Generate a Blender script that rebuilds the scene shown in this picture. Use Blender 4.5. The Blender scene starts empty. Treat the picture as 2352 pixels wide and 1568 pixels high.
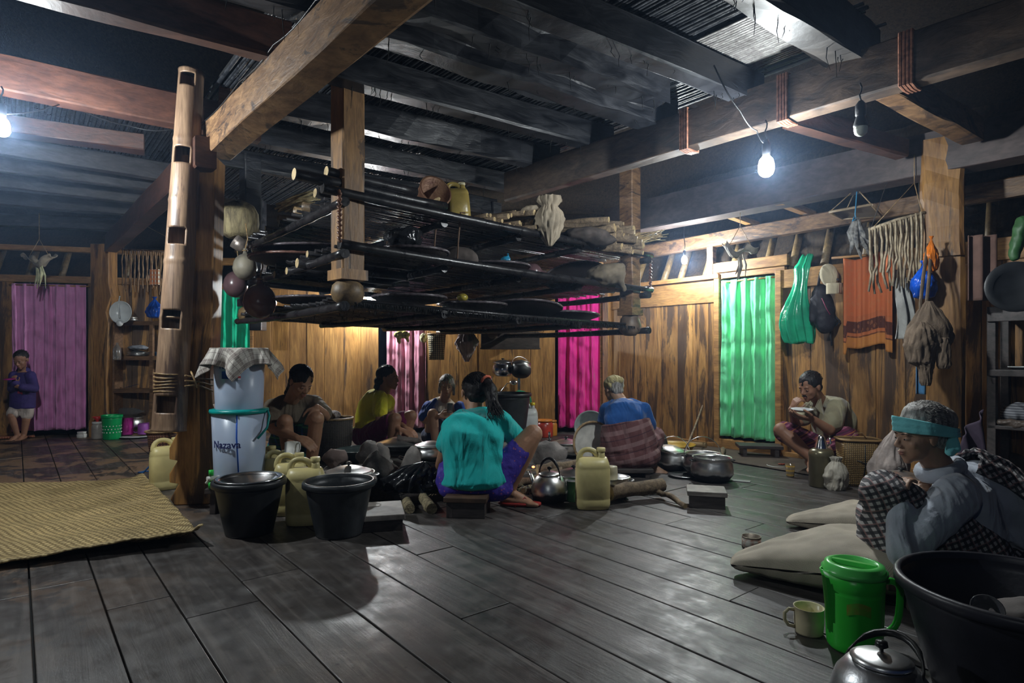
import bpy, math, random
from mathutils import Vector as V, Matrix, Euler, Quaternion, noise
random.seed(7)
sc = bpy.context.scene
COL = sc.collection
# ---------------------------------------------------------------- camera (level, shifted lens; horizon at pixel row 812)
FPX, CX, HY, CH = 1400.0, 1176.0, 812.0, 0.95
cam_d = bpy.data.cameras.new('camera'); cam = bpy.data.objects.new('camera', cam_d); COL.objects.link(cam)
cam_d.sensor_width = 36; cam_d.lens = 36*FPX/2352; cam_d.shift_y = (HY-784)/2352
cam_d.clip_start = 0.05
cam.location = (0, 0, CH); cam.rotation_euler = (math.pi/2, 0, 0)
sc.camera = cam
# ---------------------------------------------------------------- world, view
w = bpy.data.worlds.new('night'); sc.world = w; w.use_nodes = True
w.node_tree.nodes['Background'].inputs[0].default_value = (0.18, 0.36, 1.0, 1)
w.node_tree.nodes['Background'].inputs[1].default_value = 0.014
def haze():
    import bmesh
    me=bpy.data.meshes.new('smoke_haze'); bm=bmesh.new(); bmesh.ops.create_cube(bm,size=1); bm.to_mesh(me); bm.free()
    o=bpy.data.objects.new('smoke_haze',me); COL.objects.link(o); o.location=(0,4,1.6); o.scale=(13,10,3.4)
    m=bpy.data.materials.new('haze'); m.use_nodes=True; nt=m.node_tree; nt.nodes.remove(nt.nodes['Principled BSDF'])
    v=nt.nodes.new('ShaderNodeVolumeScatter'); v.inputs['Density'].default_value=.0055; v.inputs['Anisotropy'].default_value=.8; v.inputs['Color'].default_value=(.45,.65,1,1)
    nt.links.new(v.outputs[0],nt.nodes['Material Output'].inputs['Volume']); me.materials.append(m)
    o['kind']='stuff'; o['label']='thin bluish cooking smoke filling the whole room'; o['category']='smoke'
sc.view_settings.view_transform = 'Standard'; sc.view_settings.look = 'None'
sc.view_settings.exposure = 1.0; sc.view_settings.gamma = 1.0
sc.view_settings.use_curve_mapping = False
sc.cycles.max_bounces = 5; sc.cycles.diffuse_bounces = 3; sc.cycles.glossy_bounces = 3; sc.cycles.volume_bounces = 0; sc.cycles.transparent_max_bounces = 8; sc.cycles.sample_clamp_indirect = 4.0
sc.cycles.caustics_reflective = False; sc.cycles.caustics_refractive = False
# bulbs: (x, y, z, watts, colour) - the lamps hanging in the room, plus one added fill bulb
BULBS = [
 ('main',   (1760, 382, 3.42), 40, 'bright bare bulb hanging in the middle right, below the long beam', 1.25),
 ('wall',   (1572, 597, 6.0), 44, 'bright bare bulb hanging near the plank wall beside the far corner', .8),
 ('left',   (5, 292, 3.08), 56, 'bright bare bulb at the left edge under the joists', 1.0),
 ('behind', None, 10, 'added out-of-view fill bulb behind the viewer over the near part of the floor', .9),  # extra unseen lamp, added as modest fill for the front of the room
 ('rack',   (850, 684, 7.1), 46, 'bare bulb hanging behind the hearth rack', .9),
]
def P(x, y, d): return V(((x-CX)/FPX*d, d, CH+(HY-y)/FPX*d))
def G(x, y, z=0.0):
    d = (CH-z)*FPX/(y-HY); return V(((x-CX)/FPX*d, d, z))
def D(y, z=0.0): return (CH-z)*FPX/(y-HY)
# ---------------------------------------------------------------- mesh helpers
def rot2(z): return Matrix.Rotation(z, 3, 'Z')
def frame(d, up=V((0,0,1))):
    d = d.normalized()
    if abs(d.dot(up)) > .98: up = V((0,1,0)) if abs(d.y) < .9 else V((1,0,0))
    s = d.cross(up).normalized(); u = s.cross(d).normalized()
    return s, u
class MB:
    def __init__(s): s.v=[]; s.f=[]; s.sm=[]; s.r=[]; s.uv=[]; s.mi=[]
    def add(s, vs, fs, smooth=True, rnd=None, uvs=None, mi=0):
        o=len(s.v); s.v += [V(a) for a in vs]; s.f += [[i+o for i in f] for f in fs]
        s.sm += [smooth]*len(fs); s.mi += [mi]*len(fs)
        s.r += [random.random() if rnd is None else rnd]*len(vs) if not isinstance(rnd, list) else rnd
        s.uv += uvs if uvs else [(0,0)]*len(vs)
        return s
    def box(s, c, size, rot=None, rnd=None, jit=0, taper=(1,1), mi=0):
        r = random.random() if rnd is None else rnd
        c=V(c); vs=[]
        for z in (-.5,.5):
            for x,y in ((-.5,-.5),(.5,-.5),(.5,.5),(-.5,.5)):
                k = taper if z>0 else (1,1)
                p=V((x*size[0]*k[0]+random.uniform(-jit,jit), y*size[1]*k[1]+random.uniform(-jit,jit), z*size[2]))
                if rot is not None: p = rot @ p
                vs.append(c+p)
        s.add(vs,[[3,2,1,0],[4,5,6,7],[0,1,5,4],[1,2,6,5],[2,3,7,6],[3,0,4,7]],False,r,mi=mi); return s
    def beam(s, a, b, w, h, up=V((0,0,1)), n=1, jit=0, rnd=None, bev=0):
        """rectangular bar from a to b with wobble; cross-section centred"""
        a=V(a); b=V(b); d=(b-a); sd,u=frame(d,up); r=random.random() if rnd is None else rnd
        if bev: prof=[(-w/2+bev,-h/2),(w/2-bev,-h/2),(w/2,-h/2+bev),(w/2,h/2-bev),(w/2-bev,h/2),(-w/2+bev,h/2),(-w/2,h/2-bev),(-w/2,-h/2+bev)]
        else: prof=[(-w/2,-h/2),(w/2,-h/2),(w/2,h/2),(-w/2,h/2)]
        k=len(prof); vs=[]; fs=[]
        for i in range(n+1):
            p=a+d*(i/n)
            for j,(x,y) in enumerate(prof): vs.append(p+sd*(x+2.2*jit*noise.noise(V((i*.33,j*1.3,r*50))))+u*(y+2.2*jit*noise.noise(V((i*.33+9,j*1.3,r*50)))))
        for i in range(n):
            for j in range(k): fs.append([i*k+j,i*k+(j+1)%k,(i+1)*k+(j+1)%k,(i+1)*k+j])
        fs.append(list(range(k))[::-1]); fs.append([n*k+j for j in range(k)])
        s.add(vs,fs,False,r); return s
    def tube(s, pts, rad, seg=10, cap=True, smooth=True, rnd=None, flat=1.0, up=V((0,0,1)), mi=0, closed=False):
        pts=[V(p) for p in pts]; n=len(pts)
        if not isinstance(rad,(list,tuple)): rad=[rad]*n
        r=random.random() if rnd is None else rnd
        vs=[]; fs=[]; prev=None
        for i,p in enumerate(pts):
            if closed: d=pts[(i+1)%n]-pts[i-1]
            else: d=pts[min(i+1,n-1)]-pts[max(i-1,0)]
            if d.length<1e-9: d=V((0,0,1))
            d.normalize()
            if prev is None: sd,u=frame(d,up)
            else:
                u=prev-d*prev.dot(d)
                if u.length<1e-6: sd,u=frame(d,up)
                else: u.normalize(); sd=d.cross(u)
            prev=u
            for j in range(seg):
                a=2*math.pi*j/seg
                vs.append(p+sd*(math.cos(a)*rad[i])+u*(math.sin(a)*rad[i]*flat))
        m = n if closed else n-1
        for i in range(m):
            for j in range(seg):
                i2=(i+1)%n
                fs.append([i*seg+j,i*seg+(j+1)%seg,i2*seg+(j+1)%seg,i2*seg+j])
        s.add(vs,fs,smooth,r,mi=mi)
        if cap and not closed:
            o=len(s.v)-len(vs)
            s.f += [[o+j for j in range(seg)][::-1],[o+(n-1)*seg+j for j in range(seg)]]; s.sm += [False,False]; s.mi += [mi,mi]
        return s
    def lathe(s, prof, c=(0,0,0), seg=28, axis=None, rnd=None, mi=0, ang=2*math.pi, sx=1, sy=1, wob=0, smooth=True):
        """prof [(r,z)...] revolved about z through c; axis = direction of local z"""
        c=V(c); r=random.random() if rnd is None else rnd
        q = V((0,0,1)).rotation_difference(V(axis).normalized()).to_matrix() if axis is not None else Matrix.Identity(3)
        vs=[]; fs=[]; k=len(prof); full = abs(ang-2*math.pi)<1e-6; m = seg if full else seg+1
        for j in range(m):
            a=ang*j/seg; wv = 1+wob*math.sin(3*a+1)+wob*.6*math.sin(5*a)
            for (rr,z) in prof: vs.append(c+q@V((rr*math.cos(a)*sx*wv,rr*math.sin(a)*sy*wv,z)))
        for j in range(seg):
            j2=(j+1)%m
            for i in range(k-1):
                f=[j*k+i,j2*k+i,j2*k+i+1,j*k+i+1]
                if prof[i][0]<1e-7: f=[j*k+i,j2*k+i+1,j*k+i+1]
                elif prof[i+1][0]<1e-7: f=[j*k+i,j2*k+i,j*k+i+1]
                fs.append(f)
        s.add(vs,fs,smooth,r,mi=mi); return s
    def ell(s, c, rad, rot=None, seg=16, rings=10, rnd=None, mi=0):
        c=V(c); vs=[]; fs=[]; r=random.random() if rnd is None else rnd
        if not hasattr(rad,'__len__'): rad=(rad,)*3
        for i in range(rings+1):
            t=math.pi*i/rings
            for j in range(seg):
                a=2*math.pi*j/seg
                p=V((rad[0]*math.sin(t)*math.cos(a),rad[1]*math.sin(t)*math.sin(a),-rad[2]*math.cos(t)))
                if rot is not None: p=rot@p
                vs.append(c+p)
        for i in range(rings):
            for j in range(seg):
                if i==0: fs.append([j,(i+1)*seg+(j+1)%seg,(i+1)*seg+j][::-1])
                elif i==rings-1: fs.append([i*seg+j,i*seg+(j+1)%seg,(i+1)*seg+j])
                else: fs.append([i*seg+j,i*seg+(j+1)%seg,(i+1)*seg+(j+1)%seg,(i+1)*seg+j])
        s.add(vs,fs,True,r,mi=mi); return s
    def cap(s, a, b, r1, r2=None, seg=14, flat=1.0, up=V((0,0,1))):
        """rounded tapered limb"""
        a=V(a); b=V(b); r2=r1 if r2 is None else r2; d=b-a; L=max(d.length,1e-5); d=d/L
        pts=[]; rad=[]
        for t in (85,60,30): pts.append(a-d*r1*math.sin(math.radians(t))); rad.append(r1*math.cos(math.radians(t)))
        for i in range(5): pts.append(a+d*L*i/4); rad.append(r1+(r2-r1)*i/4)
        for t in (30,60,85): pts.append(b+d*r2*math.sin(math.radians(t))); rad.append(r2*math.cos(math.radians(t)))
        s.tube(pts,rad,seg,flat=flat,up=up); return s
    def grid(s, fn, nu, nv, rnd=None, mi=0, smooth=True, wrap=False):
        vs=[]; uvs=[]; fs=[]
        m = nu if wrap else nu+1
        for i in range(m):
            for j in range(nv+1):
                u,v=i/nu,j/nv; vs.append(fn(u,v)); uvs.append((u,v))
        for i in range(nu):
            i2=(i+1)%m
            for j in range(nv): fs.append([i*(nv+1)+j,i2*(nv+1)+j,i2*(nv+1)+j+1,i*(nv+1)+j+1])
        s.add(vs,fs,smooth,random.random() if rnd is None else rnd,uvs,mi); return s
    def build(s, name, mat, parent=None, origin=None, bevel=0, solid=0, subd=0, disp=None, remesh=0, smooth_it=0, bseg=2):
        me=bpy.data.meshes.new(name); o=V((0,0,0))
        if parent is not None and parent.get('_o') is not None: o=V(parent['_o'])
        elif origin is not None: o=V(origin)
        me.from_pydata([tuple(a-o) for a in s.v],[],s.f)
        me.polygons.foreach_set('use_smooth', s.sm)
        at=me.attributes.new('rnd','FLOAT','POINT'); at.data.foreach_set('value', s.r)
        ul=me.uv_layers.new(name='UVMap')
        fl=[]
        for f in s.f:
            for i in f: fl += [s.uv[i][0], s.uv[i][1]]
        ul.data.foreach_set('uv', fl)
        mats = mat if isinstance(mat,(list,tuple)) else [mat]
        for m in mats: me.materials.append(m)
        if len(mats)>1: me.polygons.foreach_set('material_index', s.mi)
        me.validate(); me.update()
        ob=bpy.data.objects.new(name, me); COL.objects.link(ob)
        if parent is not None: ob.parent=parent; ob['_o']=tuple(o)
        else: ob.location=o; ob['_o']=tuple(o)
        if remesh:
            m=ob.modifiers.new('r','REMESH'); m.mode='VOXEL'; m.voxel_size=remesh; m.use_smooth_shade=True
            if smooth_it: q=ob.modifiers.new('s','SMOOTH'); q.iterations=smooth_it; q.factor=.5
        if subd: m=ob.modifiers.new('sd','SUBSURF'); m.levels=subd; m.render_levels=subd
        if disp:
            for (st,size) in (disp if isinstance(disp,list) else [disp]):
                t=bpy.data.textures.new('n','CLOUDS'); t.noise_scale=size; t.noise_depth=2
                m=ob.modifiers.new('d','DISPLACE'); m.texture=t; m.strength=st; m.mid_level=.5; m.texture_coords='LOCAL'
        if solid: m=ob.modifiers.new('so','SOLIDIFY'); m.thickness=solid; m.offset=0
        if bevel: m=ob.modifiers.new('b','BEVEL'); m.width=bevel; m.segments=bseg; m.limit_method='ANGLE'; m.angle_limit=math.radians(40)
        return ob
def tag(o, label, cat=None, group=None):
    o['label']=label
    if cat: o['category']=cat
    if group: o['group']=group
    return o
def thing(name, label, cat, loc=(0,0,0), group=None):
    o=bpy.data.objects.new(name,None); COL.objects.link(o); o.location=loc; o['_o']=tuple(V(loc)); o.empty_display_size=.05
    return tag(o,label,cat,group)
def one(name, mb, mat, label, cat, group=None, origin=None, **k):
    if origin is None:
        n=len(mb.v); cx=sum(a.x for a in mb.v)/n; cy=sum(a.y for a in mb.v)/n; origin=(cx,cy,min(a.z for a in mb.v))
    return tag(mb.build(name,mat,None,origin,**k),label,cat,group)
def struct(name, mb, mat, **k):
    o=mb.build(name,mat,**k); o['kind']='structure'; return o
def dup(root, loc=None, rotz=None, label=None, scale=None):
    def cp(o,par):
        c=o.copy(); COL.objects.link(c); c.parent=par
        for ch in o.children: cp(ch,c)
        return c
    r=cp(root,None)
    if loc is not None: r.location=loc
    if rotz is not None: r.rotation_euler=(0,0,rotz)
    if scale is not None: r.scale=scale if hasattr(scale,'__len__') else (scale,)*3
    if label: r['label']=label
    return r
# ---------------------------------------------------------------- materials
MATS={}
def _nt(name):
    m=bpy.data.materials.new(name); m.use_nodes=True; nt=m.node_tree
    return m,nt,nt.nodes['Principled BSDF']
def nd(nt,t,**k):
    n=nt.nodes.new(t)
    for a,b in k.items():
        if a.startswith('i_'):
            key=a[2:]; key=int(key) if key.isdigit() else key.replace('_',' ')
            n.inputs[key].default_value=b
        else: setattr(n,a,b)
    return n
def ramp(nt, fac, stops, interp='LINEAR'):
    r=nt.nodes.new('ShaderNodeValToRGB'); r.color_ramp.interpolation=interp
    e=r.color_ramp.elements
    while len(e)<len(stops): e.new(.5)
    for i,(p,c) in enumerate(stops): e[i].position=p; e[i].color=(c[0],c[1],c[2],1) if hasattr(c,'__len__') else (c,c,c,1)
    nt.links.new(fac,r.inputs[0]); return r.outputs[0]
def mixc(nt, a, b, fac, mode='MIX'):
    m=nt.nodes.new('ShaderNodeMix'); m.data_type='RGBA'; m.blend_type=mode; m.clamp_result=True
    for sck,val in ((m.inputs[0],fac),(m.inputs[6],a),(m.inputs[7],b)):
        if isinstance(val,(int,float)): sck.default_value=val
        elif isinstance(val,(tuple,list)): sck.default_value=(val[0],val[1],val[2],1)
        else: nt.links.new(val,sck)
    return m.outputs[2]
def coords(nt, kind='Object', scale=(1,1,1), rot=(0,0,0)):
    tc=nt.nodes.new('ShaderNodeTexCoord'); mp=nt.nodes.new('ShaderNodeMapping')
    mp.inputs['Scale'].default_value=scale; mp.inputs['Rotation'].default_value=rot
    nt.links.new(tc.outputs[kind],mp.inputs[0]); return mp.outputs[0]
def bump(nt,b,h,s=.3,dist=.01):
    n=nt.nodes.new('ShaderNodeBump'); n.inputs['Strength'].default_value=s; n.inputs['Distance'].default_value=dist
    nt.links.new(h,n.inputs['Height']); nt.links.new(n.outputs[0],b.inputs['Normal'])
def mat_plain(name, col, rough=.5, metal=0, var=.15, vs=12, bmp=.1, col2=None, trans=0, alpha=1, emit=0, ior=1.45, sheen=0, sss=0, bscale=60, coat=0):
    if name in MATS: return MATS[name]
    m,nt,b=_nt(name)
    n=nd(nt,'ShaderNodeTexNoise',i_Scale=vs,i_Detail=5.0); nt.links.new(coords(nt),n.inputs['Vector'])
    c2=col2 or tuple(max(0,c*(1-var*2)) for c in col)
    nt.links.new(ramp(nt,n.outputs[0],[(.35,c2),(.62,col)]),b.inputs['Base Color'])
    b.inputs['Roughness'].default_value=rough; b.inputs['Metallic'].default_value=metal
    b.inputs['Transmission Weight'].default_value=trans; b.inputs['Alpha'].default_value=alpha; b.inputs['IOR'].default_value=ior
    if emit: b.inputs['Emission Color'].default_value=(*col,1); b.inputs['Emission Strength'].default_value=emit
    if sheen: b.inputs['Sheen Weight'].default_value=sheen
    if sss: b.inputs['Subsurface Weight'].default_value=sss; b.inputs['Subsurface Radius'].default_value=(.02,.008,.004)
    if coat: b.inputs['Coat Weight'].default_value=coat
    if bmp:
        n2=nd(nt,'ShaderNodeTexNoise',i_Scale=bscale,i_Detail=4.0); nt.links.new(coords(nt),n2.inputs['Vector']); bump(nt,b,n2.outputs[0],bmp)
    MATS[name]=m; return m
def mat_wood(name, light, dark, scale=(1,1,1), rot=(0,0,0), rough=.55, grain=10, stain=None, stain_amt=.5, bmp=.5, rndvar=.35, metal=0, rr=None):
    """grain runs where the scale is small; 'rnd' attribute varies each board"""
    if name in MATS: return MATS[name]
    m,nt,b=_nt(name)
    co=coords(nt,'Object',scale,rot)
    at=nd(nt,'ShaderNodeAttribute',attribute_name='rnd')
    off=nt.nodes.new('ShaderNodeVectorMath'); off.operation='MULTIPLY_ADD'
    cx=nt.nodes.new('ShaderNodeCombineXYZ')
    for i in range(3): nt.links.new(at.outputs['Fac'],cx.inputs[i])
    nt.links.new(cx.outputs[0],off.inputs[0]); off.inputs[1].default_value=(37,23,11); nt.links.new(co,off.inputs[2])
    n=nd(nt,'ShaderNodeTexNoise',i_Scale=grain,i_Detail=7.0,i_Roughness=.62,i_Distortion=.6); nt.links.new(off.outputs[0],n.inputs['Vector'])
    c=ramp(nt,n.outputs[0],[(.3,dark),(.5,tuple((a+q)/2 for a,q in zip(light,dark))),(.68,light)])
    fine=nd(nt,'ShaderNodeTexNoise',i_Scale=grain*4,i_Detail=4.0); nt.links.new(off.outputs[0],fine.inputs['Vector'])
    c=mixc(nt,c,ramp(nt,fine.outputs[0],[(.35,.55),(.6,1.0)]),.6,'MULTIPLY')
    c=mixc(nt,c,ramp(nt,at.outputs['Fac'],[(0,1-rndvar),(1,1.0)]),1.0,'MULTIPLY')
    if stain:
        s=nd(nt,'ShaderNodeTexNoise',i_Scale=grain*.28,i_Detail=8.0,i_Roughness=.7,i_Distortion=1.2); nt.links.new(off.outputs[0],s.inputs['Vector'])
        c=mixc(nt,c,stain,ramp(nt,s.outputs[0],[(.62-stain_amt*.12,0),(.66-stain_amt*.1,.85)]))
    nt.links.new(c,b.inputs['Base Color']); b.inputs['Roughness'].default_value=rough; b.inputs['Metallic'].default_value=metal
    if rr: nt.links.new(ramp(nt,n.outputs[0],[(.35,rr[0]),(.65,rr[1])]),b.inputs['Roughness'])
    bump(nt,b,n.outputs[0],bmp,.006)
    MATS[name]=m; return m
def mat_weave(name, c1, c2, s=80, kind='UV', rough=.7, bmp=.8, scale=(1,1,1), rot=(0,0,0), ax='XY'):
    if name in MATS: return MATS[name]
    m,nt,b=_nt(name); co=coords(nt,kind,scale,rot)
    w1=nd(nt,'ShaderNodeTexWave',i_Scale=s,i_Distortion=1.0,i_Detail=1.0,bands_direction=ax[0]); nt.links.new(co,w1.inputs['Vector'])
    w2=nd(nt,'ShaderNodeTexWave',i_Scale=s,i_Distortion=1.0,i_Detail=1.0,bands_direction=ax[1]); nt.links.new(co,w2.inputs['Vector'])
    mu=nt.nodes.new('ShaderNodeMath'); mu.operation='MULTIPLY'; nt.links.new(w1.outputs['Fac'],mu.inputs[0]); nt.links.new(w2.outputs['Fac'],mu.inputs[1])
    n=nd(nt,'ShaderNodeTexNoise',i_Scale=6,i_Detail=5.0); nt.links.new(coords(nt),n.inputs['Vector'])
    c=mixc(nt,c2,c1,ramp(nt,mu.outputs[0],[(.05,0),(.5,1)]))
    c=mixc(nt,c,ramp(nt,n.outputs[0],[(.35,.6),(.65,1.0)]),.7,'MULTIPLY')
    nt.links.new(c,b.inputs['Base Color']); b.inputs['Roughness'].default_value=rough
    bump(nt,b,mu.outputs[0],bmp,.004); MATS[name]=m; return m
def folds(m,s=3.6,st=.9,dist=.06):
    nt=m.node_tree; b=nt.nodes['Principled BSDF']
    n=nd(nt,'ShaderNodeTexNoise',i_Scale=s,i_Detail=2.5,i_Roughness=.45,i_Distortion=1.6); nt.links.new(coords(nt,'Object',(1.6,1,.55),(.3,.4,.2)),n.inputs['Vector'])
    w=nd(nt,'ShaderNodeTexWave',i_Scale=s*.55,i_Distortion=9.0,i_Detail=2.0,bands_direction='DIAGONAL'); w.inputs['Detail Scale'].default_value=.8; nt.links.new(coords(nt),w.inputs['Vector'])
    a=nt.nodes.new('ShaderNodeMath'); a.operation='MULTIPLY_ADD'; a.inputs[1].default_value=.35; nt.links.new(w.outputs['Fac'],a.inputs[0]); nt.links.new(n.outputs[0],a.inputs[2])
    bn=nt.nodes.new('ShaderNodeBump'); bn.inputs['Strength'].default_value=st; bn.inputs['Distance'].default_value=dist; nt.links.new(a.outputs[0],bn.inputs['Height'])
    if b.inputs['Normal'].is_linked: nt.links.new(b.inputs['Normal'].links[0].from_node.outputs[0],bn.inputs['Normal'])
    nt.links.new(bn.outputs[0],b.inputs['Normal']); return m
def mat_plaid(name, base, bands, kind='Object', rough=.9, fine=300, scale=(1,1,1), rot=(0,0,0), axes='XZ'):
    """bands: list of (axis, scale, lo, hi, colour, strength)"""
    if name in MATS: return MATS[name]
    m,nt,b=_nt(name); co=coords(nt,kind,scale,rot)
    sx=nt.nodes.new('ShaderNodeSeparateXYZ'); nt.links.new(co,sx.inputs[0])
    c=base
    for (ax,scl,lo,hi,colr,st) in bands:
        mu=nd(nt,'ShaderNodeMath',operation='MULTIPLY'); nt.links.new(sx.outputs[ax],mu.inputs[0]); mu.inputs[1].default_value=scl
        fr=nd(nt,'ShaderNodeMath',operation='FRACT'); nt.links.new(mu.outputs[0],fr.inputs[0])
        g=ramp(nt,fr.outputs[0],[(0,0),(lo,st),(hi,0)],'CONSTANT')
        c=mixc(nt,c,colr,g)
    if isinstance(c,tuple): b.inputs['Base Color'].default_value=(*c,1)
    else: nt.links.new(c,b.inputs['Base Color'])
    b.inputs['Roughness'].default_value=rough
    n2=nd(nt,'ShaderNodeTexNoise',i_Scale=14,i_Detail=6.0); nt.links.new(coords(nt),n2.inputs['Vector']); bump(nt,b,n2.outputs[0],.3,.01); folds(m)
    MATS[name]=m; return m
haze()
# ================================================================ ROOM
BD=V((-.631,.776,0)); AD=V((.776,.631,0))          # floor board direction, across boards
RZB=math.atan2(BD.y,BD.x)
def mat_floor():
    m,nt,b=_nt('floor_boards'); L=nt.links
    co=coords(nt,'Object',(1,1,1),(0,0,-RZB))       # x along boards
    st=nt.nodes.new('ShaderNodeMapping'); st.inputs['Scale'].default_value=(.5,7,7); L.new(co,st.inputs[0])
    at=nd(nt,'ShaderNodeAttribute',attribute_name='rnd')
    cx=nt.nodes.new('ShaderNodeCombineXYZ'); L.new(at.outputs['Fac'],cx.inputs[0]); L.new(at.outputs['Fac'],cx.inputs[1])
    off=nt.nodes.new('ShaderNodeVectorMath'); off.operation='MULTIPLY_ADD'; L.new(cx.outputs[0],off.inputs[0]); off.inputs[1].default_value=(31,17,0); L.new(st.outputs[0],off.inputs[2])
    g=nd(nt,'ShaderNodeTexNoise',i_Scale=3.0,i_Detail=8.0,i_Roughness=.65,i_Distortion=.8); L.new(off.outputs[0],g.inputs['Vector'])
    c=ramp(nt,g.outputs[0],[(.3,(.028,.024,.023)),(.52,(.060,.052,.048)),(.7,(.12,.105,.095))])
    c=mixc(nt,c,ramp(nt,at.outputs['Fac'],[(0,.7),(1,1.1)]),1.0,'MULTIPLY')
    # dusty pale scuffs and worn brown patches (towards the far left)
    p=nd(nt,'ShaderNodeTexNoise',i_Scale=2.3,i_Detail=9.0,i_Roughness=.7,i_Distortion=.5); L.new(co,p.inputs['Vector'])
    sx=nt.nodes.new('ShaderNodeSeparateXYZ'); L.new(coords(nt),sx.inputs[0])
    mr=nd(nt,'ShaderNodeMapRange',i_1=-1.2,i_2=-3.2,i_3=0.0,i_4=1.0); L.new(sx.outputs[0],mr.inputs[0])
    pp=nd(nt,'ShaderNodeTexNoise',i_Scale=4.0,i_Detail=3.0,i_Roughness=.5,i_Distortion=.3); L.new(off.outputs[0],pp.inputs['Vector'])
    wr=ramp(nt,p.outputs[0],[(.5,0),(.54,1)]); mm=nd(nt,'ShaderNodeMath',operation='MULTIPLY'); L.new(wr,mm.inputs[0]); L.new(mr.outputs[0],mm.inputs[1])
    c=mixc(nt,c,(.22,.14,.085),mm.outputs[0])
    q=nd(nt,'ShaderNodeTexNoise',i_Scale=9.0,i_Detail=6.0,i_Roughness=.7); L.new(co,q.inputs['Vector'])
    c=mixc(nt,c,(.17,.165,.16),ramp(nt,q.outputs[0],[(.52,0),(.75,.35)]))
    sp=nd(nt,'ShaderNodeTexVoronoi',i_Scale=14.0); L.new(co,sp.inputs['Vector'])
    c=mixc(nt,c,(.02,.018,.017),ramp(nt,sp.outputs['Distance'],[(.05,.7),(.12,0)]))
    L.new(c,b.inputs['Base Color'])
    L.new(ramp(nt,q.outputs[0],[(.35,.34),(.7,.62)]),b.inputs['Roughness'])
    b.inputs['Specular IOR Level'].default_value=.6
    mx=nt.nodes.new('ShaderNodeMath'); mx.operation='ADD'; L.new(g.outputs[0],mx.inputs[0]); L.new(q.outputs[0],mx.inputs[1])
    bump(nt,b,mx.outputs[0],.35,.006)
    return m
mb=MB(); a=-9.0
while a<7.5:
    wd=random.uniform(.2,.27); bb=-2.0-random.random()*2
    while bb<12:
        ln=random.uniform(1.6,3.4); b2=min(bb+ln,12.5)
        c=AD*(a+wd/2)+BD*((bb+b2)/2)
        if c.y<9.5 and c.y>-2.5 and abs(c.x)<11:
            Rm=Matrix((( BD.x,AD.x,0),(BD.y,AD.y,0),(0,0,1)))
            dz=random.uniform(-.0015,.0015)
            mb.box((c.x,c.y,-.02+dz),(b2-bb-.004,wd-.006,.04),Rm)
        bb=b2
    a+=wd
MFL=mat_floor()
struct('floor',mb,MFL,bevel=.003)
mb=MB(); mb.box((0,3.5,-.06),(20,13,.03)); struct('trim_1',mb,mat_plain('soot',(.01,.01,.01),.9))

WALL=mat_wood('wall_planks',(.64,.33,.095),(.28,.125,.032),scale=(5,5,.55),grain=4,stain=(.05,.03,.022),stain_amt=.35,rough=.55,bmp=.35,rndvar=.35)
WALLD=mat_wood('wall_planks_stained',(.60,.32,.10),(.27,.12,.033),scale=(4,4,.5),grain=4,stain=(.035,.022,.017),stain_amt=1.25,rough=.55,bmp=.4,rndvar=.35)
RAIL=mat_wood('rail_wood',(.58,.31,.10),(.25,.115,.038),scale=(.8,.8,4),grain=5,rough=.6,bmp=.4)
BEAMW=mat_wood('beam_brown',(.40,.23,.11),(.14,.07,.035),scale=(1.5,1.5,5),rot=(0,0,0),grain=5,stain=(.03,.02,.018),stain_amt=.6,rough=.5,bmp=.7)
BEAMR=mat_wood('beam_red_brown',(.13,.055,.035),(.05,.022,.016),scale=(1.5,1.5,5),grain=4,rough=.5,bmp=.6)
SOOT=mat_wood('sooty_wood',(.036,.038,.046),(.008,.009,.012),scale=(1.0,1.0,4),grain=4,rough=.35,bmp=1.0,rr=(.28,.55))
REED=mat_wood('sooty_reeds',(.05,.055,.065),(.014,.016,.02),scale=(2,2,2),grain=9,rough=.4,bmp=.8,rndvar=.6,rr=(.25,.5))
POST=mat_wood('post_wood',(.54,.28,.085),(.22,.10,.034),scale=(5,5,.6),grain=4,stain=(.04,.025,.018),stain_amt=.5,rough=.5,bmp=.6)
THATCH=mat_wood('thatch_dark',(.09,.06,.035),(.02,.014,.01),scale=(8,8,1),grain=5,rough=.85,bmp=1)
BAMB=mat_wood('bamboo_brown',(.42,.27,.14),(.2,.11,.06),scale=(6,6,.6),grain=4,rough=.38,bmp=.25,rndvar=.3)
BLACKW=mat_wood('soot_black_bamboo',(.035,.032,.034),(.012,.012,.014),scale=(3,3,3),grain=4,rough=.3,bmp=.4,rr=(.22,.42))
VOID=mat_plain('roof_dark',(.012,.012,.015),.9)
ROPE=mat_plain('rattan',(.4,.26,.12),.5,var=.3,vs=30)

# --- right wall: from far corner W1 along DW (towards the viewer)
W1=V((1.17,7.3,0)); DW=V((.628,-.778,0)); NW=V((-.778,-.628,0))     # NW points into the room
def WR(s,z,off=0.0): return W1+DW*s+NW*off+V((0,0,z))
def srat(px):   # station on the wall for an image column
    r=(px-CX)/FPX; s=(r*7.3-1.17)/(.628+.778*r); return s
RW=Matrix(((DW.x,NW.x,0),(DW.y,NW.y,0),(0,0,1)))
def wplank(mb,s0,s1,z0,z1,t=.035,off=0,rnd=None): mb.box(WR((s0+s1)/2,(z0+z1)/2,off),(s1-s0-.003,t,z1-z0),RW,rnd)
mb=MB(); s=.17
while s<1.42:
    wd=random.uniform(.17,.22); e=min(s+wd,1.46); wplank(mb,s,e,.03,1.47,off=random.uniform(-.004,.004)); s=e
s=2.1
while s<6.4:
    wd=random.uniform(.2,.34); e=s+wd; wplank(mb,s,e,.03,1.66,off=random.uniform(-.004,.004)); s=e
struct('wall_right',mb,WALLD,bevel=.003)
mb=MB()
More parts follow.
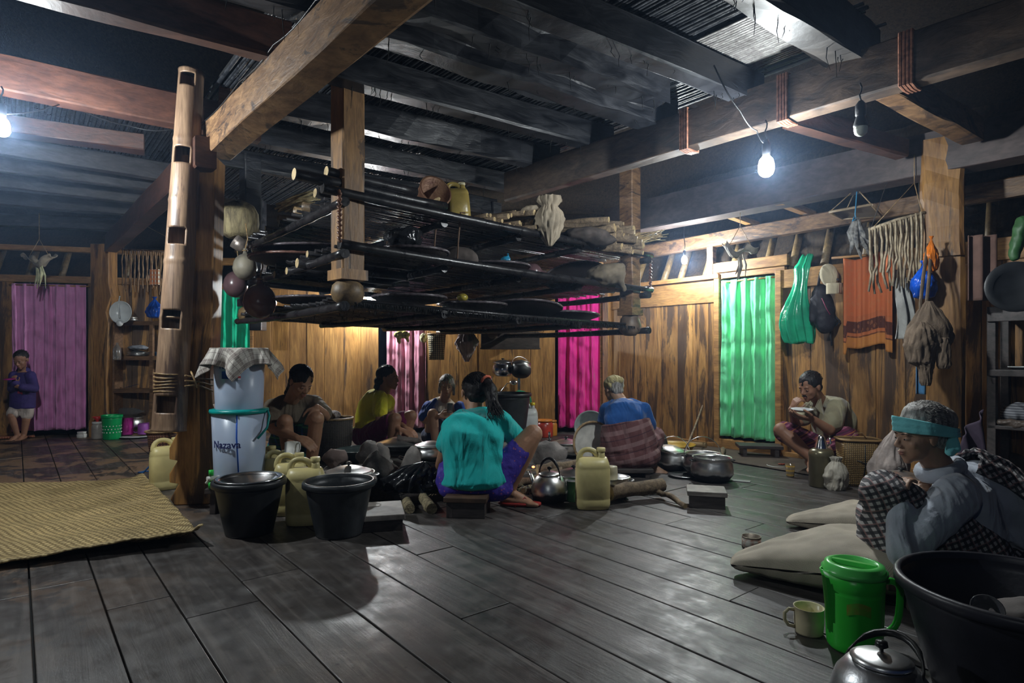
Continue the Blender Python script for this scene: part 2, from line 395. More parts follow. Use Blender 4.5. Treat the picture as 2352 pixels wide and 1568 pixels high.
wplank(mb,0,1.5,1.47,1.70,.04,.01); wplank(mb,0,1.5,1.705,1.75,.09,.02); wplank(mb,0,1.46,0,.05,.06,.01)
wplank(mb,2.1,6.4,0,.05,.06,.01); wplank(mb,2.12,3.0,1.55,1.72,.045,.02); wplank(mb,3.02,4.6,1.62,1.78,.04,.02); wplank(mb,1.46,2.2,1.76,1.86,.05,.03)
struct('trim_2',mb,RAIL,bevel=.004)
mb=MB()   # arched door header
pts=[]
s0,s1=1.42,2.16
for i in range(15):
    t=i/14; ss=s0+(s1-s0)*t; k=abs(2*t-1); z=1.70-max(0,(k-.72)/.28)**2*.11
    pts.append((ss,z))
vs=[];fs=[]
for off in (0.03,-.02):
    for (ss,z) in pts: vs.append(WR(ss,z,off)); vs.append(WR(ss,1.86-.0*ss,off))
n=len(pts)
for i in range(n-1):
    a=2*i; fs.append([a,a+2,a+3,a+1]); bq=2*n+2*i; fs.append([bq,bq+1,bq+3,bq+2]); fs.append([a,bq,bq+2,a+2]); fs.append([a+1,a+3,bq+3,bq+1])
mb.add(vs,fs,False,.6)
wplank(mb,1.44,1.50,.0,1.72,.09,.01); wplank(mb,2.08,2.14,.0,1.72,.09,.01); wplank(mb,1.44,2.14,.0,.1,.1,.0)
struct('door_1',mb,RAIL,bevel=.004)
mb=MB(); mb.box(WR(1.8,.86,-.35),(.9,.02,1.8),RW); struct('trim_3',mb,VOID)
# corner post and boards
mb=MB(); mb.box(WR(.0,.86,.04),(.09,.08,1.74),RW); mb.box(WR(.11,.86,.0),(.13,.04,1.74),RW); struct('trim_4',mb,POST,bevel=.006)
# upper rail over the right wall, struts, bamboo rafters, thatch behind
mb=MB(); mb.beam(WR(-.3,2.09,.0),WR(6.0,2.15,.0),.09,.14,n=14,jit=.004,bev=.01)
mb.box(WR(1.38,1.9,.0),(.07,.06,.3),RW)
struct('trim_5',mb,BEAMW)
mb=MB()
for i in range(22):
    s=-.2+i*.3+random.uniform(-.05,.05); mb.tube([WR(s,1.74,-.06),WR(s-.04,2.12,-.3)],.035,10,rnd=random.random())
struct('trim_6',mb,mat_wood('rafter_bamboo',(.32,.22,.10),(.14,.09,.04),scale=(4,4,4),grain=4,rough=.5))
mb=MB()
def thf(u,v):
    s=-1.2+u*9; p=WR(s,1.66+v*1.5,-.16-v*1.05); r=noise.noise(V((s*2,v*26,0)))
    return p+NW*(r*.05)+V((0,0,.03*noise.noise(V((s*9,v*9,3)))))
mb.grid(thf,90,40); struct('ceiling_1',mb,THATCH)
# --- back wall
def WB(px,d=7.36): return (px-CX)/FPX*d
def bplank(mb,x0,x1,z0,z1,t=.035,y=7.36,rnd=None): mb.box(((x0+x1)/2,y,(z0+z1)/2),(x1-x0-.003,t,z1-z0),None,rnd)
mb=MB()
for (a0,a1) in ((WB(582),WB(870)),(WB(975),WB(1275))):
    x=a0
    while x<a1-.02:
        wd=random.uniform(.2,.235); e=min(x+wd,a1); 
        if a1-e<.08: e=a1
        bplank(mb,x,e,.03,1.72,y=7.36+random.uniform(-.004,.004)); x=e
struct('wall_back',mb,WALL,bevel=.003)
mb=MB()
bplank(mb,WB(486),WB(1385),1.72,1.79,.08); bplank(mb,WB(582),WB(870),0,.05,.06); bplank(mb,WB(975),WB(1275),0,.05,.06)
bplank(mb,WB(576),WB(584),0,1.72,.07); bplank(mb,WB(1377),WB(1386),0,1.75,.07); bplank(mb,WB(486),WB(1400),2.02,2.1,.09)
struct('trim_7',mb,RAIL,bevel=.004)
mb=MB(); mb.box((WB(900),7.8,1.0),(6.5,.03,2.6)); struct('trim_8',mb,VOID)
mb=MB()
for i in range(20):
    x=-3.9+i*.27; mb.tube([(x,7.42,1.74),(x+.02,7.6,2.12)],.035,8)
struct('trim_9',mb,MATS['rafter_bamboo'])
mb=MB()
mb.grid(lambda u,v: V((-10.5+u*13,7.5+v*1.2,1.6+v*1.5+.03*noise.noise(V((u*60,v*20,0))))),90,30); struct('ceiling_2',mb,THATCH)
# --- left wall (oblique) from L1 to L2
L1=V((-3.72,7.4,0)); DL=(V((-6.0,6.8,0))-L1).normalized(); NL=V((DL.y,-DL.x,0)); NL=NL if NL.y<0 else -NL
RL=Matrix(((DL.x,NL.x,0),(DL.y,NL.y,0),(0,0,1)))
def WL(s,z,off=0): return L1+DL*s+NL*off+V((0,0,z))
def slat(px):
    r=(px-CX)/FPX; return (r*L1.y-L1.x)/(DL.x-r*DL.y)
def lplank(mb,s0,s1,z0,z1,t=.035,off=0): mb.box(WL((s0+s1)/2,(z0+z1)/2,off),(abs(s1-s0)-.003,t,z1-z0),RL)
mb=MB()
sA,sB=slat(203),slat(33)
s=-.05
while s<sA-.02:
    e=min(s+.21,sA); lplank(mb,s,e,.03,1.76,off=random.uniform(-.004,.004)); s=e
s=sB
while s<4.8: e=s+random.uniform(.2,.25); lplank(mb,s,e,.03,1.8,off=random.uniform(-.004,.004)); s=e
struct('wall_left',mb,WALLD,bevel=.003)
mb=MB(); lplank(mb,-.05,3.2,1.76,1.84,.08,.01); lplank(mb,-.05,sA,0,.05,.06); lplank(mb,-.05,5.2,2.12,2.18,.08,0); lplank(mb,sB,4.8,0,.06,.06)
struct('trim_10',mb,RAIL,bevel=.004)
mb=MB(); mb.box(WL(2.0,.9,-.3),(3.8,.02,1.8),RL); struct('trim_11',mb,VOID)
mb=MB()
for i in range(16):
    s=-.1+i*.33; mb.tube([WL(s,1.78,-.06),WL(s,2.2,-.3)],.035,8)
struct('trim_12',mb,MATS['rafter_bamboo'])

# ================================================================ POSTS, BEAMS, JOISTS (each its own thing)
BEAMS=[]
def lash(bm,px,n=4,mat=None):
    o,c1,c2,w,h=bm; best=min((abs((CX+(c1.lerp(c2,k/400)).x/(c1.lerp(c2,k/400)).y*FPX)-px),k) for k in range(401) if c1.lerp(c2,k/400).y>.3)[1]; c=c1.lerp(c2,best/400); d=(c2-c1).normalized(); s_,u_=frame(d); mb=MB()
    for i in range(n):
        q=c+d*(i*.016); W_,H_=w/2+.007,h/2+.007; mb.tube([q+s_*x+u_*z for x,z in ((-W_,-H_),(0,-H_-.003),(W_,-H_),(W_,0),(W_,H_),(0,H_+.003),(-W_,H_),(-W_,0))],.009,6,closed=True,cap=False,smooth=False)
    mb.build('rattan_lashing',mat or LASH,o)
LASH=mat_plain('rattan_dark_red',(.30,.13,.08),.45,var=.3,vs=40)
def edge_beam(name,label,mat,p1,p2,z,w,h,side,e1=0,e2=0,group=None,n=10,jit=.005,cat='beam',z2=None):
    """lower edge nearest the viewer passes through pixels p1,p2 at height z; w extends to 'side'"""
    a=G(*p1,z); b=G(*p2,z if z2 is None else z2); d=(b-a).normalized(); a=a-d*e1; b=b+d*e2
    sd=V((-d.y,d.x,0)); sd=sd if sd.dot(side)>0 else -sd
    c1=a+sd*w/2+V((0,0,h/2)); c2=b+sd*w/2+V((0,0,h/2))
    mb=MB(); mb.beam(c1,c2,w,h,n=n,jit=jit,bev=.008)
    o=tag(mb.build(name,mat,None,(c1+c2)/2),label,cat,group)
    o['_o']=tuple((c1+c2)/2); BEAMS.append((o,c1,c2,w,h)); return o
FAR=V((-.3,1,0)); RGT=V((1,.3,0))
edge_beam('main_beam','massive rough-hewn beam slanting down from the top centre to the carved post',BEAMW,(468,358),(800,57),2.2,.16,.21,RGT,e1=0,e2=1.6)
edge_beam('main_beam','long brown beam behind the bamboo pole, running to the carved post by the cupboard',BEAMR,(240,578),(398,428),2.09,.12,.19,RGT,e1=.0,e2=.6)
edge_beam('main_beam','long dark beam crossing the top right, lashed with rattan above the unlit bulb',mat_wood('beam_sooty',(.15,.10,.07),(.035,.026,.022),scale=(1.5,1.5,4),grain=4,rough=.5,bmp=.6),(1552,346),(2352,112),2.25,.11,.24,RGT,e1=1.7,e2=.5)
edge_beam('main_beam','broad purple-grey beam resting on the right-hand post, above the hanging clothes',mat_wood('beam_grey',(.11,.08,.075),(.04,.03,.03),scale=(1.5,1.5,3),grain=3,rough=.6,bmp=.4),(1552,512),(2126,402),2.2,.2,.30,RGT,e1=.9,e2=1.6)
JG='sooty joists over the hearth'
edge_beam('ceiling_joist','squared sooty joist, the first one behind the centre hanger post',SOOT,(780,178),(1405,345),2.48,.12,.18,FAR,e1=.2,e2=.02,group=JG)
edge_beam('ceiling_joist','heavy double-width sooty joist ending under the long beam, right of centre',SOOT,(880,78),(1558,298),2.47,.15,.2,FAR,e1=.8,e2=0,group=JG,jit=.014,n=22)
edge_beam('ceiling_joist','rough sooty log joist lying just in front of the heavy double-width joist',SOOT,(880,-6),(1540,236),2.5,.13,.14,FAR,e1=.9,e2=0,group=JG,jit=.016,n=22)
edge_beam('ceiling_joist','sooty joist running to the top of the brightest hanging bulb',SOOT,(1180,0),(1745,232),2.45,.12,.18,FAR,e1=1.3,e2=.05,group=JG,jit=.008)
edge_beam('ceiling_joist','thick weathered joist in the upper right beside the lit reed patch',mat_wood('joist_weathered',(.065,.055,.047),(.02,.018,.017),scale=(1.2,1.2,4),grain=4,rough=.45,bmp=.9),(1790,0),(2012,156),2.45,.16,.22,FAR,e1=1.2,e2=.06,group=JG,jit=.012,n=16)
edge_beam('ceiling_joist','sooty joist whose left end shines beside the centre hanger post',SOOT,(841,298),(1262,385),2.48,.12,.2,FAR,e1=.62,e2=.1,group=JG,jit=.012,n=18)
edge_beam('ceiling_joist','sooty joist low over the rack, third behind the centre hanger post',SOOT,(845,376),(1120,428),2.48,.1,.17,FAR,e1=.95,e2=.6,group=JG,jit=.009)
edge_beam('ceiling_joist','farthest sooty joist just above the rusty tin on the rack',SOOT,(840,436),(960,458),2.48,.1,.16,FAR,e1=1.6,e2=1.0,group=JG,jit=.009)
edge_beam('ceiling_joist','dark red-brown joist with a pale underside, topmost on the left',BEAMR,(130,0),(612,126),2.4,.1,.2,FAR,e1=.6,e2=.12)
edge_beam('ceiling_joist','red-brown joist just above the left bulb, ending at the bamboo pole',BEAMR,(0,205),(409,285),2.4,.11,.2,FAR,e1=.8,e2=.5)
edge_beam('ceiling_joist','rounded log joist with a sawn end, just right of the left bulb',BEAMR,(0,300),(330,345),2.42,.14,.12,FAR,e1=.8,e2=0)
for (p1,p2,lab) in (((0,352),(385,413),'grey joist directly below the left bulb'),((0,392),(345,436),'grey joist, second below the left bulb'),((0,430),(325,466),'grey joist, third below the left bulb'),((0,470),(298,494),'grey joist, fourth below the left bulb'),((0,518),(268,530),'grey joist, lowest on the left above the pink curtain')):
    edge_beam('ceiling_joist',lab,mat_wood('joist_grey',(.075,.07,.075),(.022,.022,.026),scale=(1.2,1.2,4),grain=4,rough=.5,bmp=.6),p1,p2,2.48,.1,.15,FAR,e1=.8,e2=.1,group='grey joists over the left side')
edge_beam('cross_beam','short dark cross beam right of the unlit bulb, running to the right post',BEAMW,(2065,214),(2218,300),2.3,.12,.16,FAR,e2=.3)
edge_beam('cross_beam','thin dark cross beam behind the brightest bulb and the unlit bulb',BEAMR,(1831,285),(2030,342),2.3,.1,.12,FAR,e2=.3)
def batten(label,p1,p2,z,w=.1,h=.03,mat=None): return edge_beam('batten',label,mat or RAIL,p1,p2,z,w,h,FAR,n=3,jit=.003)
batten('pale short board tucked above the long lashed beam, left of the brightest bulb',(1602,292),(1735,250),2.52,.12,.03,SOOT)
batten('pale slanted rafter piece above the wall rail, right of the low hanging bulb',(1800,468),(1875,497),2.2,.08,.05)
batten('pale slanted rafter piece above the low hanging bulb',(1685,498),(1745,520),2.2,.08,.05)
# reed ceiling
mb=MB()
def reeds(a0,a1,b0,b1,z=2.67):
    a=a0
    while a<a1:
        r=random.uniform(.009,.016); p=AD*a
        dz=random.uniform(-.006,.006); j0=b0+random.uniform(-.12,.12)
        q=[]; nn=6
        for i in range(nn+1):
            t=j0+(b1-j0)*i/nn; q.append(p+BD*t+AD*random.uniform(-.004,.004)+V((0,0,z+dz+random.uniform(-.004,.004))))
        mb.tube(q,r,6,cap=False,flat=.7); a+=r*2.05
reeds(1.0,3.6,1.35,7.2)
reeds(-3.6,1.0,4.9,8.6,2.68)
reeds(-1.3,.9,.6,3.1,2.68)
struct('ceiling_3',mb,REED)
mb=MB(); mb.box((0,4,2.74),(.01,.01,.01))
mb.v=[];mb.f=[];mb.sm=[];mb.r=[];mb.uv=[];mb.mi=[]
def slab(a0,a1,b0,b1,z=2.71):
    c=AD*((a0+a1)/2)+BD*((b0+b1)/2); mb.box((c.x,c.y,z),(b1-b0,a1-a0,.02),Matrix(((BD.x,AD.x,0),(BD.y,AD.y,0),(0,0,1))))
slab(1.0,3.6,1.35,7.2); slab(-3.6,1.0,4.9,8.6); slab(-1.3,.9,.6,3.1); struct('ceiling_4',mb,MATS['soot'])
mb=MB(); mb.grid(lambda u,v: V((-11+22*u,-3+14*v,min(4.6,4.6-max(0,-3+14*v-6.2)*.75)-max(0,-1.9+22*u-11-0)*.22+.1*noise.noise(V((u*40,v*9,0))))),60,40); struct('ceiling_5',mb,THATCH)
# posts
# right post
pc=P(2172,812,4.3); mb=MB()
mb.beam((pc.x,pc.y,0),(pc.x,pc.y,1.62),.25,.22,up=V((.8,-.6,0)),n=8,jit=.004,bev=.02)
mb.beam((pc.x-.02,pc.y,1.62),(pc.x-.02,pc.y,2.44),.27,.24,up=V((.8,-.6,0)),n=8,jit=.012,bev=.02)
one('house_post',mb,POST,'thick rough wooden post on the right, with bags hanging beside it','post')
# carved left post: profile extruded
pc=V((-1.985,3.93,0))
def carved(x0,prof,th,y,mat,name,label,rotz=0):
    """prof: list of (half width left, half width right, z)"""
    mb=MB(); vs=[];fs=[]
    R=rot2(rotz)
    for (l,r,z) in prof:
        for (x,yy) in ((-l,-th/2),(r,-th/2),(r,th/2),(-l,th/2)): vs.append(V((x0,y,z))+R@V((x,yy,0)))
    for i in range(len(prof)-1):
        for j in range(4): fs.append([i*4+j,i*4+(j+1)%4,(i+1)*4+(j+1)%4,(i+1)*4+j])
    fs.append([3,2,1,0]); k=(len(prof)-1)*4; fs.append([k,k+1,k+2,k+3])
    mb.add(vs,fs,False,.7)
    return one(name,mb,mat,label,'post',bevel=.008)
carved(pc.x-.02,[(.125,.13,0),(.15,.13,.04),(.10,.13,.135),(.155,.13,.145),(.155,.13,.20),(.105,.13,.28),(.155,.13,.29),(.155,.13,.36),(.11,.13,.45),(.155,.13,.46),(.15,.13,.55),(.085,.1,.63),(.075,.085,.8),(.085,.09,1.0),(.09,.1,1.4),(.085,.12,2.2)],.2,pc.y,POST,'house_post','carved wooden post with notched steps at its foot, behind the bamboo pole',.15)
pl=P(240,960,7.0)
carved(pl.x,[(.13,.13,0),(.13,.12,.16),(.085,.075,.3),(.085,.075,.6),(.085,.09,1.05),(.10,.10,1.3),(.11,.07,1.42),(.10,.13,1.6),(.11,.10,1.75),(.11,.10,2.2)],.16,pl.y,POST,'house_post','pale carved post between the pink curtain and the cupboard')
mb=MB(); q=P(592,812,5.6)
mb.beam((-2.75,6.6,1.2),(-2.75,6.6,2.6),.14,.14,n=3,jit=.004,bev=.01)
one('house_post',mb,SOOT,'dark post standing far back behind the rack, left of the centre hanger post','post')
mb=MB(); pp=P(517,215,3.95); mb.beam((pp.x,pp.y,2.38),(pp.x+.01,pp.y,2.68),.075,.05,n=2,jit=.002); one('peg',mb,BEAMW,'short wooden peg standing on the end of the massive beam','peg')

for px in (1575,1800,2075): lash(BEAMS[2],px)
def wire(label,pts,r=.004):
    mb=MB(); q=[]
    for i in range(len(pts)-1):
        for k in range(6): q.append(V(pts[i]).lerp(V(pts[i+1]),k/6)+V((0,0,-.02*math.sin(math.pi*k/6))))
    q.append(V(pts[-1])); mb.tube(q,r,5); one('electric_wire',mb,mat_plain('wire_black',(.015,.015,.017),.4),label,'wire')
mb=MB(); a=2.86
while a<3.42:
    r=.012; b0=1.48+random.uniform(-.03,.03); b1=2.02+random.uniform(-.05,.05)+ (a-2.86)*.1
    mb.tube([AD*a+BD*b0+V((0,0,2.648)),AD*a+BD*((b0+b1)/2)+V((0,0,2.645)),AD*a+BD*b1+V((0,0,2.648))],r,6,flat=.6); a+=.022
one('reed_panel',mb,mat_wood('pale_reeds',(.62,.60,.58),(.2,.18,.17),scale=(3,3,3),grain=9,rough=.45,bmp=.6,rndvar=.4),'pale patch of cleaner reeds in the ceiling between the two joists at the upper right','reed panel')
wire('black electric wire stapled along the massive slanting beam',[G(472,285,2.41)+V((-.03,0,.0)),G(560,190,2.42)+V((-.02,-.01,0)),G(640,105,2.415)+V((-.02,-.01,0)),G(738,4,2.42)+V((-.02,-.01,0)),G(800,-60,2.41)+V((-.02,-.01,0))])
wire('thin electric wire sagging from the long lashed beam to the brightest bulb',[P(1640,150,3.0),P(1700,255,3.2),P(1738,300,3.4),P(1760,330,3.42)])
wire('thin electric wire on the red-brown joist beside the left bulb',[P(0,262,3.1),P(150,235,3.6),P(300,290,3.9),P(405,296,4.0)])
random.seed(12)
for (o,c1,c2,w,h) in BEAMS[4:12]:
    mb=MB()
    for i in range(26):
        p=c1.lerp(c2,random.random())+V((random.uniform(-.05,.05),random.uniform(-.03,.03),-h/2+.01)); l=min(.16,abs(random.gauss(.04,.04))+.01)
        mb.tube([p,p+V((random.uniform(-.01,.01),0,-l*.5)),p+V((random.uniform(-.015,.015),0,-l))],[.003,.002,.001],4,cap=False)
    q=mb.build('soot_threads',MATS['soot'],o); q['kind']='stuff'
random.seed(5)
# ================================================================ BULBS
EM=None
def mat_emit(name,col,s):
    m,nt,b=_nt(name); b.inputs['Base Color'].default_value=(1,1,1,1); b.inputs['Emission Color'].default_value=(*col,1); b.inputs['Emission Strength'].default_value=s
    return m
SOCK=mat_plain('socket_black',(.02,.02,.022),.4)
def bulb(nm,px,watts,label,k,lit=True,top=None):
    p=P(*px) if px else V((-.9,-1.1,2.1)); t=thing('light_bulb',label,'light bulb',p)
    r=.034*k; area=4*math.pi*r*r*1.25
    mb=MB(); prof=[(0,-.047*k),(.015*k,-.045*k),(.028*k,-.035*k),(r,-.018*k),(r,.006*k),(.028*k,.03*k),(.016*k,.045*k)]
    if not lit: prof=[(0,-.03),(.015,-.028),(.027,-.018),(.031,0),(.031,.012)]
    mb.lathe(prof,p,14)
    m = mat_emit('bulb_glow_'+nm,(.90,.97,1.0),watts/(math.pi*area)) if lit else mat_plain('bulb_unlit',(.75,.8,.7),.25)
    mb.build('glass_globe',m,t)
    mb=MB()
    if lit: mb.lathe([(.016*k,.045*k),(.018*k,.06*k),(.018*k,.1*k),(.01*k,.12*k)],p,12)
    else: mb.lathe([(.031,.012),(.034,.02),(.022,.06),(.02,.065),(.024,.07),(.024,.12),(.01,.14)],p,14)
    mb.build('socket',SOCK,t)
    q=p.copy(); q.z=top or 2.25; mb=MB(); n=6
    mb.tube([p+V((.006*math.sin(i*1.7),0,.11*k+(q.z-p.z-.11*k)*i/n)) for i in range(n+1)],.004,6); mb.build('cord',SOCK,t)
for (nm,px,wt,lb,k) in BULBS: bulb(nm,px,wt,lb,k,top=2.26 if nm=='main' else 2.3)
bulb('off',(1977,298,2.95),0,'unlit round bulb in a black socket hanging from the long beam, top right',1,False,top=2.26)
# ================================================================ OBJECT BUILDERS
def S(px,d): return px/FPX*d
ALU=mat_plain('aluminium',(.74,.74,.73),.34,1,var=.08,vs=9,bmp=.06,bscale=20)
STEEL=mat_plain('steel',(.7,.7,.7),.2,1,var=.05,bmp=.02)
BLKP=mat_plain('black_plastic',(.022,.024,.027),.42,var=.2,bmp=.08,bscale=30)
BAKE=mat_plain('bakelite',(.015,.015,.015),.35)
def mat_pot(name='sooty_pot',z0=.055,z1=.075):
    if name in MATS: return MATS[name]
    m,nt,b=_nt(name); L=nt.links
    sx=nt.nodes.new('ShaderNodeSeparateXYZ'); L.new(coords(nt),sx.inputs[0])
    n=nd(nt,'ShaderNodeTexNoise',i_Scale=11,i_Detail=5.0); L.new(coords(nt),n.inputs['Vector'])
    a=nd(nt,'ShaderNodeMath',operation='MULTIPLY_ADD',i_1=.07,i_2=-.035); L.new(n.outputs[0],a.inputs[0])
    s=nd(nt,'ShaderNodeMath',operation='ADD'); L.new(a.outputs[0],s.inputs[0]); L.new(sx.outputs[2],s.inputs[1])
    f=nd(nt,'ShaderNodeMapRange',i_1=z0,i_2=z1); L.new(s.outputs[0],f.inputs[0])
    L.new(mixc(nt,(.012,.012,.013),ramp(nt,n.outputs[0],[(.3,(.5,.49,.47)),(.6,(.74,.74,.73))]),f.outputs[0]),b.inputs['Base Color'])
    L.new(f.outputs[0],b.inputs['Metallic']); L.new(ramp(nt,f.outputs[0],[(0,.6),(1,.34)]),b.inputs['Roughness'])
    bump(nt,b,n.outputs[0],.15); MATS[name]=m; return m
POTM=mat_pot()
JERRY=mat_plain('jerrycan_yellow',(.62,.53,.24),.38,var=.14,vs=7,bmp=.05,sss=.0)
JERRY2=mat_plain('jerrycan_grey',(.42,.43,.42),.4,var=.1)
def loft(mb,sec,n=24,pw=3.2,cap=True):
    """sec: (z,hx,hy,cx) superellipse sections"""
    vs=[];fs=[]
    for (z,hx,hy,cx) in sec:
        for j in range(n):
            a=2*math.pi*j/n; c,s=math.cos(a),math.sin(a)
            vs.append(V((cx+hx*math.copysign(abs(c)**(2/pw),c),hy*math.copysign(abs(s)**(2/pw),s),z)))
    k=len(sec)
    for i in range(k-1):
        for j in range(n): fs.append([i*n+j,i*n+(j+1)%n,(i+1)*n+(j+1)%n,(i+1)*n+j])
    if cap: fs.append(list(range(n))[::-1]); fs.append([(k-1)*n+j for j in range(n)])
    mb.add(vs,fs,True,.5)
def at(obj,loc,rz=0,tilt=None,scale=None):
    obj.location=loc; obj.rotation_euler=(tilt[0] if tilt else 0, tilt[1] if tilt else 0, rz)
    if scale: obj.scale=scale if hasattr(scale,'__len__') else (scale,)*3
    return obj
def jerrycan(label,loc,rz,h=.34,mat=None,w=.095,t=.062,capmat=None,group='jerrycans round the hearth',cap=True):
    r=thing('jerrycan',label,'jerrycan',group=group); M=mat or JERRY
    mb=MB(); H=h
    loft(mb,[(0,w*.86,t*.82,0),(.006,w*.96,t*.94,0),(.03,w,t,0),(H*.16,w,t,0),(H*.175,w*.985,t*.97,0),(H*.19,w,t,0),(H*.64,w,t,0),(H*.655,w*.975,t*.96,0),(H*.68,w*.99,t*.98,0),(H*.74,w*.95,t*.93,0),(H*.80,w*.88,t*.7,.0),(H*.83,w*.84,t*.4,0),(H*.84,w*.8,t*.2,0)])
    mb.lathe([(.036,H*.74),(.03,H*.80),(.024,H*.87),(.022,H*.93),(0,H*.931)],(w*.5,0,0),16)
    mb.build('body',M,r)
    mb=MB(); mb.tube([(-w*.76,0,H*.72),(-w*.80,0,H*.84),(-w*.68,0,H*.93),(-w*.36,0,H*.97),(-.0,0,H*.95),(w*.22,0,H*.90),(w*.42,0,H*.82)],[.026,.021,.019,.018,.018,.02,.026],10,flat=.8,up=V((0,1,0)))
    mb.build('handle',M,r,subd=1)
    if cap:
        mb=MB(); mb.lathe([(0,H*.925),(.026,H*.925),(.027,H*.93),(.027,H*.985),(.024,H*.99),(0,H*.99)],(w*.5,0,0),16); mb.build('cap',capmat or M,r)
    return at(r,loc,rz)
def bucket(label,loc,r1=.175,r0=.125,h=.275,mat=None,rz=0,tilt=None,name='bucket',rim=.016,handle=False,group=None):
    r=thing(name,label,'bucket',group=group); mb=MB(); t=.004
    p=[(0,0),(r0,0),(r0+.003,.01)]
    for i in range(1,9): p.append((r0+(r1-r0)*(i/9)**.85, .01+(h-.03)*i/9))
    p += [(r1,h-.02)]
    q=[(a-t,b) for a,b in p[::-1] if b>.012]+[(0,.008)]
    mb.lathe(p+q,seg=40); mb.build('body',mat or BLKP,r)
    mb=MB(); mb.lathe([(r1-t,h-.03),(r1-t,h-.004),(r1,h),(r1+rim*.6,h),(r1+rim,h-.008),(r1+rim,h-.03),(r1+rim*.7,h-.032),(r1+rim*.7,h-.012),(r1,h-.02)],seg=40); mb.build('rim',mat or BLKP,r)
    if handle:
        mb=MB(); mb.tube([(r1*math.cos(math.pi*i/10)*1.05,-(r1+.012)*math.sin(math.pi*i/10)*.75,h-.03-.16*math.sin(math.pi*i/10)*.4) for i in range(11)],.004,6); mb.build('handle',mat or BLKP,r)
    return at(r,loc,rz,tilt)
def pot(label,loc,R=.13,h=.15,lid=True,mat=None,rz=0,ears=True,wire=False,name='cooking_pot',knob=True,lidr=1.0,tilt=None,group=None,belly=1.1):
    r=thing(name,label,'pot',group=group)
    mb=MB(); b=belly
    o=[(0,0),(R*.72,0),(R*.88,.012),(R*b,h*.3),(R*b*1.01,h*.5),(R*(.5+b/2),h*.78),(R*.93,h*.93),(R*1.02,h),(R*1.03,h+.003),(R*.97,h),(R*.9,h*.9),(R*.95,h*.5),(R*.84,.02),(0,.006)]
    mb.lathe(o,seg=36); mb.build('body',mat or POTM,r)
    if ears:
        for s in (-1,1):
            mb=MB(); mb.tube([(s*R*.95,-.03,h*.86),(s*(R+.02),-.028,h*.88),(s*(R+.03),-.012,h*.885),(s*(R+.03),.012,h*.885),(s*(R+.02),.028,h*.88),(s*R*.95,.03,h*.86)],.004,7); mb.build('handle',BAKE if mat is None else mat,r)
    if wire:
        mb=MB(); mb.tube([((R+.01)*math.cos(math.pi*i/12),.02*math.sin(math.pi*i/12),h*.9+R*1.05*math.sin(math.pi*i/12)) for i in range(13)],.003,6); mb.build('handle',STEEL,r)
    if lid:
        mb=MB(); k=R*lidr
        mb.lathe([(0,h+k*.3),(k*.3,h+k*.28),(k*.6,h+k*.2),(k*.85,h+k*.09),(k*.93,h+.012),(k*1.04,h+.006),(k*1.04,h+.001),(k*.9,h)],seg=36); lo=mb.build('lid',ALU,r)
        if knob: mb=MB(); mb.lathe([(.006,h+k*.27),(.006,h+k*.32),(.018,h+k*.36),(.02,h+k*.42),(.012,h+k*.47),(0,h+k*.475)],seg=14); mb.build('knob',BAKE,r)
    return at(r,loc,rz,tilt)
def kettle(label,loc,R=.12,h=.15,rz=0,mat=None,fold=0):
    r=thing('kettle',label,'kettle'); m=mat or POTM
    mb=MB(); mb.lathe([(0,0),(R*.75,0),(R*.92,.015),(R*1.0,h*.3),(R*1.0,h*.45),(R*.9,h*.72),(R*.7,h*.93),(R*.56,h),(R*.5,h)],seg=36)
    mb.build('body',m,r)
    mb=MB(); mb.tube([(R*.9,0,h*.45),(R*1.15,0,h*.6),(R*1.32,0,h*.85),(R*1.5,0,h*.98)],[.026,.02,.014,.011],12); mb.build('spout',m,r)
    mb=MB(); mb.lathe([(0,h+R*.2),(R*.3,h+R*.17),(R*.5,h+.012),(R*.62,h+.004),(R*.6,h)],seg=28); mb.build('lid',ALU,r)
    mb=MB(); mb.lathe([(.005,h+R*.18),(.005,h+R*.26),(.016,h+R*.32),(.014,h+R*.42),(0,h+R*.44)],seg=12); mb.build('knob',BAKE,r)
    mb=MB(); mb.tube([(-(R*.75)*math.cos(math.pi*i/12)*1.0,R*1.15*math.sin(math.pi*i/12)*math.sin(fold)*-1,h*.82+R*1.15*math.sin(math.pi*i/12)*math.cos(fold)) for i in range(13)],[.004,.004,.004,.009,.01,.01,.01,.01,.01,.009,.004,.004,.004],8,up=V((0,1,0))); mb.build('handle',BAKE,r)
    return at(r,loc,rz)
def mug(label,loc,R=.045,h=.08,mat=None,rz=0,tilt=None,name='mug',group=None):
    r=thing(name,label,'mug',group=group); mb=MB()
    mb.lathe([(0,0),(R*.9,0),(R*.95,.006),(R,h*.5),(R,h),(R*1.04,h+.001),(R*.95,h),(R*.93,h*.5),(R*.88,.008),(0,.006)],seg=28); mb.build('body',mat,r)
    mb=MB(); mb.tube([(-R*.95,0,h*.85),(-R*1.35,0,h*.88),(-R*1.65,0,h*.72),(-R*1.65,0,h*.45),(-R*1.4,0,h*.25),(-R*.95,0,h*.2)],.006,8,up=V((0,1,0)),flat=.7); mb.build('handle',mat,r)
    return at(r,loc,rz,tilt)
def cupglass(label,loc,R=.035,h=.09,mat=None):
    mb=MB(); mb.lathe([(0,0),(R*.8,0),(R*.85,.004),(R,h),(R*.93,h),(R*.78,.01),(0,.01)],loc,24)
    return one('drinking_glass',mb,mat,label,'glass')
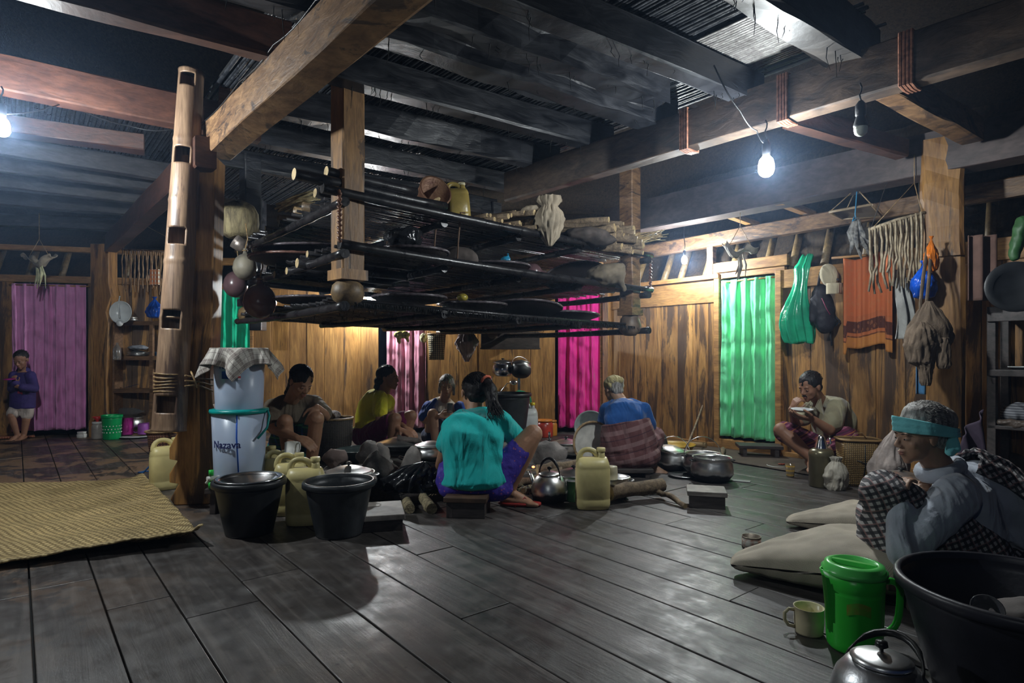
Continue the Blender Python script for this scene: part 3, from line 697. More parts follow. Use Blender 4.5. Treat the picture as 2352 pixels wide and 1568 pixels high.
def stool(label,loc,w,d,h,rz=0,topm=None,legm=None,th=.03,name='low_stool',box=False):
    r=thing(name,label,'stool'); mb=MB(); mb.box((0,0,h-th/2),(w,d,th),jit=.002); mb.build('seat',topm or RAIL,r,bevel=.004)
    for s in (-1,1):
        mb=MB(); mb.box((s*w*.36,0,(h-th)/2),(.035,d*.9,h-th),jit=.002); mb.build('leg',legm or topm or RAIL,r,bevel=.003)
    if box:
        mb=MB(); mb.box((0,-d*.42,(h-th)/2),(w*.9,.02,h-th)); mb.build('front_panel',legm or topm or RAIL,r,bevel=.003)
    return at(r,loc,rz)
def tray_round(label,c,R,tilt=(0,0),rz=0,mat=None,rim=None,depth=.045,group='winnowing trays on the rack'):
    r=thing('winnowing_tray',label,'tray',group=group); mb=MB()
    mb.lathe([(0,0),(R*.55,.004),(R*.82,.014),(R*.95,depth*.7),(R,depth),(R*.985,depth),(R*.93,depth*.6),(R*.8,.02),(R*.5,.009),(0,.005)],seg=44); mb.build('woven_bed',mat or TRAYM,r)
    mb=MB(); n=72
    mb.tube([(R*math.cos(2*math.pi*i/n),R*math.sin(2*math.pi*i/n),depth) for i in range(n)],[.011 if i%2 else .0085 for i in range(n)],7,closed=True,cap=False); mb.build('rim',rim or TRAYR,r)
    return at(r,c,rz,tilt)
TRAYM=mat_weave('soot_weave',(.055,.035,.03),(.012,.01,.01),s=40,kind='Object',rough=.45)
TRAYR=mat_plain('soot_rim',(.12,.10,.11),.25,var=.25,vs=40,bmp=.3)
def basket(label,loc,prof,mat,rz=0,name='basket',cat='basket',lid=None,rimr=.008,group=None,sq=None,straps=None):
    r=thing(name,label,cat,group=group); mb=MB()
    if sq: loft(mb,[(z,a*sq[0],a*sq[1],0) for (a,z) in prof],n=32,pw=4.5)
    else: mb.lathe([(0,prof[0][1])]+prof+[(a-.006,z) for (a,z) in prof[::-1]]+[(0,prof[0][1]+.006)],seg=36)
    mb.build('body',mat,r)
    a,z=prof[-1]; mb=MB(); n=32
    if sq: pts=[(a*sq[0]*math.copysign(abs(math.cos(t))**(2/4.5),math.cos(t))*1.02,a*sq[1]*math.copysign(abs(math.sin(t))**(2/4.5),math.sin(t))*1.02,z) for t in [2*math.pi*i/n for i in range(n)]]
    else: pts=[(a*math.cos(2*math.pi*i/n),a*math.sin(2*math.pi*i/n),z) for i in range(n)]
    mb.tube(pts,rimr,7,closed=True,cap=False); mb.build('rim',ROPE if straps is None else straps,r)
    return r if loc is None else at(r,loc,rz)
def curtain(label,p0,p1,z0,z1,mat,n=9,amp=.03,flare=.0,rod=True,hemw=0,nrm=None,gather=.0,seed=0):
    """cloth between floor points p0,p1"""
    p0=V(p0);p1=V(p1);d=p1-p0; L=d.length; d.normalize(); nn=V((d.y,-d.x,0)); nn=nn if nn.y<0 else -nn
    r=thing('door_curtain',label,'curtain',tuple((p0+p1)/2)); mb=MB()
    def f(u,v):
        z=z0+(z1-z0)*v
        ph=2*math.pi*n*(u+.03*noise.noise(V((u*4+seed,v*1.2,seed))))
        a=amp*(.45+.55*(1-v)+.25*noise.noise(V((u*6,seed,v*2))))
        q=math.sin(ph)*a+.35*a*math.sin(ph*2.3+1+seed)+.012*noise.noise(V((u*10,v*7,seed+5)))
        x=(u-.5)*(L*(1+flare*(1-v)))+.5*L - gather*(1-v)*0
        zz=z+(.012*noise.noise(V((u*9,0,seed))) if v<.02 else 0)
        return p0+d*x+nn*q+V((0,0,zz))
    mb.grid(f,140,46); mb.build('cloth',mat,r,solid=.002)
    if rod: mb=MB(); mb.tube([p0-d*.03+V((0,0,z1-.015))+nn*.0,p1+d*.03+V((0,0,z1-.015))],.008,8); mb.build('rod',RAIL,r)
    return r
def blobo(name,label,cat,c,parts,mat,voxel=.012,disp=None,smooth=4,group=None,extra=None):
    """crumpled soft thing from ellipsoids/capsules"""
    r=None; mb=MB()
    for q in parts:
        if q[0]=='e': mb.ell(q[1],q[2],q[3] if len(q)>3 else None)
        else: mb.cap(q[1],q[2],q[3],q[4])
    if disp: disp=[(a*.45,b*1.1) for a,b in disp]
    o=one(name,mb,mat,label,cat,group,origin=c,remesh=voxel,smooth_it=smooth,disp=disp)
    if disp:
        t=bpy.data.textures.new('c','VORONOI'); t.noise_scale=.07; t.weight_1=-1; t.weight_2=1; m=o.modifiers.new('cr','DISPLACE'); m.texture=t; m.strength=.014; m.mid_level=.3; m.texture_coords='LOCAL'
    return o
def crumple(name,label,cat,c,prof,mat,sx=1,sy=.7,fold=.2,seed=1,lean=(0,0),nf=9,group=None,nv=34,solid=.002):
    """gathered, creased bag or cloth hanging/standing at c; prof [(radius,z)...]"""
    c=V(c); mb=MB(); zs=[p[1] for p in prof]; z0,z1=min(zs),max(zs)
    def f(u,v):
        t=v*(len(prof)-1); i=min(int(t),len(prof)-2); k=t-i; r=prof[i][0]*(1-k)+prof[i+1][0]*k; z=prof[i][1]*(1-k)+prof[i+1][1]*k
        a=2*math.pi*u; ca,sa=math.cos(a),math.sin(a)
        q=V((ca*nf*.22,sa*nf*.22,z/(z1-z0)*2.2+seed*7)); w=1-2*abs(noise.noise(q)); w2=1-2*abs(noise.noise(q*2.3+V((3,1,2))))
        rr=r*(1+fold*(w-.55)+fold*.5*(w2-.55)); h=(z-z0)/(z1-z0)
        return c+V((rr*ca*sx+lean[0]*h*h,rr*sa*sy+lean[1]*h*h,z+.12*r*noise.noise(q*1.5)))
    mb.grid(f,84,nv,wrap=True)
    k=len(mb.v); n=84; mb.v.append(c+V((0,0,prof[0][1]))); mb.r.append(.5); mb.uv.append((0,0))
    for i in range(n): mb.f.append([k,((i+1)%n)*(nv+1),i*(nv+1)]); mb.sm.append(True); mb.mi.append(0)
    return one(name,mb,mat,label,cat,group,solid=solid)
def logo(name,label,cat,a,b,r0,r1,mat,group=None,wob=.006,seg=9,n=6,endm=None,knots=0):
    a=V(a);b=V(b); mb=MB(); pts=[];rad=[]
    for i in range(n+1):
        t=i/n; pts.append(a.lerp(b,t)+V([random.uniform(-wob,wob) for _ in range(3)])); rad.append((r0+(r1-r0)*t)*random.uniform(.9,1.1))
    mb.tube(pts,rad,seg)
    if endm: 
        mb.mi[-1]=1; mb.mi[-2]=1
        return one(name,mb,[mat,endm],label,cat,group)
    return one(name,mb,mat,label,cat,group)
def text_mesh(s,size,mat,loc,rot,parent,name='lettering',ext=.0005,bold=False,bend=None):
    c=bpy.data.curves.new('t','FONT'); c.body=s; c.size=size; c.extrude=ext; c.align_x='CENTER'; c.align_y='CENTER'
    if bold: c.offset=size*.018
    o=bpy.data.objects.new('t',c); COL.objects.link(o)
    dg=bpy.context.evaluated_depsgraph_get(); me=bpy.data.meshes.new_from_object(o.evaluated_get(dg)); bpy.data.objects.remove(o)
    if bend:  # wrap on a cylinder of radius bend about local z, x along arc, facing -y
        import bmesh
        bm=bmesh.new(); bm.from_mesh(me); bmesh.ops.subdivide_edges(bm,edges=bm.edges[:],cuts=1); 
        for v in bm.verts:
            a=v.co.x/bend; R=bend+v.co.z; v.co=V((R*math.sin(a),-R*math.cos(a),v.co.y))
        bm.to_mesh(me); bm.free()
    ob=bpy.data.objects.new(name,me); me.materials.clear(); me.materials.append(mat); COL.objects.link(ob); ob.parent=parent; ob.location=loc; ob.rotation_euler=rot
    return ob
# ================================================================ HEARTH RACK
RA=V((.776,.631,0)); RU=V((-.631,.776,0)); RO=V((-.97,3.6,0)); LA,LU=2.55,1.93
def RK(t,u,z): return RO+RA*t+RU*u+V((0,0,z-.028*t))
LV=(1.27,1.57,1.865)
KN=mat_wood('knob_wood',(.42,.28,.13),(.16,.10,.05),scale=(3,3,3),grain=5,rough=.5,bmp=.4)
HPW=mat_wood('hanger_wood',(.52,.28,.10),(.2,.10,.04),scale=(5,5,.8),grain=5,stain=(.06,.035,.02),stain_amt=.6,rough=.5,bmp=.5)
rack=thing('hearth_rack','big soot-black three-tier bamboo rack hanging over the hearth','rack',tuple(RK(0,0,1.1)))
def hanger(t,u,w,ztop,k,zb,pear=False,mat=None):
    p=RK(t,u,0); z0=zb
    mb=MB(); ang=Matrix.Rotation(.45,3,'Z')
    mb.beam((p.x,p.y,z0+.16*k),(p.x,p.y,ztop),w,w*.95,up=V((.72,.69,0)),n=10,jit=.003,bev=.008)
    mb.box((p.x,p.y,z0+.175*k),(w*1.15,w*1.15,.06*k),Matrix.Rotation(.75,3,'Z'))
    o=mb.build('hanger_post',mat or HPW,rack)
    mb=MB()
    if pear: mb.lathe([(0,-.06),(.05,-.055),(.085,-.02),(.095,.03),(.08,.09),(.05,.14),(.045,.16)],(p.x,p.y,z0+.03),18)
    else: mb.lathe([(0,-.0),(.05,.004),(.085,.03),(.098,.07),(.09,.115),(.06,.145),(.05,.16)],(p.x,p.y,z0),18)
    mb.build('knob',KN if not pear else mat_wood('knob_dark',(.28,.2,.14),(.12,.08,.06),grain=5,rough=.5),o)
hanger(0,0,.15,2.6,1,1.235); hanger(LA,0,.135,2.6,1,1.13,True,BEAMW); hanger(0,LU,.14,2.6,1,1.2,False,SOOT); hanger(LA,LU,.14,2.6,1,1.12,True,SOOT)
def rpole(a,b,r=.027,n=8):
    mb=MB(); a=V(a);b=V(b); pts=[];rad=[]
    for i in range(n*3+1):
        t=i/(n*3); pts.append(a.lerp(b,t)+V((0,0,-.012*math.sin(math.pi*t)))); rad.append(r*(1.13 if i%3==0 else 1)*(1-.15*t))
    mb.tube(pts,rad,12); return mb
for k,z in enumerate(LV):
    e=.10 if k!=2 else .2
    if k: rpole(RK(-e,-.11,z),RK(LA+.15,-.11,z)).build('rail_pole',BLACKW,rack)
    else: rpole(RK(.08,.09,z-.01),RK(LA-.1,.05,z-.01)).build('rail_pole',BLACKW,rack)
    rpole(RK(-.05,LU+.05,z),RK(LA+.1,LU+.05,z)).build('rail_pole',BLACKW,rack)
    rpole(RK(-.07,-.12,z-.05),RK(-.07,LU+.12,z-.05),.026).build('rail_pole',BLACKW,rack)
    rpole(RK(LA+.07,-.15,z-.05),RK(LA+.07,LU+.12,z-.05),.026).build('rail_pole',BLACKW,rack)
    for tt in (.65,1.28,1.9): rpole(RK(tt,-.04,z-.045),RK(tt,LU+.1,z-.045),.024).build('cross_pole',BLACKW,rack)
    mb=MB(); u=-.02
    while u<LU+.02:
        mb.tube([RK(-.04+random.uniform(-.08,.05),u,z-.002),RK(LA*.5,u+random.uniform(-.01,.01),z-.012),RK(LA+random.uniform(-.02,.12),u,z-.002)],random.uniform(.009,.015),6); u+=random.uniform(.03,.045)
    mb.build('slat_deck',BLACKW,rack)
# soot fringe hanging under the lowest deck
mb=MB()
for i in range(900):
    t=random.uniform(0,LA); u=random.choice([random.uniform(0,LU),-.08,random.uniform(-.1,.1)]); p=RK(t,u,LV[0]-.02); l=random.uniform(.008,.035)
    mb.tube([p,p+V((random.uniform(-.004,.004),0,-l*.6)),p+V((random.uniform(-.008,.008),0,-l))],[.004,.0025,.0008],4,cap=False)
mb.build('soot_fringe',mat_plain('soot_fringe',(.012,.012,.013),.8),rack)['kind']='stuff'
# rattan bindings
for (t,u,za,zb) in ((-.12,-.16,1.57,1.86),(LA+.12,-.12,1.57,1.86)):
    mb=MB(); pts=[]
    for i in range(41):
        v=i/40; pts.append(RK(t+.006*math.sin(i*1.6),u+.006*math.cos(i*1.6),za+(zb-za)*v))
    mb.tube(pts,[.011 if i%2 else .008 for i in range(41)],8)
    mb.build('rattan_binding',mat_plain('rattan_red',(.22,.10,.06),.4,var=.3,vs=50),rack)
# trays
def TR(px,py,d,R,tilt=(0,0),lab='',rim=None): return tray_round(lab,P(px,py,d),R,tilt,0,None,rim)
BRNR=mat_plain('rim_brown',(.16,.08,.06),.28,var=.3,vs=50,bmp=.3)
tray_round('upper of the two big ribbed trays at the left end of the rack',RK(.14,1.02,1.66),.37,(.02,-.03))
tray_round('lower brown-rimmed tray of the two at the left end of the rack',RK(.12,.98,1.585),.39,(0,.02),rim=BRNR)
tray_round('dark tray lying right of the centre hanger post on the middle deck',RK(.5,.12,1.585),.24)
tray_round('dark tray near the middle of the middle deck, below the blue plastic bag',RK(1.25,.2,1.59),.26)
tray_round('dark tray standing tilted against the brown cloth bundle on the right of the rack',RK(2.1,.22,1.63),.26,(.5,-.25))
tray_round('dark tray right of the wooden knob on the lowest deck',RK(.5,.15,1.29),.24)
tray_round('dark tray low on the left end of the rack, above the green curtain',RK(.12,.8,1.29),.28)
tray_round('dark tray in the middle of the lowest deck, beneath the yellow gourd piece',RK(1.05,.2,1.29),.24)
tray_round('wide dark tray leaning up on the lowest deck, right of centre',RK(1.62,.3,1.31),.3,(-.16,0))
tray_round('wide dark tray at the right end of the lowest deck',RK(2.1,.4,1.29),.34,(-.05,0))
# top deck: bamboo tubes and poles at left
SMK=mat_wood('smoked_bamboo',(.30,.2,.10),(.09,.06,.035),scale=(2,2,2),grain=5,rough=.45)
PALE=mat_plain('cut_wood',(.62,.46,.24),.6,var=.25,vs=25)
i=0
for (t,u,z,l,r,lb) in ((-.33,-.04,1.93,1.0,.033,'longest sawn smoked pole, sticking out farthest left on top of the rack'),(-.14,-.02,1.99,.6,.03,'sawn smoked pole nearest the centre hanger post on top of the rack'),(-.1,.25,1.93,.8,.028,'shorter sawn smoked pole behind the other two on top of the rack')):
    logo('bamboo_pole',lb,'bamboo pole',RK(t+l,u+.02,z),RK(t,u,z),r,r,BLACKW,'sawn poles on top of the rack',.002,12,5,PALE)
def hollow(name,label,cat,a,b,r,mat,group=None):
    a=V(a);b=V(b); mb=MB(); mb.lathe([(r,0),(r,(b-a).length),(r*.75,(b-a).length),(r*.75,(b-a).length-.05),(0,(b-a).length-.05)],a,14,axis=(b-a)); return one(name,mb,mat,label,cat,group)
for (t,u,z,l,r,lb) in ((.05,.75,1.92,.7,.03,'middle one of three hollow bamboo tubes on top of the rack'),(.06,.62,1.93,.6,.028,'hollow bamboo tube nearest the centre hanger post on top of the rack'),(.04,1.05,1.92,.7,.03,'hollow bamboo tube nearest the bark container on top of the rack')):
    hollow('bamboo_tube',lb,'bamboo tube',RK(t+l,u,z),RK(t-.1,u,z),r,SMK,'hollow tubes on top of the rack')
for (t,u,z,r,lb) in ((-.02,.45,1.52,.033,'thickest'),(0,.7,1.50,.024,'middle'),(0,.95,1.5,.024,'second farthest'),(.0,1.25,1.46,.02,'farthest and thinnest'),(-.01,.3,1.56,.022,'nearest and highest')):
    logo('bamboo_pole',lb+' of the sooty pole ends sticking out left under the middle deck','bamboo pole',RK(t+.8,u,z),RK(t-.12,u,z),r,r,BLACKW,'pole ends under the middle deck',.001,12,4,PALE)
# bundle of pale stalks and ginger-like root
mb=MB(); c=RK(.0,.95,1.98)
for q in range(26):
    a=c+V((random.uniform(-.12,-.02),random.uniform(-.03,.03),random.uniform(-.02,.03))); b=c+V((.16+random.uniform(-.03,.05),random.uniform(-.05,.05),.09+random.uniform(-.04,.05)))
    mb.tube([a,a.lerp(b,.5)+V((0,0,.015)),b],[.008,.007,.003],5)
one('stalk_bundle',mb,mat_plain('dry_stalk',(.55,.45,.25),.8,var=.3,vs=30),'tied bundle of pale dry stalks on the top left of the rack','bundle')
# bark basket hanging at the left corner
BARK=mat_wood('bark',(.46,.38,.2),(.10,.075,.045),scale=(5,5,1),grain=5,rough=.8,bmp=1)
c=P(549,548,4.85); mb=MB(); mb.lathe([(0,0),(.09,.0),(.13,.03),(.14,.12),(.135,.2),(.11,.26),(.05,.295),(0,.30)],c,26,wob=.05)
one('bark_basket',mb,BARK,'rounded bark container at the top left corner of the rack','basket',disp=[(.03,.08)])
# gourds
def gourd(label,px,py,rp,d,mat,tall=1.12):
    c=P(px,py,d); R=S(rp,d); t=thing('gourd',label,'gourd',tuple(c),group='gourds hanging from the left corner of the rack'); mb=MB()
    pr=[]
    for i in range(15):
        th=math.pi*i/14*.93; pr.append((R*math.sin(th)*(1 if th<1.6 else .96),-R*math.cos(th)*tall))
    pr[0]=(0,pr[0][1]); z=pr[-1][1]; pr += [(R*.15,z+R*.25),(R*.14,z+R*.42),(R*.18,z+R*.46),(0,z+R*.47)]
    mb.lathe(pr,c,26); mb.build('shell',mat,t)
    mb=MB(); top=c+V((0,0,z+R*.4)); mb.tube([top,top+V((.02,0,.08)),top+V((.0,.01,.2))],.005,6)
    mb.tube([top+V((R*.2*math.cos(a),R*.2*math.sin(a),-.01)) for a in [i*.6 for i in range(22)]],.004,5); mb.build('cord',ROPE,t)
GD1=mat_plain('gourd_dusty',(.27,.24,.18),.5,var=.25,vs=7,col2=(.10,.09,.075),bmp=.15)
GD2=mat_plain('gourd_dark',(.13,.075,.08),.25,var=.3,vs=6,col2=(.05,.025,.03),bmp=.05)
gourd('dusty grey-brown gourd, uppermost of the three hanging at the rack corner',563,613,27,4.65,GD1)
gourd('small glossy dark gourd half behind the dusty one at the rack corner',541,653,27,4.85,GD2)
gourd('largest gourd, dark red-brown and glossy, lowest at the rack corner',597,692,37,4.3,mat_plain('gourd_red',(.16,.09,.085),.25,var=.3,vs=5,col2=(.085,.035,.04),bmp=.05),1.08)
# tin can under the bark basket
c=P(552,562,4.7); mb=MB(); mb.lathe([(.0,-.06),(.05,-.06),(.055,.05),(.05,.05),(.045,-.05)],c,18,axis=(-.5,-.5,.4)); one('tin_can',mb,mat_plain('old_tin',(.4,.34,.3),.35,.6,var=.3),'battered tin can wedged under the bark container','can')
# rusty tin bucket, yellow jerrycan, root
RUST=mat_plain('rusty_tin',(.30,.17,.10),.5,.3,var=.3,vs=10,col2=(.12,.05,.03),bmp=.4)
t=thing('tin_bucket','rusty tin bucket lying on its side on top of the rack','bucket',tuple(P(985,478,4.25)))
ax=V((.55,-.8,.38)); c=P(978,468,4.36); mb=MB(); mb.lathe([(0,-.09),(.09,-.09),(.112,.16),(.117,.165),(.107,.165),(.085,-.08),(0,-.08)],c,28,axis=ax); mb.build('body',RUST,t)
mb=MB(); mb.lathe([(.112,.155),(.12,.16),(.12,.168),(.11,.168)],c,28,axis=ax); mb.build('rim',RUST,t)
jc=jerrycan('dirty yellow oil jerrycan standing on top of the rack behind the rusty bucket',(0,0,0),0,.27,mat_plain('oily_yellow',(.45,.33,.09),.3,var=.25,vs=6),.085,.06,mat_plain('pale_cap',(.6,.55,.35),.4),group=None)
at(jc,P(1055,505,4.42)-V((0,0,.0)),.35,(0,-.1))
mb=MB(); c=P(985,490,4.15)
mb.cap(c+V((-.16,.02,-.01)),c+V((-.02,0,.04)),.035,.02); mb.cap(c+V((-.02,0,.04)),c+V((.07,-.03,.09)),.018,.014); mb.cap(c+V((.0,0,.03)),c+V((.06,-.02,.0)),.02,.012)
one('gnarled_root',mb,PALE,'pale gnarled piece of root in front of the rusty bucket on the rack','root',remesh=.008,smooth_it=2,disp=[(.015,.03)])
for (x,lab) in ((1004,'left one of two thin cords looped over the top front pole of the rack'),(1058,'right one of two thin cords looped over the top front pole of the rack')):
    p0=P(x,488,4.08);p1=P(x-6,560,4.06);p2=P(x-8,602,4.1);p3=P(x-22,618,4.12); mb=MB(); mb.tube([p0+V((.02,.1,.02)),p0,p1,p2,p3],.006,7); one('string_loop',mb,mat_plain('brown_cord',(.16,.09,.05),.6),lab,'string')
# firewood: thin branches and thick sticks
WD=mat_wood('firewood_bark',(.36,.26,.16),(.10,.07,.045),scale=(4,4,4),grain=6,rough=.85,bmp=1)
random.seed(21)
for i in range(46):
    px=random.uniform(1105,1245); py=random.uniform(500,550) if i>8 else random.uniform(486,502)
    e=P(px,py,4.4+random.uniform(-.02,.1)); e.z=max(e.z,1.86); b=e+RU*random.uniform(.5,.8)+RA*random.uniform(-.35,-.1)+V((0,0,random.uniform(0,.03)))
    r=random.uniform(.010,.022)
    logo('firewood_stick','thin branch in the firewood bundle beside the paper bag on the rack','firewood',b,e,r*.8,r,WD,'thin branches in the bundle on the rack',.008,7,5,PALE)
for i in range(36):
    px=random.uniform(1385,1482); py=508+(px-1385)*.3+random.uniform(-12,50)
    e=P(px,py,4.75+random.uniform(0,.1)); e.z=min(max(e.z,1.70),2.02); b=e+RU*random.uniform(.5,.9)+RA*random.uniform(-.5,-.25); b.z=max(b.z,1.85)+random.uniform(0,.03)
    r=random.uniform(.016,.032)
    logo('firewood_stick','thick sawn stick in the firewood pile at the right end of the rack','firewood',b,e,r*.9,r,WD,'thick sticks at the right end of the rack',.01,8,5,PALE)
for i in range(14):
    a=P(1440+random.uniform(-10,20),548+random.uniform(-12,22),5.05); b=P(1525+random.uniform(-12,10),535+random.uniform(-10,18),5.25); 
    logo('twig','thin pale twig sticking out beyond the right end of the rack','twig',a,b,.007,.003,PALE,'pale twigs at the right end of the rack',.006,5,4)
random.seed(5)
# bags
PAPER=mat_plain('brown_paper',(.40,.33,.24),.8,var=.2,vs=9,bmp=.4,bscale=25)
c=P(1262,512,4.42)
crumple('paper_bag','crumpled brown paper bag hanging over the top front edge of the rack','bag',c+V((0,-.02,0)),[(.015,-.17),(.05,-.12),(.085,-.04),(.095,.04),(.07,.09),(.05,.12),(.085,.16),(.075,.19)],PAPER,1,.6,fold=.4,seed=3,nf=11)
blobo('paper_bag','flat brown paper bag tucked over the thin branches on top of the rack','bag',tuple(c),[('e',c+V((-.09,.06,.10)),(.13,.09,.045))],PAPER,.01,[(.05,.05)],2)
DKC=mat_plain('dark_cloth',(.10,.08,.07),.85,var=.3,vs=10)
c=P(1345,540,4.7); blobo('dark_cloth','dark rumpled cloth between the paper bag and the thick sticks','cloth',tuple(c),[('e',c,(.18,.12,.07)),('e',c+V((.1,0,-.04)),(.14,.1,.05))],DKC,.014,[(.08,.09)],2)
PLB=mat_plain('black_bag_film',(.018,.019,.022),.18,var=.1,bmp=.5,bscale=18)
c=P(925,548,4.0); blobo('plastic_bag','crumpled black plastic bag on the middle deck right of the centre hanger post','bag',tuple(c),[('e',c,(.13,.12,.07)),('e',c+V((.05,0,.03)),(.09,.1,.05))],PLB,.01,[(.09,.05),(.03,.02)],1)
c=P(1170,612,4.55); BLF=mat_plain('blue_film',(.02,.30,.52),.3,var=.2,bmp=.4)
blobo('plastic_bag','small dark bundle with a bright blue knot on the middle deck','bag',tuple(c),[('e',c,(.07,.06,.04)),('e',c+V((-.03,-.0,.05)),(.04,.03,.025)),('c',c+V((0,0,.05)),c+V((-.01,0,.1)),.014,.006)],BLF,.007,[(.05,.03)],1)
c=P(1053,595,4.3); blobo('sackcloth_bundle','dark brown sackcloth bundle in the middle of the rack behind the cords','bundle',tuple(c),[('e',c,(.15,.1,.09))],DKC,.014,[(.06,.08)],2)
c=P(1390,632,4.82); blobo('cloth_bundle','greenish-brown cloth bundle at the right end of the middle deck','bundle',tuple(c),[('e',c,(.15,.12,.085)),('c',c+V((-.1,0,-.03)),c+V((-.19,0,-.07)),.05,.02),('e',c+V((.07,-.02,.05)),(.09,.08,.05)),('c',c+V((.1,-.05,0)),c+V((.14,-.05,-.12)),.05,.02)],mat_plain('olive_cloth',(.2,.16,.11),.85,var=.25,vs=8),.012,[(.09,.08),(.03,.03)],2)
c=P(1062,683,4.2); mb=MB(); mb.ell(c,(.04,.04,.028)); one('yellow_gourd',mb,mat_plain('yellow_glaze',(.45,.36,.06),.25,var=.3,vs=20),'small shiny yellow gourd on the lowest deck in the middle','gourd')
c=P(1223,625,4.65); blobo('dusty_jar','dusty dark round jar on the middle deck right of the blue knot','jar',tuple(c),[('e',c,(.075,.07,.07)),('c',c,c+V((.1,-.02,-.03)),.05,.03)],GD2,.01,None,3)
c=P(1160,532,4.5); mb=MB(); mb.lathe([(0,0),(.05,0),(.05,.06),(0,.06)],c,16); one('small_tin',mb,RUST,'small tin under the firewood bundle on the rack','tin')
# ================================================================ THINGS ON AND BY THE WALLS
def cloth_mat(n,c,c2=None,rough=.85,sheen=.2):
    if n in MATS: return MATS[n]
    return folds(mat_plain(n,c,rough,var=.10,vs=6,bmp=.2,bscale=120,sheen=sheen,col2=c2))
PINK=cloth_mat('pink_cloth',(.80,.33,.66)); GRN=cloth_mat('green_cloth',(.0,.50,.26)); MINT=cloth_mat('mint_cloth',(.20,.82,.40)); MAG=cloth_mat('magenta_cloth',(.75,.02,.28)); DPK=cloth_mat('dusty_pink_cloth',(.55,.22,.30))
def pair(px0,px1,fn,off): return fn(px0,off),fn(px1,off)
def onL(px,off=.03): return WL(slat(px),0,off)
def onR(px,off=.03): return WR(srat(px),0,off)
def onB(px,off=.05): return V((WB(px,7.36-off),7.36-off,0))
curtain('long orchid-pink curtain in the doorway behind the standing child',onL(34,.06),onL(203,.06),.08,1.74,PINK,7,.028,seed=1)
curtain('emerald green curtain behind the water filter, left of the bright planks',onB(484,.03),onB(580,.03),.08,1.72,GRN,4,.03,seed=2)
curtain('dusty pink curtain behind the woman in the yellow shirt',onB(888,.02),onB(978,.02),.06,1.70,DPK,4,.03,seed=3)
curtain('vivid magenta curtain in the doorway near the far corner',onB(1282,.02),onB(1378,.02),.06,1.70,MAG,4,.035,seed=4)
curtain('pale mint-green curtain in the arched doorway on the right wall',WR(1.51,0,.02),WR(2.09,0,.02),.13,1.68,MINT,5,.035,flare=.04,seed=5)
# cupboard beside the pale carved post
c0=P(262,990,7.0); X0=c0.x; X1=P(378,990,7.0).x; YC=7.0
SHW=mat_wood('shelf_wood',(.36,.2,.10),(.14,.07,.035),scale=(1,4,4),grain=5,rough=.55,bmp=.3)
cb=thing('open_cupboard','open wooden cupboard with four shelves between the pale carved post and the bamboo pole','cupboard',(X0,YC,0))
def zz(py,d): return CH+(HY-py)/FPX*d
def cbx(name,x0,x1,z0,z1,y0,y1,mat=SHW):
    mb=MB(); mb.box(((x0+x1)/2,(y0+y1)/2,(z0+z1)/2),(x1-x0,y1-y0,z1-z0)); mb.build(name,mat,cb,bevel=.003)
for z in (zz(738,7),zz(818,7),zz(893,7),.03):
    cbx('shelf',X0+.0,X1+.25,z-.02,z,YC,YC+.32); cbx('shelf_lip',X0,X1+.25,z-.045,z+.004,YC-.02,YC)
cbx('side_panel',X0-.02,X0,0,zz(690,7),YC,YC+.32); cbx('divider',zz(0,0)*0+P(345,900,7).x,P(345,900,7).x+.04,0,zz(738,7),YC-.02,YC+.02)
cbx('back_panel',X0,X1+.25,0,zz(690,7),YC+.31,YC+.33,WALLD)
GLZ=mat_plain('white_enamel',(.75,.78,.78),.2,var=.06); CLR=mat_plain('clear_plastic',(.75,.8,.82),.15,trans=.85,var=.05,alpha=.7); 
def basin(label,loc,R,h,mat,tilt=None,name='basin',cat='bowl',group=None,rz=0):
    mb=MB(); mb.lathe([(0,0),(R*.6,0),(R*.72,.01),(R*.93,h*.8),(R,h),(R*1.05,h),(R*1.05,h-.006),(R*.92,h*.78),(R*.7,.015),(0,.01)],seg=32)
    o=tag(mb.build(name,mat),label,cat,group); o['_o']=(0,0,0); return at(o,loc,rz,tilt)
basin('white enamel basin hanging on its side at the top left of the cupboard',P(287,718,6.85),.12,.08,GLZ,(math.pi/2,.3))
t=thing('ladle','white enamel ladle hanging beside the hung basin','ladle',tuple(P(277,690,6.82))); mb=MB(); a=P(275,680,6.82); mb.tube([a,P(272,700,6.8),P(274,730,6.8)],.008,8); mb.build('handle',GLZ,t); mb=MB(); mb.ell(P(275,742,6.78),(.035,.03,.035)); mb.build('bowl',GLZ,t)
def film_bag(label,c,rx,rz_,mat,tie=True,name='plastic_bag',cat='bag',seed=None,**k):
    film_bag.n+=1
    return crumple(name,label,cat,c,[(rx*.3,-rz_*.98),(rx*.8,-rz_*.85),(rx*1.05,-rz_*.3),(rx*.95,rz_*.15),(rx*.6,rz_*.6),(rx*.25,rz_*.95),(rx*.10,rz_*1.15),(rx*.3,rz_*1.4)],mat,fold=.3,seed=film_bag.n)
film_bag.n=1
BLU=mat_plain('blue_film2',(.01,.09,.5),.25,var=.3,vs=12,bmp=.4,bscale=30)
film_bag('deep blue plastic bag tied up above the top cupboard shelf',P(355,710,6.85),.085,.10,BLU)
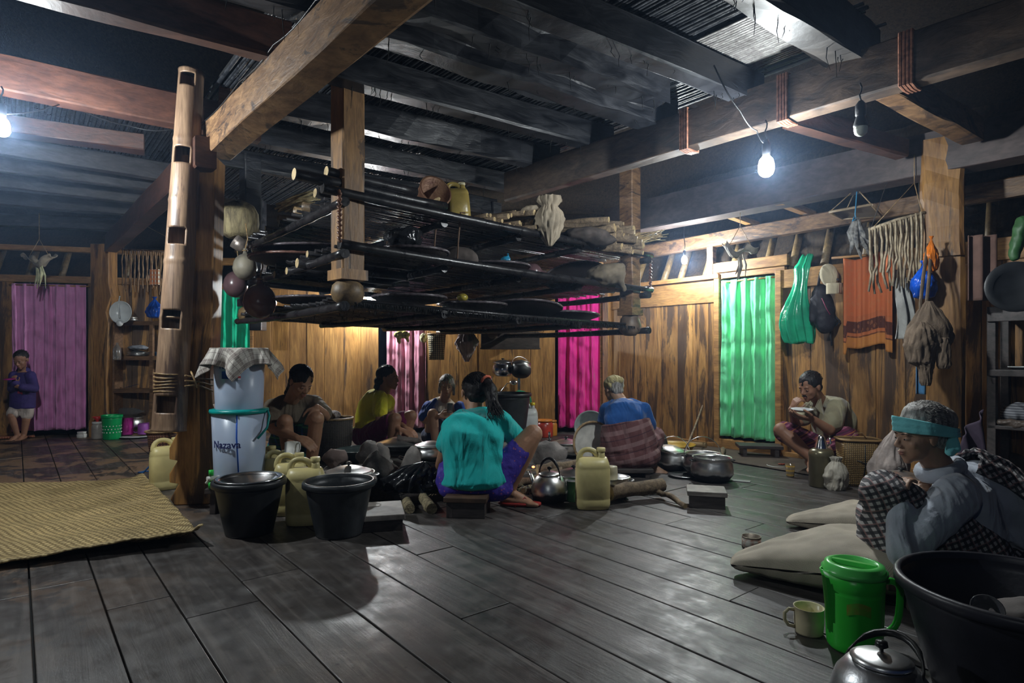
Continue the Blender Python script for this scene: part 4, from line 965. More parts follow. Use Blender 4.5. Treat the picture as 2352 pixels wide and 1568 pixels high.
# things in the cupboard
zt=[.03,zz(893,7),zz(818,7),zz(738,7)]
def cp(px,z,dy=.12): return V((P(px,900,7.0+dy).x,YC+dy,z))
pot('small lidded steel pot with a crumpled cloth on it, second shelf of the cupboard',cp(318,zt[2]),.11,.035,True,ALU,ears=False,knob=False)
c=cp(316,zt[2]+.1); blobo('rag','grey crumpled rag on the lidded pot in the cupboard','cloth',tuple(c),[('e',c,(.12,.08,.03))],mat_plain('grey_cloth',(.3,.32,.36),.85,var=.2),.01,[(.06,.05)],2)
pot('steel pot at the bottom of the cupboard behind the magenta jug',cp(300,.03,.16),.13,.17,True,ALU,ears=False,knob=False)
mb=MB(); c=cp(300,zt[0]+.245); mb.lathe([(0,0),(.03,.01),(.045,.04),(.045,.2),(.03,.26),(.012,.3),(.012,.33),(0,.33)],c-V((.17,0,0)),18,axis=(1,0,0)); one('water_bottle',mb,CLR,'clear plastic water bottle lying on its side low in the cupboard','bottle')
mb=MB(); c=cp(268,zt[2]-.0); mb.lathe([(0,-.02),(.035,-.02),(.04,0),(.04,.1),(.025,.13),(.012,.15),(.012,.17),(0,.17)],P(269,822,6.8),18); one('water_bottle',mb,CLR,'clear ribbed bottle at the left edge of the cupboard, middle height','bottle')
pot('small pot at the top shelf of the cupboard',cp(300,zt[3]),.07,.05,True,ALU,ears=False)
mb=MB(); c=cp(308,zt[1]); mb.box(c+V((0,-.05,.03)),(.16,.02,.006),Matrix.Rotation(-.25,3,'Y')); one('knife',mb,STEEL,'pale knife blade lying on the third shelf of the cupboard','knife')
basin('dark blue bowl at the right of the second cupboard shelf',cp(362,zt[2]),.09,.05,mat_plain('blue_enamel',(.03,.08,.16),.3))
film_bag('crumpled clear bag right of the cupboard divider, third shelf',cp(366,zt[1]+.07),.07,.07,mat_plain('dull_film',(.35,.38,.42),.3,bmp=.4))
# strips hanging over the cupboard
STRP=mat_plain('palm_strip',(.42,.26,.14),.7,var=.25,vs=20)
def striprack(name,label,a,b,n,l0,l1,mat,wob=.012,w=.009,extra=0,seed=1,kink=0):
    random.seed(seed); t=thing(name,label,'drying rack',tuple(a)); a=V(a);b=V(b)
    mb=MB(); mb.tube([a,a.lerp(b,.5)+V((0,0,.01)),b],.012,8); mb.build('hanging_stick',mat,t)
    for i in range(n):
        p=a.lerp(b,(i+.5)/n+random.uniform(-.01,.01)); L=random.uniform(l0,l1)
        for sgn in (-1,1):
            mb=MB(); q=[]
            for k in range(7):
                u=k/6; q.append(p+V((sgn*.01+random.uniform(-wob,wob)*u+kink*sgn*u*random.uniform(0,1),sgn*.02*min(1,u*3)-.005,.012-L*u*(1 if sgn>0 else random.uniform(.8,1)))))
            mb.tube(q,[w]*6+[w*.8],4,flat=.35,up=V((0,1,0))); mb.build('strip',mat,t)
    random.seed(seed+9); return t
t=striprack('strip_rack','row of brown palm strips drying on a stick above the cupboard',P(280,573,6.9),P(388,580,6.8),11,.42,.5,STRP)
mb=MB(); mb.tube([P(285,573,6.9),P(282,545,6.9),P(300,500,6.9)],.003,5); mb.tube([P(380,577,6.8),P(385,545,6.8),P(300,500,6.9)],.003,5); mb.build('cord',ROPE,t)
mb=MB(); mb.box(P(355,636,6.75),(.1,.02,.17)); one('packet',mb,mat_plaid('packet_print',(.55,.18,.08),[(0,30,.3,.6,(.9,.85,.7),1),(2,22,.2,.5,(.8,.3,.1),.8)]),'red and white packet tucked in the hanging palm strips','packet')
# hanging dry leaf + feathers (left)
DRY=mat_plain('dry_leaf',(.34,.29,.22),.8,var=.3,vs=14,bmp=.4); CORN=mat_plain('corn_husk',(.62,.62,.38),.6,var=.2,vs=20)
def hang_leaf(label,c,w,mat,h=.0,top=2.15,low=None,lowmat=None,seed=0):
    t=thing('hanging_leaf_sheath',label,'dried leaf',tuple(c)); mb=MB()
    def f(u,v):
        x=(u-.5)*w; return V(c)+V((x,(v-.5)*.12,.03*math.sin(u*9+seed)+.05*(abs(u-.5)*2)**2+.03*noise.noise(V((u*5,v*5,seed)))-.04*math.sin(math.pi*v)))
    mb.grid(f,20,8); mb.build('sheath',mat,t,solid=.004)
    mb=MB(); tp=V(c)+V((0,0,.22)); 
    for s in (-.35,.35): mb.tube([V(c)+V((s*w,0,.04)),tp],.003,5)
    mb.tube([tp,V((c[0],c[1],top))],.003,5); mb.build('cord',ROPE,t)
    if low:
        for i in range(5):
            mb=MB(); q=V(c)+V((random.uniform(-.03,.03),0,-.02)); d=V((random.uniform(-.05,.03),random.uniform(-.03,.03),-low*random.uniform(.7,1)))
            mb.tube([q,q+d*.5+V((.02,0,0)),q+d],[.008,.016,.004],6,flat=.5); mb.build('husk',lowmat or CORN,t)
hang_leaf('dry leaf sheath with a pale corn husk hanging in front of the pink curtain top',P(90,598,6.3),.3,DRY,low=.3,top=2.4)
hang_leaf('grey dried leaf sheath hanging on a cord above the mint curtain doorway',P(1700,575,5.4),.28,DRY,low=.26,lowmat=DRY,top=2.25,seed=2)
# bits by the cupboard foot
def jarc(label,loc,R,h,mat,lidm,name='jar',lidh=.02,lidR=.9):
    t=thing(name,label,'jar',tuple(loc)); mb=MB(); mb.lathe([(0,0),(R*.93,0),(R,.008),(R,h*.8),(R*.85,h*.93),(R*.75,h),(0,h)],loc,24); mb.build('body',mat,t)
    mb=MB(); mb.lathe([(0,h+lidh),(R*lidR,h+lidh),(R*lidR,h-.004),(0,h-.004)],loc,24); mb.build('lid',lidm,t); return t
WHT=mat_plain('white_plastic',(.72,.72,.68),.4,var=.06)
jarc('small squat white jar on the floor left of the grey jar',G(188,1005),.05,.05,WHT,WHT)
mb=MB(); c=G(193,1004)+V((0.02,.08,0)); mb.lathe([(0,0),(.028,0),(.028,.1),(.012,.13),(.012,.17),(0,.17)],c,16); one('small_bottle',mb,mat_plain('bottle_dark',(.10,.13,.10),.3),'small dark bottle behind the squat white jar','bottle')
jg=jarc('grey see-through jar on the floor with a red funnel on it',G(224,1007),.058,.17,mat_plain('grey_jar',(.42,.38,.34),.35),WHT)
t=thing('funnel','red plastic funnel standing in the grey jar','funnel',tuple(G(224,1007))); mb=MB(); mb.lathe([(.012,.185),(.014,.21),(.05,.245),(.052,.245),(.016,.207),(.014,.185)],G(224,1007),20); mb.build('cone',mat_plain('red_plastic',(.55,.03,.03),.4),t)
GPL=mat_plain('green_plastic',(.0,.36,.10),.35,var=.1)
b=bucket('bright green plastic basket-bucket with white dots at the foot of the carved post',G(257,1008),.098,.085,.27,GPL,rz=.2,rim=.008)
mb=MB()
for k in range(3):
    for i in range(18):
        a=i*math.pi/9+k*.17; r=.09; mb.ell((r*math.cos(a),r*math.sin(a),.08+k*.035),(.007,.007,.007),seg=8,rings=5)
mb.build('dots',WHT,b); 
PUR=mat_plain('purple_plastic',(.45,.12,.55),.4); MGP=mat_plain('magenta_plastic',(.42,.02,.25),.35)
basin('broad white plate on the floor in front of the cupboard',G(316,1003),.19,.02,GLZ,name='plate',cat='plate')
mug('magenta plastic jug leaning in front of the cupboard',G(293,1003)+V((0,-.0,.022)),.062,.19,MGP,rz=2.2,tilt=(.0,.15),name='plastic_jug')
mug('purple plastic mug standing upside down on the white plate',G(327,1002)+V((.02,.03,.15)),.08,.12,PUR,rz=.3,tilt=(math.pi,0))
basin('turquoise bowl on the floor at the foot of the cupboard behind the bamboo pole',G(385,992),.12,.07,mat_plain('teal_plastic',(.0,.22,.34),.35))
# brown woven tall basket
BRB=mat_weave('brown_basket',(.26,.10,.06),(.06,.025,.02),s=30,kind='UV',rough=.8)
BRB2=mat_weave('brown_basket_o',(.26,.11,.06),(.07,.03,.02),s=18,kind='Object',rough=.8,ax='XZ')
basket('narrow reddish-brown woven basket between the cupboard and the carved post',G(372,1088),[(.075,0),(.07,.05),(.085,.16),(.10,.3),(.115,.34)],BRB2)
mb=MB(); p=G(352,1085); mb.tube([p+V((.03,0,.16)),p+V((-.01,-.03,.06)),p+V((-.05,-.05,.008)),p+V((-.1,-.03,.007)),p+V((-.08,.02,.007)),p+V((0,.02,.007)),p+V((.05,-.05,.007))],.006,7); one('blue_string',mb,mat_plain('blue_rope',(.02,.12,.35),.6),'short blue cord on the floor by the narrow brown basket','string')
# --- right wall hangings
def sheet(name,label,cat,fn,mat,nu=30,nv=40,solid=.004,group=None):
    mb=MB(); mb.grid(fn,nu,nv); return one(name,mb,mat,label,cat,group,solid=solid)
# green translucent plastic bag
TGR=mat_plain('green_film',(.03,.62,.33),.2,var=.2,vs=5,bmp=.6,bscale=12,alpha=.85)
c=WR(srat(1828)+.12,0,.17)
def gbag(u,v):
    z=zz(788,5.45)+(zz(590,5.45)-zz(788,5.45))*v; wid=.105*(1-.5*v)+.03*math.sin(v*7); wid=wid if v<.9 else wid*.8
    a=2*math.pi*u; fo=1+.22*math.sin(a*7+v*3)+.12*math.sin(a*13+v*9)
    top=max(0,v-.85)/.15
    return V((c.x-.02*math.sin(v*5)+wid*math.cos(a)*fo*(1-.3*top)+top*.05,c.y+.06*math.sin(a)*fo*(1-.4*top),z+.01*math.sin(a*3)))
mb=MB(); mb.grid(gbag,70,30,wrap=True); one('plastic_bag',mb,TGR,'long translucent green plastic bag hanging right of the mint curtain','bag',solid=.002)
# backpack, cap
BKF=mat_plain('black_nylon',(.022,.02,.028),.6,var=.2,bmp=.3); c=WR(srat(1880)+.10,zz(715,5.3),.14)
bp=thing('backpack','black backpack hanging on the wall under the khaki cap','backpack',tuple(c))
mb=MB(); R=Matrix.Rotation(-.12,3,'Y'); mb.ell(c,(.10,.085,.2),R); mb.ell(c+V((.0,-.06,-.09)),(.085,.05,.10)); mb.ell(c+V((-.02,0,.13)),(.07,.06,.1)); mb.cap(c+V((-.09,0,.1)),c+V((-.1,0,-.08)),.02); mb.build('bag_body',BKF,bp,remesh=.01,smooth_it=3,disp=[(.015,.05)])
for s in (-1,1):
    mb=MB(); mb.tube([c+V((s*.05,-.02,.2)),c+V((s*.06,-.06,.27)),c+V((s*.02,0,.33))],.012,6,flat=.4); mb.build('strap',BKF,bp)
mb=MB(); mb.tube([c+V((.05,-.03,-.18)),c+V((.06,-.03,-.3))],.009,6,flat=.4); mb.tube([c+V((.09,-.03,-.05)),c+V((.13,-.03,-.09)),c+V((.09,-.03,-.13))],.008,6); mb.build('strap',BKF,bp)
mb=MB(); mb.tube([c+V((-.06,-.1,.1)),c+V((-.02,-.11,.0)),c+V((.0,-.12,-.04))],.004,5); mb.build('zip',mat_plain('red_trim',(.3,.05,.12),.6),bp)
KH=cloth_mat('khaki_cap',(.55,.48,.33)); c=WR(srat(1893)+.13,zz(640,5.2),.2); cp_=thing('cap','khaki baseball cap hanging on the backpack','cap',tuple(c))
mb=MB(); mb.ell(c+V((0,0,.02)),(.075,.055,.10),Matrix.Rotation(-.3,3,'Y')); mb.build('crown',KH,cp_)
mb=MB(); mb.grid(lambda u,v: c+V((.03+(u-.5)*.13,-.02-.05*math.sin(math.pi*u),-.05-.09*v)),12,8); mb.build('visor',KH,cp_,solid=.006)
mb=MB(); mb.ell(c+V((.045,-.05,-.02)),(.011,.005,.011)); mb.build('badge',mat_plain('dark_badge',(.05,.05,.06),.6),cp_)
# orange sarong
def mat_sarong():
    m,nt,b=_nt('orange_sarong'); L=nt.links; co=coords(nt,'UV'); sx=nt.nodes.new('ShaderNodeSeparateXYZ'); L.new(co,sx.inputs[0])
    base=ramp(nt,sx.outputs[1],[(0,(.55,.22,.05)),(.12,(.16,.05,.02)),(.135,(.50,.15,.05)),(.17,(.10,.03,.02)),(.30,(.50,.14,.05)),(.36,(.56,.15,.05))],'CONSTANT')
    w=nd(nt,'ShaderNodeTexVoronoi',i_Scale=16.0); L.new(co,w.inputs['Vector'])
    c=mixc(nt,base,(.50,.2,.08),ramp(nt,w.outputs['Distance'],[(.3,.35),(.35,0)],'CONSTANT'))
    L.new(c,b.inputs['Base Color']); b.inputs['Roughness'].default_value=.85; return m
SAR=mat_sarong(); pA=WR(srat(1932)+.06,0,.1); pB=WR(srat(2046)+.06,0,.1)
def sar(k):
    def f(u,v):
        z0=zz(795,5.0); z1=zz(588,5.0); p=pA.lerp(pB,.02+.96*u); a=.012*math.sin(u*19)+.008*math.sin(u*43+2)
        fo=.05*math.exp(-((u-.06)/.05)**2)+.05*math.exp(-((u-.93)/.05)**2)
        return p+NW*(a+fo+k)+V((0,0,z0+(z1-z0)*v-.02*math.sin(u*6)+(-.06 if (u<.1 or u>.86) else 0)*(1-v)))
    return f
sheet('sarong_cloth','orange-brown patterned sarong hanging on the right wall','cloth',sar(0),SAR,60,40)
mb=MB(); mb.tube([pA+V((-.1,0,zz(588,5.0)+.005)),pB+V((.1,0,zz(588,5.0)+.005))],.01,8); one('hanging_rail',mb,RAIL,'thin pole carrying the orange sarong','pole')
# strips by right post
t=striprack('strip_rack','row of pale bark strips drying on a slanting stick left of the right-hand post',P(1995,528,4.35),P(2125,488,4.25),11,.42,.55,mat_plain('bark_strip',(.45,.36,.24),.7,var=.25,vs=25),wob=.012,w=.01,seed=4,kink=.03)
mb=MB(); tp=P(2100,420,4.3); mb.tube([P(2002,526,4.35),tp],.003,5); mb.tube([P(2118,490,4.25),tp],.003,5); mb.tube([tp,tp+V((0,0,.2))],.003,5); mb.build('cord',ROPE,t)
SMK2=mat_wood('smoked_log',(.10,.085,.07),(.03,.027,.025),scale=(3,3,3),grain=5,rough=.7)
mb=MB(); mb.tube([P(1990,535,4.55),P(2120,515,4.5)],.045,10); mb.tube([P(2125,440,4.5),P(2123,415,4.5)],.002,4); mb.tube([P(2112,520,4.5),P(2110,400,4.5)],.003,4); mb.tube([P(1995,540,4.55),P(2040,410,4.5)],.003,4); one('hanging_bundle',mb,SMK2,'dark smoked roll hanging behind the pale bark strips','bundle')
# dried fish / feathers bundle
t=thing('feather_bundle','bundle of grey dried fish hanging under the swing tray','dried fish',tuple(P(1975,545,4.6)))
FSH=mat_plain('dried_fish',(.30,.29,.27),.5,var=.4,vs=30,bmp=.3,col2=(.05,.05,.055)); random.seed(8)
for i in range(11):
    a=P(1966+random.uniform(-4,6),500,4.6); b=P(1950+i*5.5+random.uniform(-5,5),585+random.uniform(-30,15),4.6+random.uniform(-.06,.06)); mb=MB(); m_=a.lerp(b,.55)+V((random.uniform(-.03,.03),0,0)); mb.tube([a,a.lerp(m_,.4),m_,b.lerp(m_,.3),b],[.006,.016,.022,.012,.004],7,flat=.45,up=V((.3,1,0))); mb.build('fish',FSH,t)
mb=MB(); mb.tube([P(1966,502,4.6),P(1964,492,4.6),P(1968,440,4.6)],.004,5); mb.tube([P(1962,498,4.59),P(1958,508,4.59),P(1966,503,4.58)],.005,5); mb.build('knot',mat_plain('blue_string',(.05,.3,.55),.5),t)
# swing tray
t=thing('hanging_shelf','flat woven tray hanging on cords like a swing below the grey beam','shelf',tuple(P(1965,485,4.7)))
mb=MB(); a,b_,c_,d_=P(1905,487,4.75),P(2002,470,4.55),P(2025,497,4.9),P(1935,502,5.1)
mb.add([a,b_,c_,d_,a+V((0,0,.012)),b_+V((0,0,.012)),c_+V((0,0,.012)),d_+V((0,0,.012))],[[3,2,1,0],[4,5,6,7],[0,1,5,4],[1,2,6,5],[2,3,7,6],[3,0,4,7]],False); mb.build('tray',mat_weave('pale_weave',(.30,.22,.13),(.10,.07,.04),s=60,kind='Object'),t)
tp=P(1967,432,4.75); mb=MB()
for q in (a,b_,c_,d_): mb.tube([q,tp],.004,5)
mb.tube([tp,tp+V((0,0,.12))],.006,5); mb.build('cord',ROPE,t)
for (u,v) in ((a,b_),(b_,c_),(c_,d_),(d_,a)):
    mb=MB(); mb.tube([u,v],.009,6); mb.build('edge_pole',mat_plain('pale_pole',(.35,.26,.16),.6),t)
# orange, blue bags, brown bag, grey cloth, towel
ORF=mat_plain('orange_film',(.75,.20,.02),.25,var=.25,vs=14,bmp=.5,bscale=25)
film_bag('shiny orange plastic bag hanging on the left side of the right-hand post',P(2139,590,4.1),.045,.10,ORF)
film_bag('bright blue plastic bag hanging below the orange bag',P(2122,650,4.18),.075,.11,mat_plain('blue_film3',(.01,.12,.75),.25,var=.3,vs=12,bmp=.4,bscale=30))
BRC=mat_plain('brown_canvas',(.20,.145,.10),.85,var=.2,vs=9,bmp=.3,bscale=90); c=P(2130,765,4.0)
bg=thing('shoulder_bag','rumpled brown canvas shoulder bag hanging by long straps from the right-hand post','bag',tuple(c))
def subcr(*a,**k):
    o=crumple(*a,**k); del o['label']; del o['category']; w=V(o['_o']); o.parent=bg; o.location=w-V(bg['_o']); return o
subcr('bag_body','x','x',c+V((.01,0,0)),[(.02,-.17),(.10,-.14),(.15,-.04),(.125,.06),(.07,.15),(.02,.21)],BRC,1,.5,fold=.22,seed=11)
subcr('front_flap','x','x',c+V((-.075,-.05,-.06)),[(.02,-.16),(.07,-.13),(.095,-.02),(.08,.08),(.03,.13)],BRC,1,.5,fold=.35,seed=12)
subcr('hanging_sleeve','x','x',c+V((-.045,-.05,-.22)),[(.025,-.12),(.035,-.1),(.04,-.02),(.06,.05),(.05,.1)],BRC,1,.6,fold=.3,seed=13)
subcr('hanging_sleeve','x','x',c+V((.065,-.06,-.13)),[(.03,-.10),(.045,-.08),(.04,.04),(.03,.10)],BRC,1,.5,fold=.25,seed=14)
for (x0,x1) in ((2132,2112),(2140,2126)):
    mb=MB(); mb.tube([P(x0,560,4.12),P(x1+8,640,4.02),P(x1+2,700,4.0),P(2118,740,4.0)],.013,6,flat=.25,up=V((0,1,0))); mb.build('strap',BRC,bg)
GC=cloth_mat('grey_towel',(.36,.36,.34)); p0=P(2078,640,4.4)
sheet('grey_cloth','long grey cloth hanging left of the blue plastic bag','cloth',lambda u,v: P(2066+u*34+6*math.sin(v*5)-8*(1-v)*(1-u),778-v*140,4.35)+V((.0,.03*math.sin(u*14+v*3),0)),GC,24,30)
sheet('blue_towel','light blue cloth hanging low against the right-hand post','cloth',lambda u,v: P(2105+u*42,905-v*110,4.3)+V((.0,.02*math.sin(u*14),0)),cloth_mat('light_blue_towel',(.07,.22,.42)),20,20)
# right shelf and things beyond the post
SX0=P(2270,900,3.25).x; DKW=mat_wood('dark_shelf',(.10,.08,.075),(.035,.03,.028),scale=(1,4,4),grain=5,rough=.5,bmp=.3)
ssh=4.0
for _k in range(40):
    q=WR(ssh,0,.42); ssh += (2268-(CX+q.x/q.y*FPX))*.004
sh=thing('open_shelf','dark open shelf at the right edge behind the old woman','shelf',tuple(WR(ssh,0,.2)))
def shb(name,s0,s1,o0,o1,z0,z1):
    mb=MB(); mb.box(WR((s0+s1)/2,(z0+z1)/2,(o0+o1)/2),(s1-s0,o1-o0,z1-z0),RW); mb.build(name,DKW,sh,bevel=.004)
qd=WR(ssh,0,.42).y
SHZ=[zz(y,qd) for y in (705,848,975)]+[.1]
for z in SHZ: shb('board',ssh,ssh+1.5,.03,.42,z-.025,z)
shb('front_lip',ssh,ssh+1.5,.42,.44,SHZ[0]-.10,SHZ[0]+.0); shb('front_lip',ssh,ssh+1.5,.42,.44,SHZ[1]-.045,SHZ[1])
for s_ in (ssh+.02,ssh+1.45):
    for o_ in (.06,.39): shb('upright',s_-.025,s_+.025,o_-.03,o_+.03,0,SHZ[0]-.02)
def onS(px,z,off=.25):
    r=(px-CX)/FPX; a=W1+NW*off; s_=(r*a.y-a.x)/(DW.x-r*DW.y); return WR(s_,z,off)
def mat_flower():
    m,nt,b=_nt('flowered_enamel'); v=nd(nt,'ShaderNodeTexVoronoi',i_Scale=28.0); nt.links.new(coords(nt),v.inputs['Vector'])
    nt.links.new(mixc(nt,(.7,.72,.7),(.5,.08,.05),ramp(nt,v.outputs['Distance'],[(.12,1),(.2,0)])),b.inputs['Base Color']); b.inputs['Roughness'].default_value=.25; return m
basin('white enamel bowl with small red flowers on top of the dark shelf',onS(2346,SHZ[0]),.075,.055,mat_flower())
basin('pale plate on the second board of the dark shelf',onS(2346,SHZ[1]),.08,.02,GLZ,name='plate',cat='plate')
STRPD=mat_plaid('striped_cloth',(.3,.31,.33),[(2,60,.3,.6,(.08,.08,.1),1)]); c=onS(2345,SHZ[2]+.07)
blobo('folded_cloth','grey striped cloth heaped on the third board of the dark shelf','cloth',tuple(c),[('e',c,(.12,.1,.08))],STRPD,.012,[(.04,.06)],2)
c=onS(2300,SHZ[2]+.02,.4); blobo('brown_cloth','rumpled brown plastic sheet spilling over the third board of the dark shelf','cloth',tuple(c),[('c',c,c+DW*.5+V((0,0,-.02)),.03,.045)],mat_plain('brown_film',(.13,.10,.08),.35,bmp=.5),.009,[(.06,.04)],1)
c=G(2290,1120)+V((.02,.05,.11)); blobo('sack','dull brown sack slumped at the right edge behind the old woman','sack',tuple(c),[('e',c,(.2,.15,.13)),('e',c+V((.15,0,.05)),(.15,.12,.12))],mat_plain('dull_sack',(.12,.10,.08),.8,var=.2),.015,[(.05,.1)],3)
sheet('dark_cloth','dark cloth hanging on the wall right of the right-hand post','cloth',lambda u,v: P(2225+u*65,690-v*150,4.0)+V((.0,.03*math.sin(u*13),0)),mat_plain('dark_brown_cloth',(.16,.09,.07),.85),20,20)
sheet('sheet_cloth','dark purple cloth draped between the post and the dark shelf','cloth',lambda u,v: P(2205+u*60,1110-v*(110+60*u),3.7)+V((.0,.03*math.sin(u*11+v*4),0)),mat_plain('dark_purple_cloth',(.07,.05,.08),.85),20,20)
c=P(2340,560,3.6); blobo('green_bundle','dark green bundle hanging at the right edge of the picture','bundle',tuple(c),[('c',c+V((.03,0,.12)),c+V((-.03,0,-.08)),.05,.03)],mat_plain('dark_green',(.03,.10,.03),.5),.012,[(.05,.05)],2)
c=P(2330,660,3.6); mb=MB(); mb.lathe([(0,-.02),(.1,-.02),(.15,.02),(.15,.03),(.1,-.01),(0,-.01)],c,28,axis=(-.5,-1,.1)); one('hanging_pan',mb,BLKP,'dark round pan hanging at the right edge above the shelf','pan')
# --- hearth-side wall: hood/box, basket, cloths, hanging pots
mb=MB(); mb.box((P(1172,780,6.75).x,6.9,zz(782,6.75)+.08),(.62,.5,.02)); mb.box((P(1172,780,6.65).x,6.65,zz(782,6.65)+.0),(.64,.02,.19)); mb.box((P(1172,780,6.65).x,6.9,zz(800,6.65)),(.66,.52,.015))
one('wall_box',mb,mat_wood('box_grey',(.16,.12,.1),(.06,.05,.045),scale=(1,4,4),grain=4,rough=.6),'greyish wooden box shelf on the back wall above the hanging pots','shelf',bevel=.003)
BBK=mat_weave('banded_basket',(.62,.50,.24),(.05,.035,.02),s=14,kind='Object',rough=.7,ax='XZ')
c=P(1003,826,6.9); t=basket('tall dark-and-pale banded basket hanging between the dusty pink curtain and the pots',None,[(.085,0),(.088,.1),(.098,.2),(.105,.29)],BBK); at(t,c)
mb=MB(); mb.tube([(-.1,0,.28),(-.05,0,.5),(0,.25,.7)],.004,5); mb.tube([(.1,0,.28),(.05,0,.5),(0,.25,.7)],.004,5); mb.build('cord',ROPE,t)
YC_=mat_plaid('yellow_print',(.62,.56,.14),[(0,25,.15,.3,(.2,.15,.05),.7),(2,31,.1,.25,(.2,.15,.05),.7)]); c=P(923,772,7.0)
blobo('yellow_cloth','small yellow printed cloth hanging over the dusty pink curtain','cloth',tuple(c),[('e',c+V((0,0,.02)),(.1,.03,.05)),('c',c+V((-.04,0,0)),c+V((-.03,0,-.07)),.035,.02),('c',c+V((.05,0,0)),c+V((.07,0,-.05)),.035,.02)],YC_,.009,[(.03,.03)],1)
c=P(973,776,6.95); blobo('cream_cloth','small cream-yellow cloth beside the banded basket','cloth',tuple(c),[('e',c,(.05,.03,.06))],cloth_mat('cream_cloth',(.62,.56,.34)),.009,[(.03,.03)],1)
c=P(1072,790,6.6); crumple('striped_rag','pinkish-grey rag hanging in loose folds left of the hanging pots','cloth',c,[(.02,-.19),(.045,-.12),(.09,-.04),(.11,.02),(.07,.1),(.03,.15)],cloth_mat('rag_pink',(.40,.31,.30)),fold=.5,seed=6,nf=12)
pot('bright steel pot hanging on the back wall, left of the two',P(1155,864,6.7),.105,.15,True,STEEL,ears=False)
t=pot('soot-bottomed pot with a wire handle hanging beside the bright steel pot',P(1201,862,6.65),.10,.14,True,mat_pot('sooty_pot_blue',.09,.11),wire=True,ears=False)
at(t,P(1196,864,6.6),.4,(-.3,.2))
mb=MB(); mb.tube([P(1140,905,7.3)+V((-.05,0,-.1)),P(1165,880,7.28),P(1185,880,7.27)],.006,6); mb.ell(P(1180,878,7.25),(.05,.02,.03)); mb.box(P(1192,900,7.28),(.03,.02,.4)); mb.tube([P(1130,865,7.3),P(1130,935,7.3)],.006,6); one('wall_utensils',mb,STEEL,'steel ladle and utensils hanging on the wall under the pots','ladle')
n=32; mb=MB(); c=P(1195,923,7.2); mb.tube([c+V((.125*math.cos(2*math.pi*i/n),0,.125*math.sin(2*math.pi*i/n))) for i in range(n)],.012,8,closed=True,cap=False); one('hose_ring',mb,mat_plain('green_hose',(.03,.32,.16),.4),'green hose ring hanging on the wall behind the big black bucket','hose')
# items by back wall on floor
b=bucket('big black bucket by the back wall, partly behind the woman in turquoise',G(1165,1020,0)+V((0,0,.12)),.24,.19,.42,BLKP); 
stool('dark wooden bench under the big black bucket at the back wall',G(1165,1020,0),.5,.4,.12,0,DKW)
jerrycan('grey-white jerrycan beside the big black bucket at the back wall',G(1212,1012),.15,.42,JERRY2,.11,.08,mat_plain('yellow_cap',(.7,.55,.02),.4))
jarc('red and green plastic jar left of the magenta curtain',G(1250,1003),.10,.18,mat_plain('red_jar',(.5,.05,.03),.3,var=.3,vs=6),mat_plain('orange_lid',(.6,.2,.03),.4))
jarc('orange plastic jar right beside the red jar by the magenta curtain',G(1268,1000),.06,.16,mat_plain('orange_jar',(.55,.22,.03),.35),mat_plain('orange_lid2',(.5,.2,.03),.4))
basin('grey plastic basin standing up against the wall in front of the magenta curtain',G(1355,1018)+V((0,0,.15)),.17,.1,mat_plain('grey_plastic',(.22,.25,.25),.4),(1.2,0))
# ================================================================ THINGS ON THE FLOOR
# bamboo pole with square notches, tied to the carved post
bpole=thing('notched_bamboo','thick bamboo pole with square notches cut in it, leaning on the carved post','bamboo pole',tuple(P(392,990,3.7)))
a=P(388,990,3.68); b=P(440,165,3.82); ax=(b-a).normalized(); LBP=(b-a).length
BMAT=mat_wood('notched_bamboo',(.44,.29,.18),(.17,.10,.065),scale=(7,7,.5),grain=3.5,stain=(.07,.04,.03),stain_amt=.4,rough=.4,bmp=.25)
def bamboo_shell():
    mb=MB(); seg=48; sd,u=frame(ax,V((0,1,0)))
    if u.y<0: pass
    nodes=[.0,.145,.305,.46,.63,.80,1.0]
    rows=sorted(set([round(i/200,4) for i in range(201)]))
    def rad(t):
        r=.083-.022*t
        for n_ in nodes: r+=.0035*math.exp(-((t-n_)/.006)**2)
        return r
    # notch windows: (z pixel top, z pixel bottom) facing the viewer-left side
    win=[]
    for (y0,y1) in ((352,388),(536,574),(722,765),(912,950),(178,205)):
        win.append(((990-y1)/825.,(990-y0)/825.))
    vs=[];fs=[]
    R=Matrix((sd,u,ax)).transposed()
    fa=math.atan2((V((.1,-1,0))).dot(u),(V((.1,-1,0))).dot(sd))
    for t in rows:
        for j in range(seg):
            an=2*math.pi*j/seg; p=a+ax*(LBP*t)+sd*math.cos(an)*rad(t)+u*math.sin(an)*rad(t); vs.append(p)
    for i in range(len(rows)-1):
        tm=(rows[i]+rows[i+1])/2
        inw=any(w0<tm<w1 for w0,w1 in win)
        for j in range(seg):
            am=2*math.pi*(j+.5)/seg; da=(am-fa+math.pi)%(2*math.pi)-math.pi
            if inw and abs(da)<.66: continue
            fs.append([i*seg+j,i*seg+(j+1)%seg,(i+1)*seg+(j+1)%seg,(i+1)*seg+j])
    mb.add(vs,fs,True,.8); return mb,nodes,sd,u
mb,nodes,sd,u=bamboo_shell(); o=mb.build('culm',BMAT,bpole,solid=.011); o.modifiers['so'].offset=-1
mb=MB()
for n_ in nodes[1:-1]:
    n2=n_; mb.lathe([(0,0),(.068-.02*n_,0),(.068-.02*n_,.008),(0,.008)],a+ax*(LBP*n_-.0),24,axis=ax)
mb.build('node_walls',mat_plain('bamboo_inside',(.40,.27,.17),.7),bpole)
mb=MB()
for k in range(6):
    c=P(391,858+k*8,3.69); pts=[]
    for i in range(30):
        an=2*math.pi*i/30; pts.append(c+V((.086*math.cos(an),.086*math.sin(an),.004*math.sin(an*2+k))))
    mb.tube(pts,.0052,6,closed=True,cap=False)
